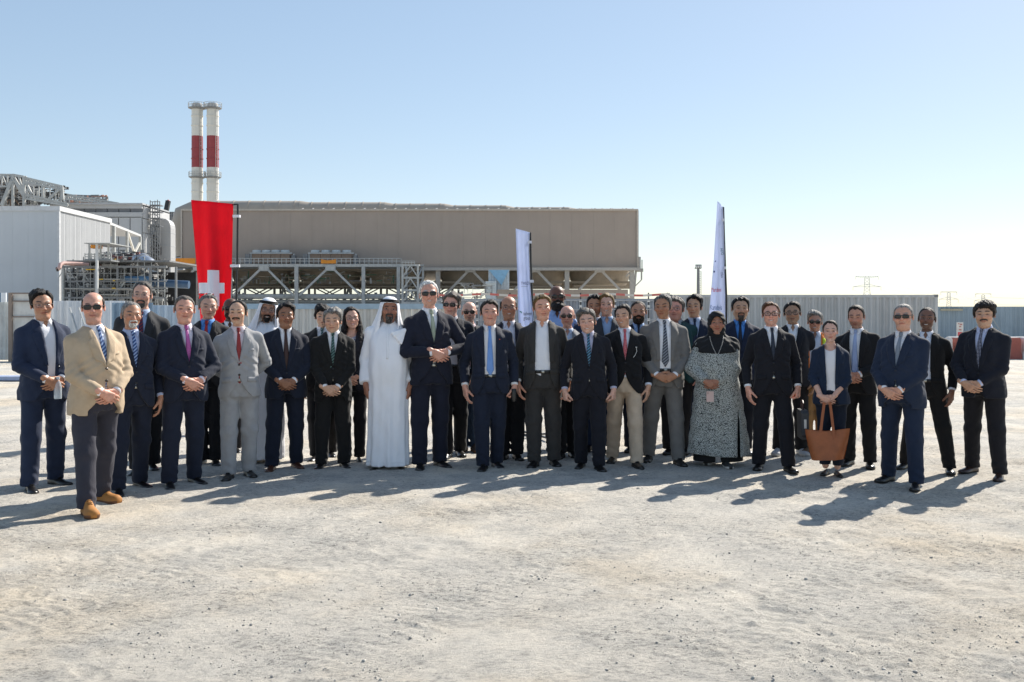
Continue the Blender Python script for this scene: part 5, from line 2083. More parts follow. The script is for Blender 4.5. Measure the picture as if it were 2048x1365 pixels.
def build_boiler_house():
    D = 128.0
    o = tuple(at(200, 633 + CH * FPX / D, D))
    t = thing('boiler_house', o, 'grey panelled boiler house with dark louvre strip behind the hall', 'building')
    z = lambda y: CH + (HZ - y) * D / FPX
    X = lambda x: (x - 1024) * D / FPX
    L, Rr = 100, 284
    MB(o).box((X(L), D + .3, 0), (X(Rr) - .1, D + 9.7, z(408) - .2)).build('wall', PANELCLAD, t)
    for a, b in zip(np.arange(L, Rr, 23.0), np.arange(L + 23, Rr + 1, 23.0)):
        for y0, y1 in ((700, 560), (560, 500), (500, 434)):
            MB(o).box((X(a), D, z(y0)), (X(b) - .12, D + .28, z(y1) - .12)).build('wall_panel', PANELCLAD, t)
        MB(o).box((X(a), D + .1, z(425)), (X(b) - .12, D + .29, z(417.5))).build('louvre', DKPANE, t)
    m = MB(o)
    m.box((X(L), D - .05, z(434)), (X(Rr), D + .28, z(425)))
    m.box((X(L), D - .05, z(417.5)), (X(Rr), D + .28, z(408)))
    m.box((X(L), D - .4, z(410)), (X(Rr) + .2, D + 9.7, z(407)))
    m.build('wall_band', PANELCLAD, t)
    # sunlit side wall going back
    x2 = at(302, 0, D + 12)
    lit = mat_plain('boiler_side_lit', (.56, .56, .56), .5, 0, .05, .3)  # paler copy of the front panels, sunlight put into the colour
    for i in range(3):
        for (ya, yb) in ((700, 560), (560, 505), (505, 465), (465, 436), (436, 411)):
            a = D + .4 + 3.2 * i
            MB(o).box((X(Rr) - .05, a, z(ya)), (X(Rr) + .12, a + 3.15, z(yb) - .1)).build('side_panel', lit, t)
    # taller grey block and round-cornered duct to its right
    D3 = 132.0
    t2 = thing('flue_duct', at(331, 633 + CH * FPX / D3, D3), 'grey flue duct with rounded shoulder beside the boiler house', 'duct')
    o2 = t2.location
    Y = lambda x, y: at(x, y, D3)
    prof_ = [Y(312, 640), Y(312, 437), Y(325, 437), Y(332, 438.6), Y(337.5, 443), Y(340.5, 450), Y(341.3, 457), Y(341.3, 640)]
    MB(o2).prism([(p.x, p.z) for p in prof_], D3, D3 + 1.9).build('duct_body', mat_plain('flue_grey', (.44, .44, .44), .5, 0, .05, .3), t2)
    for yy in (466, 492, 516):
        a = Y(311.8, yy)
        MB(o2).box((a.x, D3 - .06, a.z - .05), (Y(341.6, yy).x, D3 + 1.92, a.z + .05)).build('duct_seam', PANELCLAD, t2)
    b2 = thing('rear_block', at(330, 633 + CH * FPX / 172, 172), 'grey block seen between the flue duct and the tan building', 'building')
    p0, p1 = at(300, 640, 172), at(366, 470, 172)
    MB(b2.location).box((p0.x, 172, p0.z), (p1.x, 186, p1.z)).build('wall', mat_plain('rear_block_grey', (.40, .42, .45), .6), b2)
    # ladder tower with scaffolding
    s = thing('scaffold_tower', at(310, 633 + CH * FPX / 130, 130), 'scaffold stair tower in front of the boiler house corner', 'scaffold')
    os_ = s.location
    m = MB(os_)
    for dd in (129.4, 130.8):
        for x in (300.5, 305, 310, 315, 319.5):
            m.bar(at(x, 640, dd), at(x, 400 + (x % 3) * 2, dd), .09)
        for yy in np.arange(404, 520, 6.5):
            m.bar(at(300, yy, dd), at(320, yy, dd), .08)
        for q, yy in enumerate(np.arange(410, 515, 13)):
            m.bar(at(301, yy, dd), at(319, yy + 13, dd), .07)
    m.build('scaffold_frame', DKSTEEL, s)
    pl = MB(os_)
    for yy in (410.5, 424, 437, 452):
        a = at(300, yy, 129.5)
        pl.box((a.x, 129.5, a.z - .06), (at(320, yy, 129.5).x, 130.8, a.z + .06))
    pl.build('platform', DKPANE, s)
    dk = MB(os_)
    for i in range(14):
        r = random.Random(i)
        p = at(302 + r.uniform(0, 8), r.uniform(475, 522), 131 + r.uniform(0, .6))
        dk.box(tuple(p), (p.x + r.uniform(.3, .9), p.y + .5, p.z + r.uniform(.4, 1.2)))
    dk.build('valve_station', DARKEQ_SHADE, s, kind='stuff')
    # crane boom
    c = thing('crane', at(334, 633 + CH * FPX / 190, 190), 'dark crane boom poking up left of the tan building', 'crane')
    oc = c.location
    MB(oc).bar(at(332, 424, 190), at(336.5, 402, 190), .75).build('boom', DARKEQ_SHADE, c)
    MB(oc).bar(at(336, 404, 190), at(338.5, 401.5, 190), .5).build('boom_tip', REDP, c)
    MB(oc).box(tuple(at(325, 640, 190)), tuple(at(347, 424, 190) + Vector((0, 3, 0)))).build('base_block', DARKEQ_SHADE, c)
    lt = MB(oc)
    for x in np.arange(326, 350, 4):
        lt.bar(at(x, 455, 189), at(x, 424, 189), .16)
    for yy in np.arange(425, 455, 5):
        lt.bar(at(325, yy, 189), at(349, yy, 189), .14)
    lt.build('lattice', DKSTEEL, c)


def build_boiler_truss():
    D = 120.0
    t = thing('boiler_gantry', at(70, 633 + CH * FPX / D, D), 'tangle of steel trusses and pipework rising over the grey hall', 'steel structure')
    o = t.location
    P = lambda x, y, d=D: at(x, y, d)
    truss(o, t, P(-30, 349), P(26, 350), P(-30, 372), P(26, 374), 5, .15, GALV)
    truss(o, t, P(26, 350), P(48, 354), P(48, 389), P(48, 389.5), 2, .2, GALV)
    truss(o, t, P(48, 355), P(125, 373), P(48, 364), P(125, 380), 11, .16, GALV)
    truss(o, t, P(48, 388), P(135, 408), P(48, 397), P(135, 412), 12, .16, GALV)
    for a, b, w in (((26, 350), (26, 414), .28), ((48, 354), (48, 414), .28), ((124, 374), (126, 400), .28), ((24, 362), (4, 412), .40), ((50, 362), (64, 389), .25), ((118, 380), (98, 398), .25), ((85, 370), (85, 396), .2), ((28, 360), (46, 392), .22)):
        MB(o).bar(P(*a), P(*b), w).build('strut', GALV, t)
    for x in np.arange(56, 124, 11):
        MB(o).bar(P(x, 366 + (x - 48) * .2), P(x, 390 + (x - 48) * .24), .12).build('hanger', GALV, t)
    greeble(o, t, -20, 46, 352, 414, D + .5, D + 6, 420, 11, (DKSTEEL, DARKEQ_SHADE, GALV, mat_plain('rust_pipe', (.16, .11, .08), .6)), 'pipework')
    greeble(o, t, 46, 130, 372, 410, D + .5, D + 6, 260, 12, (DKSTEEL, DARKEQ_SHADE, GALV, DARKEQ_SHADE), 'pipework')
    m = MB(o)
    a, b = P(-40, 414, D + 6), P(36, 352, D + 6)
    m.box((a.x, D + 6, a.z), (b.x, D + 12, b.z))
    m.build('boiler_block', mat_plain('boiler_dark', (.075, .085, .10), .6, 0, .4, .8), t)
    # second, lower gantry
    D2 = 150.0
    t2 = thing('pipe_gantry', at(185, 633 + CH * FPX / D2, D2), 'low pipe gantry on the boiler house roof', 'steel structure')
    o2 = t2.location
    truss(o2, t2, at(128, 388, D2), at(238, 407, D2), at(128, 398, D2), at(238, 409, D2), 14, .16, GALV)
    truss(o2, t2, at(132, 391, D2 + 5), at(215, 394, D2 + 5), at(132, 407, D2 + 5), at(215, 407.5, D2 + 5), 9, .2, DKSTEEL)
    greeble(o2, t2, 130, 214, 391, 407, D2 + 1, D2 + 6, 170, 13, (DKSTEEL, GALV, DKSTEEL, mat_plain('salmon_pipe', (.5, .25, .18), .6)), 'pipework')


def build_pipe_rack():
    D = 80.0
    t = thing('pipe_rack', at(250, 633 + CH * FPX / D, D), 'crowded pipe rack with scaffolding beside the grey hall', 'pipe rack')
    o = t.location
    P = lambda x, y, d=D: at(x, y, d)
    for x in (126, 190, 235, 300, 352):
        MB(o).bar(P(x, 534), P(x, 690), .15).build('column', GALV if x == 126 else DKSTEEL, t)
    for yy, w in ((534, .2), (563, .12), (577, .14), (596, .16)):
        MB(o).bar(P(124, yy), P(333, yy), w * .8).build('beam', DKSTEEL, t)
    # scaffolding: verticals, ledgers, boards
    r = random.Random(21)
    for layer, dd in enumerate((D + .8, D + 2.6, D + 4.6, D + 7)):
        m = MB(o)
        for x in np.arange(127 + layer * 3, 335, 13.5 - layer * 1.1):
            m.bar(P(x, 690, dd), P(x + r.uniform(-.3, .3), r.uniform(510, 540) + layer * 2, dd), .055)
        for yy in np.arange(524 + layer * 3, 612, 11.5):
            xa = r.uniform(125, 180)
            m.bar(P(xa, yy, dd), P(r.uniform(260, 336), yy, dd), .055)
        for q in range(14):
            xa, ya = r.uniform(130, 320), r.uniform(530, 600)
            m.bar(P(xa, ya, dd), P(xa + r.choice((-14, 14)), ya + 22, dd), .05)
        m.build('scaffold', (GALV, DKSTEEL, DKSTEEL, DARKEQ_SHADE)[layer], t, kind='stuff')  # inner layers painted darker, as shade deepening into the rack
    greeble(o, t, 130, 335, 530, 612, D + 1, D + 9, 900, 31, (DKSTEEL, DARKEQ_SHADE, DARKEQ_SHADE, GALV, DARKEQ_SHADE, mat_plain('rack_white', (.55, .55, .55), .5), DKSTEEL), 'pipework')
    greeble(o, t, 190, 285, 505, 535, D + 2, D + 9, 260, 32, (DKSTEEL, GALV, DARKEQ_SHADE, DKSTEEL, mat_plain('rack_maroon', (.22, .08, .07), .6)), 'pipework')
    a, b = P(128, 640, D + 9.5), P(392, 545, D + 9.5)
    MB(o).box((a.x, D + 9.5, a.z), (b.x, D + 10, b.z)).build('interior_shade', DARKEQ_SHADE, t)  # dark sheet put in as the shade inside the rack
    a, b = P(126, 532, D), P(334, 530, D)
    MB(o).box((a.x, D + .6, a.z + .35), (b.x, D + 9.4, a.z + .47)).build('shade_roof', DKSTEEL, t)  # solid roof added over the rack to shade its inside
    # boards
    for xa, xb, yy in ((210, 240, 559), (168, 300, 579), (130, 262, 578), (196, 252, 590), (200, 290, 605)):
        A_, B_ = P(xa, yy, D - .1), P(xb, yy, D - .1)
        MB(o).box((A_.x, D - .2, A_.z - .03), (B_.x, D + .5, A_.z + .03)).build('scaffold_board', mat_plain('board', (.42, .40, .36), .7), t)
    # stair
    st = MB(o)
    st.bar(P(218, 600, D + .2), P(246, 560, D + .2), .1)
    st.bar(P(223, 602, D + .2), P(251, 562, D + .2), .1)
    for i in range(12):
        f = i / 11
        st.bar(P(218 + 28 * f, 600 - 40 * f, D + .2), P(223 + 28 * f, 602 - 40 * f, D + .2), .06)
    st.build('stair', GALV, t)
    yl = MB(o)
    for xa, xb, yy in ((172, 190, 539.5), (195, 206, 559), (224, 231, 577), (226, 230, 562), (228, 232, 519)):
        A_, B_ = P(xa, yy + .9, D - .25), P(xb, yy - .9, D - .25)
        yl.box((A_.x, D - .3, A_.z), (B_.x, D - .22, B_.z))
    yl.build('yellow_board', mat_plain('yellow_paint', (.70, .42, .03), .6), t)
    # foil-clad elbow and blue header
    e = MB(o)
    pts = [P(268, 528, D + 4), P(281, 524, D + 3), P(293, 532, D + 2.5), P(303, 546, D + 2.3), P(313, 553, D + 2.2)]
    e.tube(pts, [.55, .75, .80, .72, .3], 14)
    e.build('foil_elbow', FOIL, t, smooth=True)
    for f in range(5):
        p, q = pts[1].lerp(pts[3], f / 4), pts[1].lerp(pts[3], f / 4 + .03)
        MB(o).tube([p, q], .86, 14).build('elbow_band', FOIL, t)
    MB(o).tube([P(252, 559, D + 1.2), P(302, 559.5, D + 1.2)], .28, 12).build('blue_header', BLUEPIPE, t, smooth=True)
    MB(o).tube([P(300, 566, D + 2), P(378, 570, D + 2)], .33, 12).build('blue_header', mat_plain('deep_blue_pipe', (.05, .10, .18), .35), t, smooth=True)
    MB(o).tube([P(115, 539, D - 1.5), P(119, 536, D - 1.5), P(121, 529, D - 1.3), P(127, 527, D - 1), P(150, 528, D), P(178, 530, D + .5)], .16, 10).build('pink_pipe', PINKP, t, smooth=True)
    MB(o).tube([P(113, 539.5, D - 1.55), P(115, 539, D - 1.5)], .18, 10).build('pipe_end', BLACKP, t)
    # tall post with shelter on top
    s = thing('shelter_platform', P(194, 633 + CH * FPX / (D - 2), D - 2), 'small steel shelter on a pale post in front of the pipe rack', 'shelter')
    os_ = s.location
    MB(os_).bar(P(194, 690, D - 2), P(194, 488, D - 2), .17).build('post', mat_plain('pale_post', (.55, .56, .56), .5), s)
    for x in (179, 201, 217):
        MB(os_).bar(P(x, 520, D - 1), P(x, 489, D - 1), .13).build('post', GALV, s)
    A_, B_ = P(168, 487.5, D - 2.4), P(220, 486, D - 2.4)
    MB(os_).box((A_.x, D - 2.4, A_.z), (B_.x, D + 2, B_.z)).build('shelter_roof', GALV, s)
    A_, B_ = P(181, 497, D - .5), P(198, 488.5, D - .5)
    MB(os_).box((A_.x, D - .5, A_.z), (B_.x, D + .2, B_.z)).build('hoist', ORANGE, s)
    rl = MB(os_)
    for yy in (509, 514, 519):
        rl.bar(P(170, yy, D - 1), P(222, yy, D - 1), .07)
    for x in np.arange(170, 223, 6.5):
        rl.bar(P(x, 507, D - 1), P(x, 521, D - 1), .06)
    rl.build('railing', GALV, s)
    A_, B_ = P(168, 523, D - 1), P(224, 520, D - 1)
    MB(os_).box((A_.x, D - 1.2, A_.z), (B_.x, D + 2, B_.z)).build('platform', DKSTEEL, s)


def build_stair_tower():
    D = 140.0
    t = thing('stair_tower', at(826, 633 + CH * FPX / D, D), 'square lattice stair tower under the tan building', 'stair tower')
    o = t.location
    P = lambda x, y, d=D: at(x, y, d)
    for x, d in ((805, D), (836, D), (813, D + 4.4), (846, D + 4.4)):
        MB(o).bar(P(x, 690, d), P(x, 529, d), .28).build('column', GALV, t)
    for i, yy in enumerate((531, 556, 581, 606)):
        for p, q in (((805, D), (836, D)), ((836, D), (846, D + 4.4)), ((813, D + 4.4), (846, D + 4.4))):
            MB(o).bar(P(p[0], yy, p[1]), P(q[0], yy, q[1]), .26).build('beam', GALV, t)
        if i < 3:
            for s in ((805, 820.5), (836, 820.5)):
                MB(o).bar(P(s[0], yy + 24, D), P(s[1], yy + 1, D), .17).build('brace', GALV, t)
            MB(o).bar(P(836, yy + 24, D), P(846, yy, D + 4.4), .15).build('brace', GALV, t)
            st = MB(o)
            for dd in (D + 1, D + 2.5):
                st.bar(P(808, yy + 24, dd), P(834, yy + 2, dd), .16)
                st.bar(P(808, yy + 17, dd), P(834, yy - 5, dd), .07)
            st.build('stair_flight', DKSTEEL, t)
    rl = MB(o)
    for yy in (522.5, 526):
        rl.bar(P(805, yy), P(829, yy), .08)
    for x in np.arange(805, 830, 6):
        rl.bar(P(x, 522.5), P(x, 531), .07)
    rl.build('railing', GALV, t)


def build_hopper():
    D = 120.0
    t = thing('hopper_building', at(999, 633 + CH * FPX / D, D), 'pale blue hopper building with grey box under the tan building', 'hopper')
    o = t.location
    P = lambda x, y, d=D: at(x, y, d)
    wl = mat_plain('pale_blue_sheet', (.50, .57, .62), .5, weather=.1)
    for a in np.arange(977, 1019, 6):
        A_, B_ = P(a, 690), P(min(a + 6, 1019.5), 540)
        MB(o).box((A_.x, D, A_.z), (B_.x - .03, D + .2, B_.z)).build('wall_panel', wl, t)
    A_, B_ = P(977, 690), P(1019, 541)
    MB(o).box((A_.x + .1, D + .2, A_.z), (B_.x - .1, D + 6, B_.z)).build('wall', wl, t)
    p = [P(978, 541), P(1018, 541), P(1003, 571)]
    MB(o).prism([(q.x, q.z) for q in p], D - .5, D - .02).build('hopper_funnel', mat_plain('sky_blue_funnel', (.22, .42, .60), .5), t)
    A_, B_ = P(971, 690, D - 2), P(992, 563, D - 2)
    bx = MB(o).box((A_.x, D - 2, A_.z), (B_.x, D - .3, B_.z)).build('grey_box', mat_plain('pale_box', (.55, .59, .60), .5), t)
    for yy in (566, 571, 576, 581):
        A_, B_ = P(973, yy + 1.6, D - 2.1), P(990, yy, D - 2.1)
        MB(o).box((A_.x, D - 2.1, A_.z), (B_.x, D - 2, B_.z)).build('box_slat', mat_plain('box_slat', (.47, .51, .52), .5), bx)
    w = thing('low_wall', at(1120, 633 + CH * FPX / 118, 118), 'long low tan wall under the right of the tan building', 'wall')
    A_, B_ = at(994, 690, 118), at(1256, 579.5, 118)
    MB(w.location).box((A_.x, 118, 0), (B_.x, 119, B_.z)).build('wall', mat_plain('tan_wall', (.36, .29, .23), .7, weather=.1), w)
    sc_ = thing('scaffold', at(945, 633 + CH * FPX / 110, 110), 'small scaffold with pipes left of the pale blue hopper', 'scaffold')
    greeble(sc_.location, sc_, 912, 985, 566, 640, 108, 113, 130, 77, (GALV, DKSTEEL, DKSTEEL), 'scaffold_pipes')
    # pale cabin roofs far behind under the frame
    for i, (x0, x1, y0, y1, d) in enumerate(((545, 640, 603, 618, 210), (655, 735, 604, 618, 205))):
        c = thing('distant_shed', at((x0 + x1) / 2, 640, d), ('low beige shed far behind the frame on the left', 'low beige shed far behind the frame on the right')[i], 'shed')
        A_, B_ = at(x0, 650, d), at(x1, y0, d)
        MB(c.location).box((A_.x, d, 0), (B_.x, d + 8, B_.z)).build('wall', mat_plain('shed_beige', (.48, .42, .36), .7), c)
        MB(c.location).box((A_.x - .5, d - .5, B_.z), (B_.x + .5, d + 8.5, B_.z + .4)).build('roof', mat_plain('shed_roof', (.55, .53, .50), .7), c)


build_condenser()
build_coolers()
build_chimneys()
build_left_hall()
build_boiler_house()
build_boiler_truss()
build_pipe_rack()
build_stair_tower()
build_hopper()


# ------------------------------------------------------------------ fences, containers, barriers
def sheet_fence(name, label, x0, x1, ytop, D, period, depth, mat, npan, cat='fence', band=None, posts=True):
    a, b = at(x0, ytop, D), at(x1, ytop, D)
    t = thing(name, (a.x, D, 0), label, cat)
    o = (a.x, D, 0)
    xs = np.linspace(a.x, b.x, npan + 1)
    for p, q in zip(xs[:-1], xs[1:]):
        v, f = corrugated(p, q - .008, .04, a.z, D, depth, period)
        MB(o).add(v, f).build('fence_sheet', mat, t)
    if band:
        MB(o).box((a.x, D - .03, a.z - band[0]), (b.x, D - .004, a.z + .03)).build('top_band', band[1], t)
    if posts:
        for p in xs[::2]:
            MB(o).bar((p, D + .12, 0), (p, D + .12, a.z), .07).build('post', DKSTEEL, t)
    return t


def build_fences():
    sheet_fence('hoarding', 'white and pale blue corrugated hoarding behind the left of the group', 76, 250, 602, 36, .22, .085, FENCEW, 6)
    h2 = sheet_fence('hoarding', 'steel blue corrugated hoarding stepping back behind the pink tie', 224, 306, 606, 33.5, .24, .09, mat_plain('fence_blue_grey', (.24, .34, .44), .5, weather=.2), 3)
    m = MB(h2.location)
    for xa, xb in ((140, 148), (158, 168), (236, 224)):
        m.bar(at(xa, 612 + 4, 35.2), at(xb + 8, 668, 34.4), .05)
    m.build('stay_prop', GALV, h2)
    sheet_fence('hoarding', 'pale blue low fence behind the red flag', 300, 480, 611, 34, .25, .08, FENCEB, 6)
    sheet_fence('hoarding', 'beige corrugated hoarding with a blue top band in the middle', 470, 905, 609.5, 37, .27, .07, FENCEG, 16, band=(.17, mat_plain('band_blue', (.30, .40, .48), .5)))
    # gate with pale infill boards at far left
    D = 35.0
    t = thing('site_gate', at(45, 633 + CH * FPX / D, D), 'brown framed gate with white boards at the left edge', 'gate')
    o = t.location
    fr = mat_plain('gate_frame', (.26, .205, .17), .6, weather=.2)
    for x in (21.5, 82):
        MB(o).bar(at(x, 727, D), at(x, 586, D), .12).build('gate_post', fr, t)
    for yy in (587, 603, 634):
        MB(o).bar(at(21, yy, D), at(83, yy, D), .05).build('gate_rail', fr, t)
    for y0, y1 in ((602, 589), (633, 605), (726, 636)):
        a, b = at(26, y0, D + .05), at(81, y1, D + .05)
        MB(o).box((a.x, D + .05, max(.02, a.z)), (b.x, D + .08, b.z)).build('gate_board', mat_plain('gate_white', (.62, .62, .60), .6, weather=.15), t)
    f = sheet_fence('hoarding', 'pale ribbed hoarding with a blue panel at the far left edge', -120, 18, 604, 35.5, .16, .04, mat_plain('fence_silver', (.55, .58, .58), .45, weather=.25), 5)
    a, b = at(-60, 604.5, 35.4), at(14, 586, 35.4)
    s = MB(f.location)
    s.box((a.x, 35.36, a.z), (b.x - .2, 35.42, b.z))
    s.build('blue_sign', mat_plain('sign_blue', (.02, .13, .27), .5), f)
    s = MB(f.location)
    s.box((b.x - .2, 35.36, a.z), (b.x - .02, 35.42, b.z))
    s.build('sign_edge', FENCEW, f)
    # cable heap at the foot of the gate
    c = MB(at(20, 633 + CH * FPX / 33.5, 33.5))
    r = random.Random(4)
    for i in range(7):
        c.tube([at(-10 + 60 * k / 6, 736 + r.uniform(-5, 6), 33.5) + Vector((0, r.uniform(-.6, .4), 0)) for k in range(7)], .03, 5)
    ob = c.build('cable', mat_plain('grey_cable', (.16, .15, .14), .7), None, smooth=True)
    ob.location = at(20, 633 + CH * FPX / 33.5, 33.5)
    tag(ob, 'grey cables lying on the ground at the foot of the gate', 'cable')
    # blue-grey kerb strip on the ground at far left
    k = MB((at(0, 633, 25).x, 24.6, 0))
    y = 24.8
    k.box((-16.5, y, 0), (-10.6, y + .5, .10))
    ob = k.build('kerb_strip', mat_plain('kerb_blue', (.36, .42, .58), .6, weather=.1), None)
    ob.location = (at(0, 633, 25).x, 24.6, 0)
    tag(ob, 'low pale blue painted kerb on the ground at the left edge', 'kerb')


def container(label, x0, x1, ytop, D, mat, h=None, name='shipping_container', depth=2.44):
    a, b = at(x0, ytop, D), at(x1, ytop, D)
    t = thing(name, ((a.x + b.x) / 2, D, 0), label, 'shipping container', 'containers behind the group')
    o = t.location
    zt = a.z
    v, f = corrugated(a.x + .12, b.x - .12, .16, zt - .12, D + .01, .075, .28)
    MB(o).add(v, f).build('side_wall', mat, t)
    MB(o).box((a.x, D, zt - .12), (b.x, D + .1, zt)).build('top_rail', mat, t)
    MB(o).box((a.x, D, .02), (b.x, D + .1, .16)).build('bottom_rail', mat, t)
    for x in (a.x, b.x - .12):
        MB(o).box((x, D, .16), (x + .12, D + .12, zt - .12)).build('corner_post', mat, t)
    for x in (a.x - .01, b.x - .16):
        for z in (.0, zt - .105):
            MB(o).box((x, D - .012, z), (x + .17, D + .17, z + .115)).build('corner_casting', DKSTEEL, t)
    MB(o).box((a.x, D + .18, .1), (b.x, D + depth, zt - .02)).build('body', mat, t)


def build_yard():
    container('long grey corrugated container right of centre behind the banner flag', 1336, 1876, 590, 43, CONTG)
    container('grey container behind the barrier rails in the middle', 872, 1120, 598, 46, mat_plain('container_blue_grey', (.34, .36, .38), .5, weather=.25))
    container('grey container behind the barrier rails left of the long one', 1124, 1334, 598, 46.2, mat_plain('container_slate', (.32, .34, .37), .5, weather=.25))
    # scaffold rail barrier with tape in front of them
    D = 40.0
    t = thing('scaffold_barrier', at(1100, 633 + CH * FPX / D, D), 'scaffold tube barrier with red and white tape along its top', 'barrier')
    o = t.location
    pm = mat_plain('black_tube', (.035, .035, .04), .5)
    for x in (954, 1020, 1093, 1161, 1230, 1297, 1335, 885):
        MB(o).tube([at(x, 700, D), at(x, 586, D)], .028, 6).build('upright', pm, t, smooth=True)
        for yy in (602, 613, 640):
            p = at(x, yy, D)
            MB(o).box((p.x - .05, D - .06, p.z - .05), (p.x + .05, D + .03, p.z + .05)).build('coupler', mat_plain('coupler', (.60, .60, .58), .5), t)
    for yy in (601, 619, 640):
        MB(o).tube([at(872, yy, D - .05), at(1338, yy, D - .05)], .024, 6).build('rail', mat_plain('rail_tube', (.30, .31, .33), .5), t, smooth=True)
    tp = [MB(o), MB(o)]
    xs = np.arange(872, 1340, 18)
    for i, x in enumerate(xs):
        a, b = at(x, 588 + 1.5 * math.sin(i * .9), D - .08), at(x + 18, 588 + 1.5 * math.sin((i + 1) * .9), D - .08)
        tp[i % 2].add([a, b, b - Vector((0, 0, .085)), a - Vector((0, 0, .085)), a + Vector((0, .004, 0)), b + Vector((0, .004, 0)), b + Vector((0, .004, -.085)), a + Vector((0, .004, -.085))],
                      [(0, 3, 2, 1), (4, 5, 6, 7), (0, 1, 5, 4), (3, 7, 6, 2)])
    tp[0].build('red_tape', mat_plain('tape_red', (.50, .13, .11), .6), t)
    tp[1].build('white_tape', mat_plain('tape_white', (.55, .52, .48), .6), t)
    # site fence on the right
    f = sheet_fence('site_fence', 'steel blue corrugated site fence at the right edge', 1860, 2240, 613.5, 56, .30, .05, FENCED, 10)
    o = f.location
    MB(o).bar(at(1971, 616, 55.8), at(2001, 662, 55.6), .05).build('stay_prop', GALV, f)
    p, q = at(1881, 622, 55.9), at(1925, 618, 55.9)
    MB(o).box((p.x, 55.85, p.z), (q.x, 55.93, q.z)).build('name_strip', mat_plain('strip_beige', (.42, .38, .28), .6), f)
    # notice board
    D2 = 50.0
    s = thing('notice_sign', at(1920, 633 + CH * FPX / D2, D2), 'white notice with red lower panel in front of the blue fence', 'sign')
    p, q = at(1913.5, 674, D2), at(1926.5, 645, D2)
    MB(s.location).box((p.x, D2, p.z), (q.x, D2 + .03, q.z)).build('board', mat_plain('notice_white', (.62, .60, .57), .5), s)
    p, q = at(1915.5, 672.5, D2), at(1924.5, 664.5, D2)
    MB(s.location).box((p.x, D2 - .006, p.z), (q.x, D2 - .002, q.z)).build('red_panel', mat_plain('notice_red', (.50, .08, .09), .5), s)
    for i, (xa, xb, ya, yb) in enumerate(((1919.5, 1924.5, 651, 648), (1918, 1922.5, 655, 652.5), (1917.5, 1923, 661.5, 658.5), (1916, 1919, 649, 647))):
        p, q = at(xa, ya, D2), at(xb, yb, D2)
        MB(s.location).box((p.x, D2 - .006, p.z), (q.x, D2 - .002, q.z)).build('print_block', mat_plain('notice_print', (.42, .20, .18), .5), s)
    for x in (1914.5, 1925.5):
        MB(s.location).bar(at(x, 633 + CH * FPX / D2, D2 + .05), at(x, 645, D2 + .05), .04).build('leg', GALV, s)
    # water filled barriers
    D3 = 37.0
    spec = [(1896, 1908, 'w'), (1909, 1921, 'r'), (1922, 1962, 'w'), (1963, 2016, 'w'), (2017, 2045, 'r'), (2046, 2100, 'w')]
    for i, (x0, x1, c) in enumerate(spec):
        a, b = at(x0, 0, D3).x, at(x1 - .8, 0, D3).x
        lab = ('white barrier block at the left end of the row beside the dark suit', 'narrow red barrier block left of the broad man', 'white barrier block right of the narrow red one', 'white barrier block hidden mostly by the broad man', 'wide red barrier block right of the broad man', 'white barrier block cut by the right edge')[i]
        ob = MB(((a + b) / 2, D3, 0))
        ob.prism([(a, 0), (b, 0), (b, .16), (b - .04, .30), (b - .04, .74), (b - .07, .80), (a + .07, .80), (a + .04, .74), (a + .04, .30), (a, .16)], D3, D3 + .4)
        w = ob.build('road_barrier', mat_plain('barrier_red', (.36, .10, .075), .6, weather=.2) if c == 'r' else mat_plain('barrier_white', (.66, .62, .60), .6, weather=.2), None)
        w.location = ((a + b) / 2, D3, 0)
        tag(w, lab, 'barrier', 'red and white road barriers')
        for zq in (.32, .56):
            MB(w.location).box((a + .06, D3 - .02, zq), (b - .06, D3, zq + .05)).build('rib', w.data.materials[0], w)
    rr = MB(at(1960, 633 + CH * FPX / 42, 42))
    rr.box((at(1898, 0, 42).x, 42, .58), (at(2140, 0, 42).x, 42.25, .74))
    for x in np.arange(1900, 2140, 40):
        p = at(x, 0, 42)
        rr.box((p.x, 42.02, 0), (p.x + .12, 42.2, .58))
    ob = rr.build('guard_rail', mat_plain('guard_white', (.66, .67, .68), .5), None)
    ob.location = at(1960, 633 + CH * FPX / 42, 42)
    tag(ob, 'white guard rail behind the road barriers at the right', 'guard rail')


def build_mast():
    D = 130.0
    t = thing('light_mast', at(1397, 633 + CH * FPX / D, D), 'grey floodlight mast with a ladder left of the banner flag', 'light mast')
    o = t.location
    MB(o).tube([at(1396.5, 640, D), at(1396.5, 538, D)], [.26, .17], 8).build('mast', DKSTEEL, t, smooth=True)
    h = MB(o)
    h.box(tuple(at(1391.5, 537.5, D)), tuple(at(1403, 535.5, D) + Vector((0, .8, 0))))
    for x in (1391.5, 1395.2, 1399, 1402.5):
        h.bar(at(x, 536, D), at(x, 530, D), .09)
    h.bar(at(1391.5, 530.5, D), at(1402.5, 530.5, D), .12)
    h.build('lamp_frame', DKSTEEL, t)
    for x in (1393, 1397, 1401):
        p = at(x - 1.4, 534.5, D - .4)
        MB(o).box(tuple(p), tuple(at(x + 1.4, 531.5, D - .4) + Vector((0, .3, 0)))).build('floodlight', mat_plain('lamp_glass', (.55, .56, .56), .4), t)
    l = MB(o)
    for x in (1398.8, 1402.2):
        l.bar(at(x, 640, D), at(x, 543, D), .05)
    for yy in np.arange(543, 600, 3.6):
        l.bar(at(1398.8, yy, D), at(1402.2, yy, D), .05)
    l.build('ladder', DKSTEEL, t)


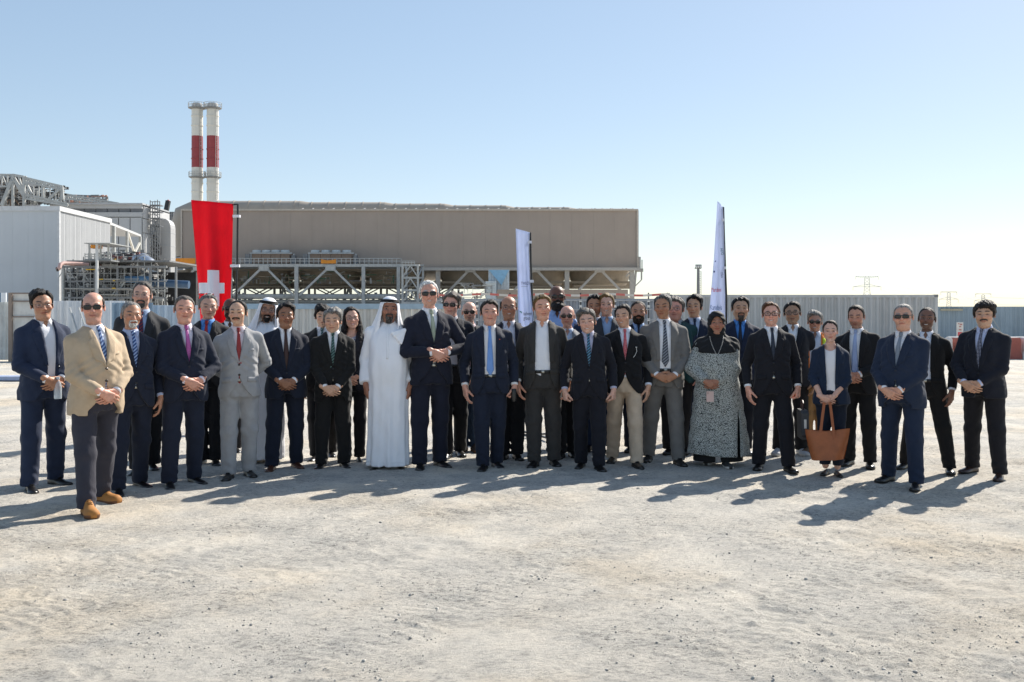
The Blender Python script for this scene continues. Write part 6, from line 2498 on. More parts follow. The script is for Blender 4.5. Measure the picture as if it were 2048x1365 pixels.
def build_pylons():
    pm = mat_plain('pylon_steel', (.50, .51, .52), .6)
    data = [(1734, 553, 560, 574, 45, 56, 9, 760, 'nearest lattice pylon rising behind the long grey container'),
            (1897.5, 584, 588, 599, 32, 38, 6, 1100, 'lattice pylon behind the blue fence, left one of two'),
            (1966.5, 588, 591, 602, 31, 36, 6, 1200, 'lattice pylon behind the black-haired man, right one of two')]
    arms_ = []
    for (cx, top, y1, y2, w1, w2, bw, D, lab) in data:
        t = thing('pylon', at(cx, 633 + CH * FPX / D, D), lab, 'pylon', 'electricity pylons on the horizon')
        o = t.location
        P = lambda x, y, dd=0: at(x, y, D + dd)
        th = .30 * D / 760
        dp = bw * D / FPX
        for dd in (-dp / 2, dp / 2):
            for s in (-1, 1):
                MB(o).bar(P(cx + s * bw / 2, top + 2, dd), P(cx + s * bw * .62, y2 + 8, dd), th).build('leg', pm, t)
                MB(o).bar(P(cx + s * bw * .62, y2 + 8, dd), P(cx + s * bw * 1.5, 636, dd), th).build('leg', pm, t)
        lat = MB(o)
        n = 12
        for dd in (-dp / 2, dp / 2):
            for i in range(n):
                ya, yb = top + (636 - top) * i / n, top + (636 - top) * (i + 1) / n
                f = lambda y: bw / 2 if y < y2 + 8 else bw * .62 + (y - y2 - 8) / (636 - y2 - 8) * bw * .88
                lat.bar(P(cx - f(ya), ya, dd), P(cx + f(yb), yb, dd), th * .6)
                lat.bar(P(cx + f(ya), ya, dd), P(cx - f(yb), yb, dd), th * .6)
        lat.build('lattice', pm, t)
        for s in (-1, 1):
            a1, a2 = MB(o), MB(o)
            for dd in (-dp / 2, dp / 2):
                a1.bar(P(cx, top, dd), P(cx + s * w1 / 2, top, 0), th * .9)
                a1.bar(P(cx, y1 - 3.2, dd), P(cx + s * w1 / 2, top + 1.0, 0), th * .7)
                a2.bar(P(cx, y2 - 5, dd), P(cx + s * w2 / 2, y2, 0), th * .9)
                a2.bar(P(cx, y2, dd), P(cx + s * w2 / 2, y2, 0), th * .9)
            for k in range(5):
                x = cx + s * w1 / 2 * (k + .5) / 5
                a1.bar(P(x, top, 0), P(x + s * 2, y1 - 3.2 + (top + 4.2 - y1) * (k + .5) / 5, 0), th * .5)
            a1.build('upper_arm', pm, t)
            a2.build('lower_arm', pm, t)
            ins = MB(o)
            ins.bar(P(cx + s * w1 / 2, top, 0), P(cx + s * w1 / 2, top + 6.5, 0), th * .7)
            ins.bar(P(cx + s * w2 / 2, y2, 0), P(cx + s * w2 / 2, y2 + 7, 0), th * .7)
            ins.build('insulator', pm, t)
        arms_.append((cx, top, y2, w1, w2, D))
    # conductors
    wm = mat_plain('wire', (.45, .46, .48), .6)
    for i, (A_, B_) in enumerate(((arms_[0], arms_[1]), (arms_[1], arms_[2]))):
        for s in (-1, 1):
            for q in (0, 1):
                pa = at(A_[0] + s * A_[3 + q] / 2, A_[1 + q] + 6.5, A_[5])
                pb = at(B_[0] + s * B_[3 + q] / 2, B_[1 + q] + 6.5, B_[5])
                m = MB(pa)
                m.tube([pa.lerp(pb, f) + Vector((0, 0, -14 * 4 * f * (1 - f) * .25)) for f in np.linspace(0, 1, 14)], .07, 4)
                ob = m.build('power_line', wm, None)
                ob.location = pa
                tag(ob, '%s %s power line between %s' % (('upper', 'lower')[q], ('left-hand', 'right-hand')[s > 0], ('the nearest pylon and the far pair', 'the two far pylons')[i]), 'power line', 'power lines between pylons')
    C_ = arms_[2]
    for s in (-1, 1):
        for q in (0, 1):
            pa = at(C_[0] + s * C_[3 + q] / 2, C_[1 + q] + 6.5, C_[5])
            pb = at(2260 + s * 10, 590 + 14 * q, 1150)
            m = MB(pa)
            m.tube([pa.lerp(pb, f) + Vector((0, 0, -3 * 4 * f * (1 - f))) for f in np.linspace(0, 1, 12)], .07, 4)
            ob = m.build('power_line', wm, None)
            ob.location = pa
            tag(ob, '%s %s power line from the last far pylon to the right edge' % (('upper', 'lower')[q], ('left-hand', 'right-hand')[s > 0]), 'power line', 'power lines between pylons')


# ------------------------------------------------------------------ flags
def flag(label, D, left, right, pole, mat, amp, seed, n=46, m=26, foldn=2.2, straps=()):
    """left/right: polylines of photo pixels down the two edges; cloth hangs in vertical folds"""
    base = at(pole[-1][0], 633 + CH * FPX / D, D)
    t = thing('feather_flag', base, label, 'flag', 'feather flags standing behind the group')
    o = Vector(base)

    def samp(P, f):
        P = np.array(P, float)
        L = np.concatenate([[0], np.cumsum(np.abs(np.diff(P[:, 1])))])
        L /= L[-1]
        return np.interp(f, L, P[:, 0]), np.interp(f, L, P[:, 1])
    V, Fc = [], []
    for i in range(n):
        f = i / (n - 1)
        lx, ly = samp(left, f)
        rx, ry = samp(right, f)
        for j in range(m):
            u = j / (m - 1)
            p = at(lx + (rx - lx) * u, ly + (ry - ly) * u, D)
            w = amp * min(1, .25 + 1.2 * f)
            p.y += w * math.sin(foldn * 2 * PI * u + seed + .8 * f) + .4 * w * math.sin(foldn * 4.3 * PI * u - seed * 2 - 1.6 * f)
            V.append(p - o)
    for i in range(n - 1):
        for j in range(m - 1):
            Fc.append((i * m + j, (i + 1) * m + j, (i + 1) * m + j + 1, i * m + j + 1))
    me = bpy.data.meshes.new('banner')
    me.from_pydata([tuple(v) for v in V], [], Fc)
    me.polygons.foreach_set('use_smooth', np.ones(len(Fc), bool))
    b = new_obj('banner', me, t, [mat])
    sol = b.modifiers.new('thickness', 'SOLIDIFY')
    sol.thickness = .003
    pl = MB(o)
    pl.tube([at(x, y, D + .03) for x, y in pole[:-1]] + [Vector((base.x, base.y + .03, 0))], .0145, 8)
    pl.build('pole', BLACKP, t, smooth=True)
    arm = MB(o)
    arm.tube([at(pole[0][0], pole[0][1], D + .03), at(right[0][0] - 1, right[0][1] + 2, D + .02)], .010, 6)
    arm.build('top_arm', BLACKP, t, smooth=True)
    for (x0, x1, yy) in straps:
        p, q = at(x0, yy + 2.6, D), at(x1, yy - 2.6, D)
        MB(o).box((p.x, D + .005, p.z), (q.x, D + .055, q.z)).build('strap', mat_cloth((.74, .74, .80), 'plain', None, .7, .3), t)
    bs = MB(o)
    for a in (0.4, 0.4 + PI / 2):
        d = Vector((math.cos(a), math.sin(a), 0)) * .42
        bs.bar(base - d + Vector((0, 0.03, .03)), base + d + Vector((0, 0.03, .03)), .035, .02)
    bs.build('cross_base', BLACKP, t)
    VV = np.array([tuple(v) for v in V]).reshape(n, m, 3)

    def surf(px, py):
        p = at(px, py, D) - o
        d = (VV[..., 0] - p.x) ** 2 + (VV[..., 2] - p.z) ** 2
        idx = np.argsort(d.ravel())[:4]
        w = 1 / (d.ravel()[idx] + 1e-6)
        y = float((VV[..., 1].ravel()[idx] * w).sum() / w.sum())
        return Vector((p.x, y, p.z))
    return t, b, surf


def flag_poly(t, b, surf, quads, mat, name, off=.006, nu=10, nv=10):
    for k, (x0, y0, x1, y1) in enumerate(quads):
        V, Fc = [], []
        for i in range(nv + 1):
            for j in range(nu + 1):
                p = surf(x0 + (x1 - x0) * j / nu, y0 + (y1 - y0) * i / nv)
                V.append((p.x, p.y - off - .001 * k, p.z))
        for i in range(nv):
            for j in range(nu):
                a = i * (nu + 1) + j
                Fc.append((a, a + nu + 1, a + nu + 2, a + 1))
        me = bpy.data.meshes.new(name)
        me.from_pydata(V, [], Fc)
        me.polygons.foreach_set('use_smooth', np.ones(len(Fc), bool))
        o = new_obj(name, me, b, [mat])


def flag_text(b, surf, txt, px, py, size_px, D, mat, squeeze=1.0, rot=0.0, off=.007):
    cu = bpy.data.curves.new('lettering', 'FONT')
    cu.body = txt
    cu.size = 1.0
    cu.resolution_u = 3
    tmp = bpy.data.objects.new('lettering_tmp', cu)
    me = bpy.data.meshes.new_from_object(tmp)
    bpy.data.objects.remove(tmp)
    me.name = 'lettering'
    ca, sa = math.cos(rot), math.sin(rot)
    for v in me.vertices:
        u, w = v.co.x * size_px * squeeze, v.co.y * size_px
        x, y = u * ca - w * sa, u * sa + w * ca
        p = surf(px + x, py - y)
        v.co = (p.x, p.y - off, p.z)
    new_obj('lettering', me, b, [mat])


def build_flags():
    red = mat_banner((.78, .010, .030))
    wht = mat_banner((.68, .73, .88))
    t, b, s = flag('tall red banner flag with a white cross on a black pole', 13.6, [(381.5, 400), (385, 450), (390, 520), (394, 580), (398, 660), (400, 800)], [(466, 408), (465, 440), (463, 520), (460.5, 600), (459, 680), (458, 800)],
                   [(475.5, 409), (475.5, 425), (474.5, 520), (472, 620), (471, 700)], red, .075, 1.3, foldn=1.25, straps=((465, 479, 432.5), (460, 478, 532)))
    flag_poly(t, b, s, [(417, 541, 437, 613), (395.5, 566, 417, 587), (437, 566, 447.5, 587)], mat_cloth((.74, .74, .82), 'plain', None, .6, .4), 'white_cross')
    hm = MB(t.location)
    # hem sleeve at the top
    t2, b2, s2 = flag('white banner flag with black lettering beside the balding man', 13.2, [(1031.5, 457.5), (1032.5, 490), (1035, 560), (1037, 640), (1040, 800)], [(1059.5, 465), (1058, 500), (1060, 570), (1067, 640), (1074, 800)],
                      [(1060.5, 466), (1061.5, 520), (1064, 590), (1067, 650), (1069, 720)], wht, .022, .4, foldn=1.3, straps=((1056, 1063.5, 484.5), (1059, 1067.5, 563)))
    blk = mat_plain('print_black', (.010, .012, .02), .6)
    blu = mat_plain('print_navy', (.015, .03, .13), .6)
    flag_text(b2, s2, 'TWEC', 1042, 570, 8.5, 13.2, blu, .60)
    flag_poly(t2, b2, s2, [(1042, 573.2, 1055, 573.9)], mat_plain('print_grey', (.3, .33, .4), .6), 'print_line', nu=6, nv=1)
    flag_text(b2, s2, 'tadweer', 1046.5, 631, 10.5, 13.2, blk, .50)
    flag_text(b2, s2, 'group', 1047, 640, 10.5, 13.2, blk, .52)
    flag_poly(t2, b2, s2, [(1039.5, 623, 1043, 625), (1042, 625, 1044, 627)], mat_plain('print_green', (.02, .22, .14), .6), 'print_mark', nu=3, nv=2)
    t3, b3, s3 = flag('tapering white banner flag with blue and red lettering over the spotted dress', 13.4, [(1435, 402.5), (1433, 440), (1428, 520), (1422, 590), (1418, 640), (1415, 800)], [(1446, 414), (1447.5, 450), (1450, 520), (1454, 600), (1457, 650), (1460, 800)],
                      [(1446.5, 415), (1448, 470), (1450.5, 540), (1452.5, 590), (1455, 660)], wht, .030, 2.3, foldn=1.0, straps=((1443.5, 1448.5, 440), (1448, 1452.5, 536)))
    flag_text(b3, s3, 'Marubeni', 1422.5, 584, 12.5, 13.4, mat_plain('print_red', (.62, .015, .04), .6), .42)
    flag_text(b3, s3, 'Kanadevia', 1420.5, 620, 14.5, 13.4, mat_plain('print_blue', (.01, .10, .25), .6), .40)
    flag_text(b3, s3, 'INOVA', 1421, 633.5, 12, 13.4, mat_plain('print_blue', (.01, .10, .25), .6), .58)
    teal = mat_plain('print_teal', (.02, .14, .17), .6)
    flag_text(b3, s3, 'ADQ', 1440, 497, 8, 13.4, teal, .8, -1.35)
    flag_text(b3, s3, 'Mes', 1440.5, 546, 8, 13.4, blu, .8, -1.35)
    flag_poly(t3, b3, s3, [(1429.8, 522, 1431.6, 524.5), (1427, 542, 1429.5, 545.5)], blu, 'print_mark', nu=3, nv=3)


build_fences()
build_yard()
build_mast()
build_pylons()
build_flags()
# ------------------------------------------------------------------ the people
NAVY, DNAVY, BLACK, CHAR = (.018, .028, .060), (.012, .017, .034), (.009, .009, .011), (.030, .029, .029)
WHITE, LBLUE = (.83, .83, .86), (.40, .50, .70)
LIGHT, FAIR, ASIAN, TAN, BROWN, DARK = (.68, .40, .29), (.65, .355, .26), (.64, .40, .27), (.50, .27, .17), (.31, .155, .09), (.12, .057, .036)
HBLK, HDBR, HGRY, HSALT, HWHT, HRED = (.008, .007, .007), (.022, .014, .009), (.16, .15, .14), (.055, .050, .047), (.45, .44, .42), (.10, .045, .018)
GOLD = (.25, .18, .07)
SH = {'shades': True, 'glasses': ('shades', (.008, .008, .009))}


def G_(c=(.02, .02, .02), w=.0017):
    return ('clear', c, w)


CAST = [
    dict(x=89, top=577, feet=[(61, 984), (113, 970)], yaw=48, arms='clasp', hz=.93, jacket=NAVY, open=.035, zb=1.08, shirt=WHITE, skin=TAN, hair=('swept', HBLK), girth=.5,
         face=dict(glasses=G_((.05, .045, .04), .0015), fat=.3, smile=-.4, w=1.0), hyaw=6, trousers=NAVY,
         label='man in navy suit and open white shirt holding a small bottle'),
    dict(x=192, top=585, hemz=.766, feet=[(178, 1030), (207, 1004)], yaw=49, arms='clasp', hz=.915, jacket=(.47, .36, .245), zb=1.15, shirt=WHITE, tie=('stripe', (.03, .07, .20), (.25, .35, .55)), trousers=(.036, .036, .050),
         skin=FAIR, hair=('horseshoe', HDBR), shoe=('boot', (.40, .17, .035)), girth=.7, shw=.186, face=dict(SH, stubble=.5, fat=.3, w=1.02, smile=.5), hyaw=8, belt=False,
         label='man in tan jacket and dark jeans with sunglasses and tan work boots'),
    dict(x=264, top=603, feet=[(228, 992), (272, 976)], yaw=36, arms='side', jacket=DNAVY, shirt=(.45, .52, .72), tie=('stripe', (.02, .05, .19), (.30, .42, .65)), skin=TAN,
         hair=('thin', HGRY), girth=.4, face=dict(beard=('goatee', HWHT), smile=.9), browc=HSALT,
         label='man in dark navy suit and blue striped tie with white goatee and thin grey hair'),
    dict(x=287, top=562, feet=[(283, 950), (312, 940)], yaw=15, arms='side', jacket=(.030, .031, .034), trousers=BLACK, shirt=LBLUE, tie=('stripe', (.20, .02, .03), (.02, .02, .06)), skin=LIGHT,
         hair=('crop', HSALT, HGRY), front=False, girth=.2, face=dict(glasses=G_((.30, .28, .25), .0012), beard=('goatee', HSALT), w=.95), browc=HDBR,
         label='tall man behind with glasses, moustache and red striped tie under charcoal jacket'),
    dict(x=366, top=591, feet=[(338, 978), (389, 968)], yaw=33, arms='clasp', hz=.945, hx=.03, jacket=DNAVY, shirt=(.68, .66, .76), tie=('plain', (.42, .10, .32)), skin=FAIR, hair=('crop', (.11, .09, .075), HGRY), girth=.5,
         face=dict(w=1.05, fat=.3, smile=.5, eye=.35), browc=(.2, .13, .09),
         label='man in dark navy suit with pink tie and clasped hands'),
    dict(x=418, top=588, feet=[(398, 931), (428, 931)], yaw=8, jacket=(.022, .021, .022), trousers=BLACK, shirt=(.10, .30, .72), tie=('plain', (.40, .03, .03)), skin=LIGHT, hair=('crop', HGRY, (.3, .29, .27)), front=False,
         face=dict(w=1.05, stubble=.25, smile=-.2, eye=.4), glasses_head=True, browc=HSALT,
         label='man in bright blue shirt and red tie with glasses pushed up on grey hair'),
    dict(x=458, top=597, feet=[(474, 906), (450, 906)], jacket=(.03, .03, .03), trousers=BLACK, shirt=WHITE, skin=DARK, hair=('bald',), front=False, face=dict(SH, beard=('full', HBLK), nose=1.15),
         label='bald dark-skinned man in sunglasses half hidden behind the light grey suit'),
    dict(x=482, top=600, feet=[(447, 960), (488, 954)], yaw=16, arms='back', jacket=(.34, .34, .345), zb=1.13, open=0.0, shirt=(.78, .68, .71), tie=('plain', (.30, .035, .035)), tiez=.93, skin=ASIAN, hair=('reced', HBLK), girth=.25,
         face=dict(beard=('moustache', HBLK), w=1.0, eye=.25, smile=-.2), hemz=.80,
         label='man in light grey suit with dark red tie and black moustache'),
    dict(x=528, top=594, feet=[(505, 926), (548, 926)], outfit='robe', robe=robe_kandura, skin=(.44, .235, .15), hair=('ghutra',), front=False, face=dict(glasses=G_((.03, .02, .02)), beard=('goatee', HBLK), stubble=.9, smile=.8, teeth=True), browc=HBLK,
         shoe=('flat', (.03, .02, .012)), label='man in white headcloth and robe with glasses, between grey and navy suits'),
    dict(x=574, top=604, hemz=.75, feet=[(526, 943), (576, 937)], yaw=16, arms='clasp', hz=.90, jacket=(.010, .014, .028), shirt=WHITE, tie=('plain', (.055, .026, .020)), tiez=1.02, skin=BROWN, hair=('swept', HBLK), girth=.5, zb=1.03,
         face=dict(fat=.5, smile=1.0, w=1.03, eye=.4), shoe=('dress', (.085, .03, .015)),
         label='man in dark navy suit with brown tie and brown shoes'),
    dict(x=647, top=607, feet=[(631, 922), (661, 914)], yaw=5, jacket=BLACK, shirt=WHITE, tie=('stripe', (.02, .05, .06), (.2, .3, .3)), skin=ASIAN, hair=('fringe', HBLK), front=False, face=dict(w=.97),
         label='young man with black fringe, mostly hidden behind the grey-haired man in black'),
    dict(x=667, top=614, hemz=.725, feet=[(637, 938), (683, 936)], yaw=10, arms='clasp', hz=.855, hx=-.02, jacket=(.009, .009, .009), trousers=(.011, .0105, .0105), shirt=WHITE, tie=('stripe', (.012, .03, .028), (.12, .22, .20)), skin=ASIAN, hair=('tousled', HGRY, (.36, .35, .33)),
         girth=.3, face=dict(w=1.02, smile=.2, eye=.3), browc=HSALT, hs=1.06, zb=1.10,
         label='older man in black suit with grey hair and dark green striped tie'),
    dict(x=706, top=613, feet=[(690, 924), (716, 924)], yaw=0, arms='clasp', fem=True, jacket=(.012, .012, .018), zb=1.05, open=.03, shirt=(.45, .44, .50), shirtkind='floral', shirt2=(.03, .03, .06), trousers=(.007, .007, .009), skin=LIGHT, hair=('long', (.010, .008, .008)), front=False,
         face=dict(glasses=G_(), smile=1.4, teeth=True, w=.96, lip=(.9, .38, .38)), shoe=('flat', BLACK), girth=.2, coarse=.02,
         label='smiling woman with long black hair and glasses in dark jacket'),
    dict(x=776, top=592, feet=[(755, 940), (800, 938)], outfit='robe', robe=robe_kandura, skin=(.36, .175, .11), hair=('ghutra',), face=dict(beard=('goatee', (.035, .03, .028), HGRY), stubble=.6, fat=.3, w=1.03, smile=.5), girth=.7, browc=HBLK, scarf_end=True, sidex=.222,
         shoe=('flat', (.03, .02, .012)), shw=.185, yaw=4, label='large man in long white robe with black head cord, beside the tall man'),
    dict(x=862, top=561, feet=[(837, 940), (878, 935)], yaw=18, arms='clasp', hz=1.055, hx=.04, jacket=(.011, .013, .026), shirt=WHITE, tie=('plain', (.36, .40, .30)), skin=FAIR, hair=('crop', HWHT), girth=.4, shw=.185,
         face=dict(SH, smile=1.4, teeth=True, w=.98), pole=((-1, .3, -.5), (1, .3, -.5)), zb=1.16,
         label='tallest man, white-haired with sunglasses and pale green tie, hands folded at his waist'),
    dict(x=904, top=583, feet=[(905, 918), (930, 912)], yaw=0, jacket=(.013, .015, .022), trousers=BLACK, open=.07, zb=1.05, shirt=(.36, .36, .40), skin=FAIR, hair=('tousled', (.11, .085, .065), HGRY), front=False, face=dict(SH, w=1.04, smile=.5, fat=.2),
         label='man with tousled grey-brown hair, sunglasses and grey open shirt beside the tallest man'),
    dict(x=940, top=604, feet=[(921, 903), (946, 903)], jacket=(.03, .03, .035), trousers=(.03, .055, .10), open=.06, shirt=(.60, .46, .48), skin=LIGHT, hair=('bald',), front=False, face=dict(SH, stubble=.7, w=.97),
         shoe=('boot', (.05, .03, .02)), label='bald man in sunglasses, pinkish shirt and blue jeans in the back row'),
    dict(x=980, top=599, feet=[(968, 942), (994, 936)], yaw=4, arms='side', jacket=DNAVY, open=.055, zb=1.06, shirt=(.80, .78, .78), tie=('plain', (.16, .31, .66)), tiez=.97, skin=FAIR, hair=('short', HDBR, HSALT), girth=.4, face=dict(w=1.05, fat=.3, smile=.3, eye=.4), pin=(.5, .1, .05), grip=1,
         label='man in navy suit with sky blue tie and open jacket'),
    dict(x=1020, top=593, feet=[(1012, 919), (1038, 919)], jacket=(.014, .015, .026), trousers=BLACK, open=.08, zb=1.04, shirt=(.70, .70, .78), skin=(0.468, 0.234, 0.143), hair=('horseshoe', HDBR), front=False, girth=.7, face=dict(glasses=G_((.04, .03, .03)), fat=.4, smile=1.2, teeth=True, w=1.02), browc=HDBR,
         label='balding man with glasses and open white shirt left of the white feather flag'),
    dict(x=1088, top=589, feet=[(1070, 934), (1110, 932)], yaw=-2, arms='side', jacket=(.042, .039, .037), open=.075, zb=1.06, shirt=(.80, .80, .84), skin=(0.702, 0.377, 0.260), hair=('short', HRED, GOLD), girth=.45, face=dict(w=1.04, fat=.2, smile=.4, eye=.25),
         label='man in charcoal suit with open white shirt, no tie and reddish fair hair'),
    dict(x=1116, top=572, feet=[(1108, 898), (1130, 898)], outfit='shirt', trousers=(.03, .035, .05), shirt=(.28, .42, .72), skin=(0.156, 0.072, 0.046), hair=('bald',), front=False, face=dict(SH, beard=('big', HBLK), smile=1.0, teeth=True),
         label='tall bald man with full black beard, sunglasses and light blue shirt'),
    dict(x=1133, top=612, feet=[(1123, 916), (1146, 914)], jacket=(.20, .20, .21), trousers=BLACK, open=.04, shirt=(.52, .60, .74), skin=FAIR, hair=('bald',), front=False, face=dict(SH, smile=.3, w=1.02),
         label='bald man in sunglasses and light grey jacket behind the short man in navy'),
    dict(x=1181, top=615, hemz=.76, feet=[(1160, 936), (1196, 942)], yaw=-2, arms='fist', jacket=(.0095, .010, .016), shirt=(.46, .46, .60), tie=('stripe', (.012, .02, .05), (.10, .28, .42)), skin=(0.676, 0.416, 0.312), hair=('tousled', (.10, .09, .08), HGRY), girth=.15, face=dict(w=.98, eye=.15, smile=.2, teeth=True), zb=1.10, sidex=.262, hs=1.07, browc=HSALT,
         label='short older man in dark navy suit with blue patterned tie and fists at his sides'),
    dict(x=1187, top=588, feet=[(1178, 901), (1200, 901)], jacket=(.014, .028, .065), shirt=(.55, .6, .75), skin=(0.429, 0.221, 0.130), hair=('short', HBLK), front=False, face=dict(w=.98, stubble=.7, nose=1.1), browc=HBLK,
         label='dark-haired man in mid-blue jacket standing behind the short man with fists'),
    dict(x=1211, top=586, feet=[(1207, 902), (1228, 902)], jacket=(.04, .045, .055), trousers=(.03, .04, .07), shirt=(.30, .42, .62), skin=LIGHT, hair=('short', (.14, .075, .03), GOLD), front=False, face=dict(w=.93, smile=1.3, teeth=True), shoe=('dress', (.07, .03, .012)), browc=(.10, .06, .03),
         label='smiling fair-haired slim man at the back, right of the dark-haired man'),
    dict(x=1250, top=608, feet=[(1221, 925), (1269, 936)], yaw=-4, arms='side', jacket=(.0065, .0065, .008), trousers=(.55, .43, .315), shirt=(.68, .72, .82), tie=('dots', (.45, .02, .04), (.7, .4, .42)), skin=(0.598, 0.364, 0.247), hair=('short', HBLK, HSALT), girth=.3, face=dict(w=1.0, smile=1.0, eye=.15, teeth=True), zb=1.13, roll=-5, belt=False,
         label='man in black blazer, red tie and khaki trousers'),
    dict(x=1278, top=602, feet=[(1249, 903), (1275, 903)], jacket=(.012, .016, .03), shirt=(.30, .45, .72), tie=('plain', (.015, .02, .04)), skin=TAN, hair=('buzz', HDBR), front=False, face=dict(beard=('full', HDBR), fat=.3, w=1.06, smile=.8),
         label='bald man with short brown beard and blue shirt between blazer and grey suit'),
    dict(x=1327, top=588, feet=[(1296, 922), (1357, 930)], yaw=-3, arms='lace', hz=.90, jacket=(.165, .155, .145), open=.055, zb=1.06, shirt=WHITE, tie=('stripe', (.03, .035, .05), (.22, .24, .28)), tiez=1.0, skin=(0.429, 0.221, 0.130), hair=('short', HSALT, (.22, .22, .21)), girth=.45, shw=.186, face=dict(w=1.0, smile=.8, nose=1.1, eye=.35), browc=HBLK,
         label='man in mid-grey suit with diagonally striped tie and interlaced fingers'),
    dict(x=1356, top=592, feet=[(1321, 907), (1345, 907)], jacket=(.012, .05, .055), trousers=BLACK, shirt=(.3, .33, .36), skin=(0.650, 0.325, 0.247), hair=('tousled', (.12, .10, .085), HGRY), front=False, face=dict(glasses=G_((.03, .03, .03)), stubble=.5, fat=.2, w=1.03),
         label='man with glasses and teal jacket partly hidden behind the mid-grey suit'),
    dict(x=1387, top=588, feet=[(1375, 905), (1400, 905)], jacket=(.012, .02, .042), shirt=(.50, .60, .80), tie=('plain', (.015, .025, .06)), skin=(0.559, 0.325, 0.208), hair=('swept', HBLK), front=False, face=dict(w=.94, eye=.5, smile=-.1), browc=HBLK,
         label='young man with dark swept hair and navy suit, left of the banner flag'),
    dict(x=1436, top=622, feet=[(1418, 927), (1452, 935)], yaw=-10, arms='clasp', hz=.93, hx=-.07, fem=True, outfit='dress', robe=robe_dress, skin=(.40, .195, .125), hair=('hijab',), face=dict(fat=.9, w=1.08, smile=.9, lip=(.95, .5, .5)), girth=1.0, browc=(.03, .02, .015), shw=.178, hs=1.05,
         shoe=('sneaker', (.03, .03, .03)), label='woman in black headscarf and black and white spotted long dress'),
    dict(x=1475, top=593, feet=[(1470, 910), (1498, 907)], jacket=(.013, .020, .045), shirt=(.09, .28, .70), tie=('plain', (.010, .014, .03)), trousers=(.010, .012, .02), skin=(0.520, 0.312, 0.202), hair=('short', HBLK), front=False, girth=.5, face=dict(w=1.10, jaw=1.08, fat=.4, beard=('goatee', (.05, .04, .035)), smile=-.2, eye=.25), browc=HBLK,
         label='man in bright blue shirt and dark tie right of the banner flag'),
    dict(x=1548, top=603, feet=[(1518, 938), (1579, 944)], yaw=-8, arms='side', jacket=(.0095, .0095, .014), shirt=WHITE, tie=('dots', (.015, .02, .035), (.05, .06, .09)), skin=(0.720, 0.390, 0.286), hair=('short', (.075, .032, .015)), girth=.25, face=dict(glasses=G_((.008, .008, .008), .0030), w=.98, smile=1.0, teeth=True), zb=1.13, grip=1, browc=(.10, .06, .03),
         label='man in black suit with thick black glasses carrying a slim briefcase'),
    dict(x=1581, top=603, feet=[(1551, 909), (1598, 909)], jacket=(.010, .011, .017), shirt=WHITE, trousers=(.008, .008, .010), skin=(0.416, 0.247, 0.156), hair=('short', HBLK), front=False, girth=.3, face=dict(glasses=G_((.008, .008, .008), .0026), w=1.05, stubble=.3, eye=.35), shoe=('sneaker', (.40, .41, .43)), browc=HBLK, belt=False,
         label='man with round glasses and pale sneakers behind the briefcase carrier'),
    dict(x=1629, top=620, feet=[(1612, 908), (1640, 908)], outfit='vest', shirt=(.62, .66, .76), trousers=(.30, .17, .07), skin=(0.468, 0.247, 0.169), hair=('tousled', HGRY, (.32, .31, .3)), front=False, face=dict(SH, smile=.9, teeth=True), shoe=('boot', (.10, .06, .03)),
         label='grey-haired man in sunglasses with orange safety vest over a pale shirt'),
    dict(x=1665, top=640, feet=[(1646, 948), (1670, 951)], yaw=-18, arms='clasp', hz=.86, hx=-.04, fem=True, jacket=(.010, .020, .045), trousers=(.009, .014, .028), zb=1.03, open=.045, shirt=(.80, .78, .80), skin=(0.689, 0.416, 0.312), hair=('bun', (.016, .012, .010)), face=dict(w=.95, smile=.6, eye=.45, lip=(.92, .5, .5)), rolled=True, coarse=.0125,
         shoe=('flat', BLACK), girth=.25, browc=HDBR, hem=.11, label='woman in navy blazer and white top holding a large brown tote bag'),
    dict(x=1718, top=609, feet=[(1697, 930), (1740, 935)], yaw=-30, arms='clasp', hz=.965, hx=-.02, jacket=(.010, .010, .012), trousers=(.009, .009, .010), open=.04, zb=1.07, shirt=WHITE, tie=('plain', (.36, .45, .68)), skin=(0.572, 0.299, 0.202), hair=('crop', HDBR, HSALT), girth=.25, face=dict(stubble=.8, w=.97, eye=.05, smile=.2), browc=HBLK, pitch=7,
         label='man in black suit with pale blue tie and closed eyes'),
    dict(x=1803, top=608, hemz=.752, feet=[(1772, 963), (1828, 978)], yaw=-40, arms='clasp', hz=.895, hx=-.02, jacket=(.013, .022, .047), shirt=(.78, .77, .80), tie=('plain', (.22, .25, .30)), skin=(0.611, 0.338, 0.234), hair=('thin', (.20, .18, .16), HWHT), girth=.8, shw=.188, face=dict(SH, fat=.8, w=1.03, smile=-.3), zb=1.13, hyaw=-3,
         label='heavy older man in blue suit with sunglasses and grey tie'),
    dict(x=1856, top=615, feet=[(1803, 936), (1893, 947)], yaw=-32, arms='side', jacket=(.0065, .006, .0065), open=.06, zb=1.06, shirt=(.70, .72, .80), skin=(0.221, 0.111, 0.072), hair=('buzz', HBLK, HSALT), girth=.2, face=dict(w=.98, smile=.5, stubble=.7, teeth=True, nose=1.1), browc=HBLK, roll=3,
         label='dark-skinned man in black suit with open white collar behind the blue suit'),
    dict(x=1968, top=600, feet=[(1944, 945), (2000, 959)], yaw=-44, arms='clasp', hz=.895, hx=-.05, jacket=(.0095, .011, .019), trousers=(.012, .011, .014), shirt=(.55, .60, .80), tie=('dots', (.010, .013, .035), (.5, .5, .6)), skin=(0.598, 0.364, 0.240), hair=('fringe', (.016, .012, .010), (.07, .06, .055)), girth=.45, shw=.188, face=dict(w=1.08, fat=.3, smile=.4, beard=('moustache', (.06, .045, .038)), eye=.25), zb=1.04, tiez=1.02, hyaw=4, browc=HDBR,
         shoe=('dress', (.045, .022, .016)), label='broad man with black fringe, polka dot tie and brown shoes'),
]


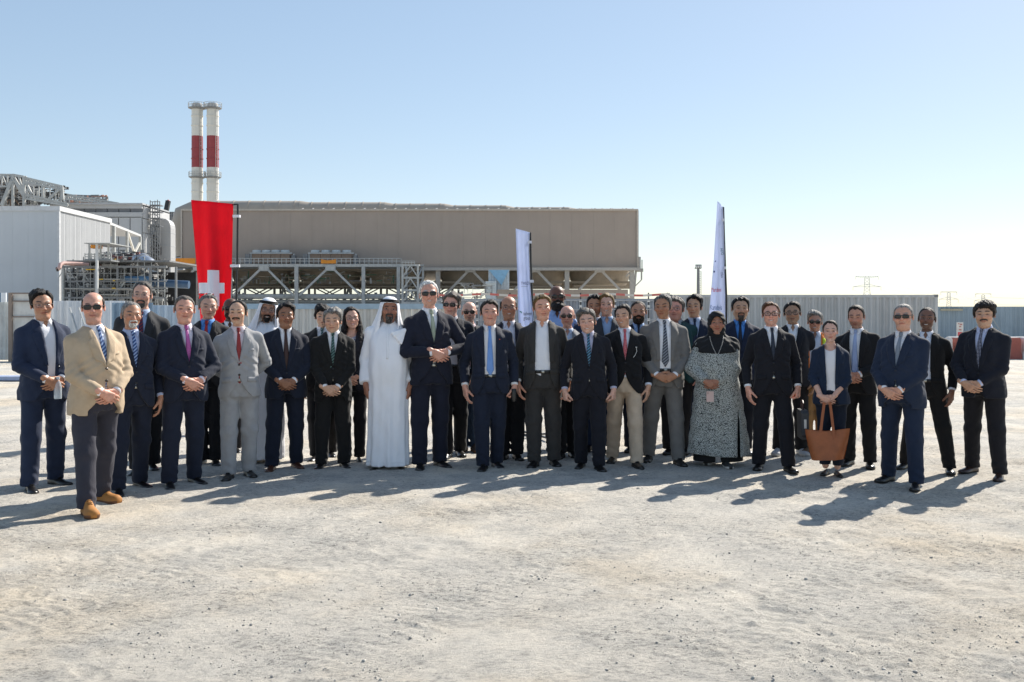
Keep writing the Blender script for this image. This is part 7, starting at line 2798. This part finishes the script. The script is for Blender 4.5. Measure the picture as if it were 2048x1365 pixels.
def local_pt(root, p):
    return root.matrix_basis @ Vector(p)


PEOPLE = {}
for _i, _p in enumerate(CAST):
    _p['seed'] = 100 + _i
    PEOPLE[_i] = person(_p)
# ------------------------------------------------------------------ things that are held
def held(i, name, build, label, cat):
    """build(mb-space) in the person's own space, placed as a top-level thing"""
    r = PEOPLE[i]
    t = bpy.data.objects.new(name, None)
    COL.objects.link(t)
    t.location = r.location
    t.rotation_euler = r.rotation_euler
    t.scale = r.scale
    tag(t, label, cat)
    build(t)
    return t


def hand_of(i, side):
    """world position just under the hand"""
    return None


def b_bottle(t):
    m = MB()
    m.lathe((.02, -.235, .80), [(0, 0), (.030, 0), (.032, .02), (.032, .10), (.026, .135), (.013, .155), (.013, .17), (0, .17)], 14)
    m.build('bottle_body', mat_glass('bottle_plastic', (.75, .82, .88), .45, .1), t, smooth=True)
    MB().lathe((.02, -.235, .968), [(0, 0), (.015, 0), (.015, .02), (0, .02)], 10).build('cap', mat_plain('bottle_cap', (.6, .65, .7), .4), t)


def b_case(t):
    x, y, z = .285, -.075, .70
    m = MB()
    pts = [(y - .175, z - .355), (y + .145, z - .355), (y + .155, z - .34), (y + .155, z - .09), (y + .12, z - .065), (y - .15, z - .065), (y - .185, z - .09), (y - .185, z - .34)]
    # slim case seen nearly edge on: profile in (y, z), thin in x
    n = len(pts)
    for xx in (x - .035, x + .035):
        pass
    vs = [(x - .036, a, b) for a, b in pts] + [(x + .036, a, b) for a, b in pts]
    m.add(vs, [tuple(range(n)), tuple(range(2 * n - 1, n - 1, -1))] + [(i, i + n, (i + 1) % n + n, (i + 1) % n) for i in range(n)])
    m.build('case_body', mat_plain('grey_nylon', (.045, .046, .05), .7, bump=.4, bscale=120), t)
    MB().box((x - .039, y - .188, z - .33), (x + .039, y - .180, z - .31)).build('zip', mat_plain('zip_black', (.01, .01, .01), .4), t)
    MB().box((x - .012, y - .192, z - .24), (x + .012, y - .184, z - .15)).build('tag', mat_plain('case_tag', (.55, .53, .5), .5), t)
    MB().tube([(x, y - .06, z - .07), (x, y - .055, z + .0), (x, y - .02, z + .025), (x, y + .02, z + .025), (x, y + .05, z), (x, y + .055, z - .07)], .010, 6).build('handle', mat_plain('case_handle', (.05, .015, .012), .5), t, smooth=True)


def b_tote(t):
    lt = mat_plain('tan_leather', (.36, .105, .030), .5, 0, .14, 12, bump=.25, bscale=160)
    cx, cy = -.045, -.24
    zt, zb = .530, .205
    n, k = 16, 7
    V, F = [], []
    for side in (-1, 1):
        for i in range(k):
            f = i / (k - 1)
            z = zt + (zb - zt) * f
            hw = .238 - .066 * f ** 1.2
            dp = .028 + .075 * f ** .8
            for j in range(n):
                u = -1 + 2 * j / (n - 1)
                x = cx + hw * u
                y = cy + side * dp * (1 - abs(u) ** 3) ** .6 - .01 * math.sin(5 * u + 3 * f) * side
                V.append((x, y, z + .018 * math.cos(u * PI) * (1 - f) * -.6 + .010 * u))
    for s in range(2):
        o = s * n * k
        for i in range(k - 1):
            for j in range(n - 1):
                q = (o + i * n + j, o + i * n + j + 1, o + (i + 1) * n + j + 1, o + (i + 1) * n + j)
                F.append(q[::-1] if s == 0 else q)
    o = n * k
    for j in range(n - 1):
        a = (k - 1) * n + j
        F.append((a, a + 1, o + a + 1, o + a))
    m = MB().add(V, F)
    body = m.build('bag_body', lt, t, smooth=True)
    for u in (-.33, .30):
        s = MB()
        x0 = cx + .238 * u
        hx = -.042 + (.03 if u > 0 else -.03)
        pts = []
        for f in np.linspace(0, 1, 9):
            pts.append((x0 + (hx - x0) * f ** 1.15, cy - .045 + .03 * f, zt - .10 + (.835 - zt + .10) * f))
        for p, q in zip(pts[:-1], pts[1:]):
            s.bar(p, q, .030, .007)
        s.build('handle', mat_plain('tan_strap', (.33, .090, .026), .5), t)
        pts2 = [(x, 2 * cy - y - .03 + .02, z) for x, y, z in pts]
        s = MB()
        for p, q in zip(pts2[:-1], pts2[1:]):
            s.bar(p, q, .030, .007)
        s.build('handle', mat_plain('tan_strap', (.33, .090, .026), .5), t)
    sm = MB()
    for a, b in (((-.27, .535), (.27, .545)),):
        pass


def b_phone(t):
    m = MB()
    m.box((-.125, -.335, .745), (-.045, -.325, .86))
    m.build('phone_body', mat_plain('rose_phone', (.60, .42, .38), .35), t)
    MB().box((-.120, -.338, .83), (-.098, -.335, .852)).build('camera_bump', mat_plain('phone_camera', (.45, .30, .27), .3), t)


def b_pouch(t):
    m = MB()
    m.lathe((.245, -.075, .70), [(0, 0), (.026, .004), (.030, .03), (.030, .10), (.024, .13), (0, .135)], 12)
    m.build('pouch', mat_plain('black_pouch', (.008, .008, .009), .3), t, smooth=True)


def b_specs(t):
    m = MB()
    m.tube([(.118, -.150, 1.28), (.122, -.152, 1.24), (.105, -.157, 1.20), (.085, -.162, 1.175)], .0030, 5)
    m.tube([(.108, -.152, 1.285), (.126, -.151, 1.283)], .004, 5)
    m.build('frame', mat_plain('spectacle_metal', (.65, .64, .60), .3), t, smooth=True)


def b_headspecs(t):
    m = MB()
    for s in (-1, 1):
        pts = [(s * .034 + .028 * math.cos(a), -.078 - .01 * math.sin(a), 1.738 + .013 * math.sin(a)) for a in np.linspace(0, 2 * PI, 15)[:-1]]
        m.tube(pts, .0028, 5, closed=True)
        m.tube([(s * .062, -.07, 1.738), (s * .085, -.02, 1.715), (s * .088, .03, 1.69)], .0026, 5)
    m.tube([(-.007, -.083, 1.742), (.007, -.083, 1.742)], .0028, 5)
    m.build('frame', mat_plain('spectacle_dark', (.08, .07, .065), .3), t, smooth=True)


def b_watch(t):
    pass


held(0, 'water_bottle', b_bottle, 'small clear plastic bottle in the hands of the man at the far left', 'bottle')
held(17, 'black_pouch', b_pouch, 'small black pouch held by the man with the sky blue tie', 'pouch')
held(25, 'spectacles', b_specs, 'folded spectacles hooked on the black blazer above khaki trousers', 'spectacles')
held(5, 'spectacles', b_headspecs, 'glasses resting on grey hair in front of the red flag', 'spectacles')
held(30, 'mobile_phone', b_phone, 'pale pink phone held by the woman in the spotted dress', 'phone')
held(32, 'briefcase', b_case, 'slim dark grey briefcase hanging from the hand of the man with thick glasses', 'briefcase')
held(35, 'tote_bag', b_tote, 'large brown leather tote bag with two long handles', 'bag')
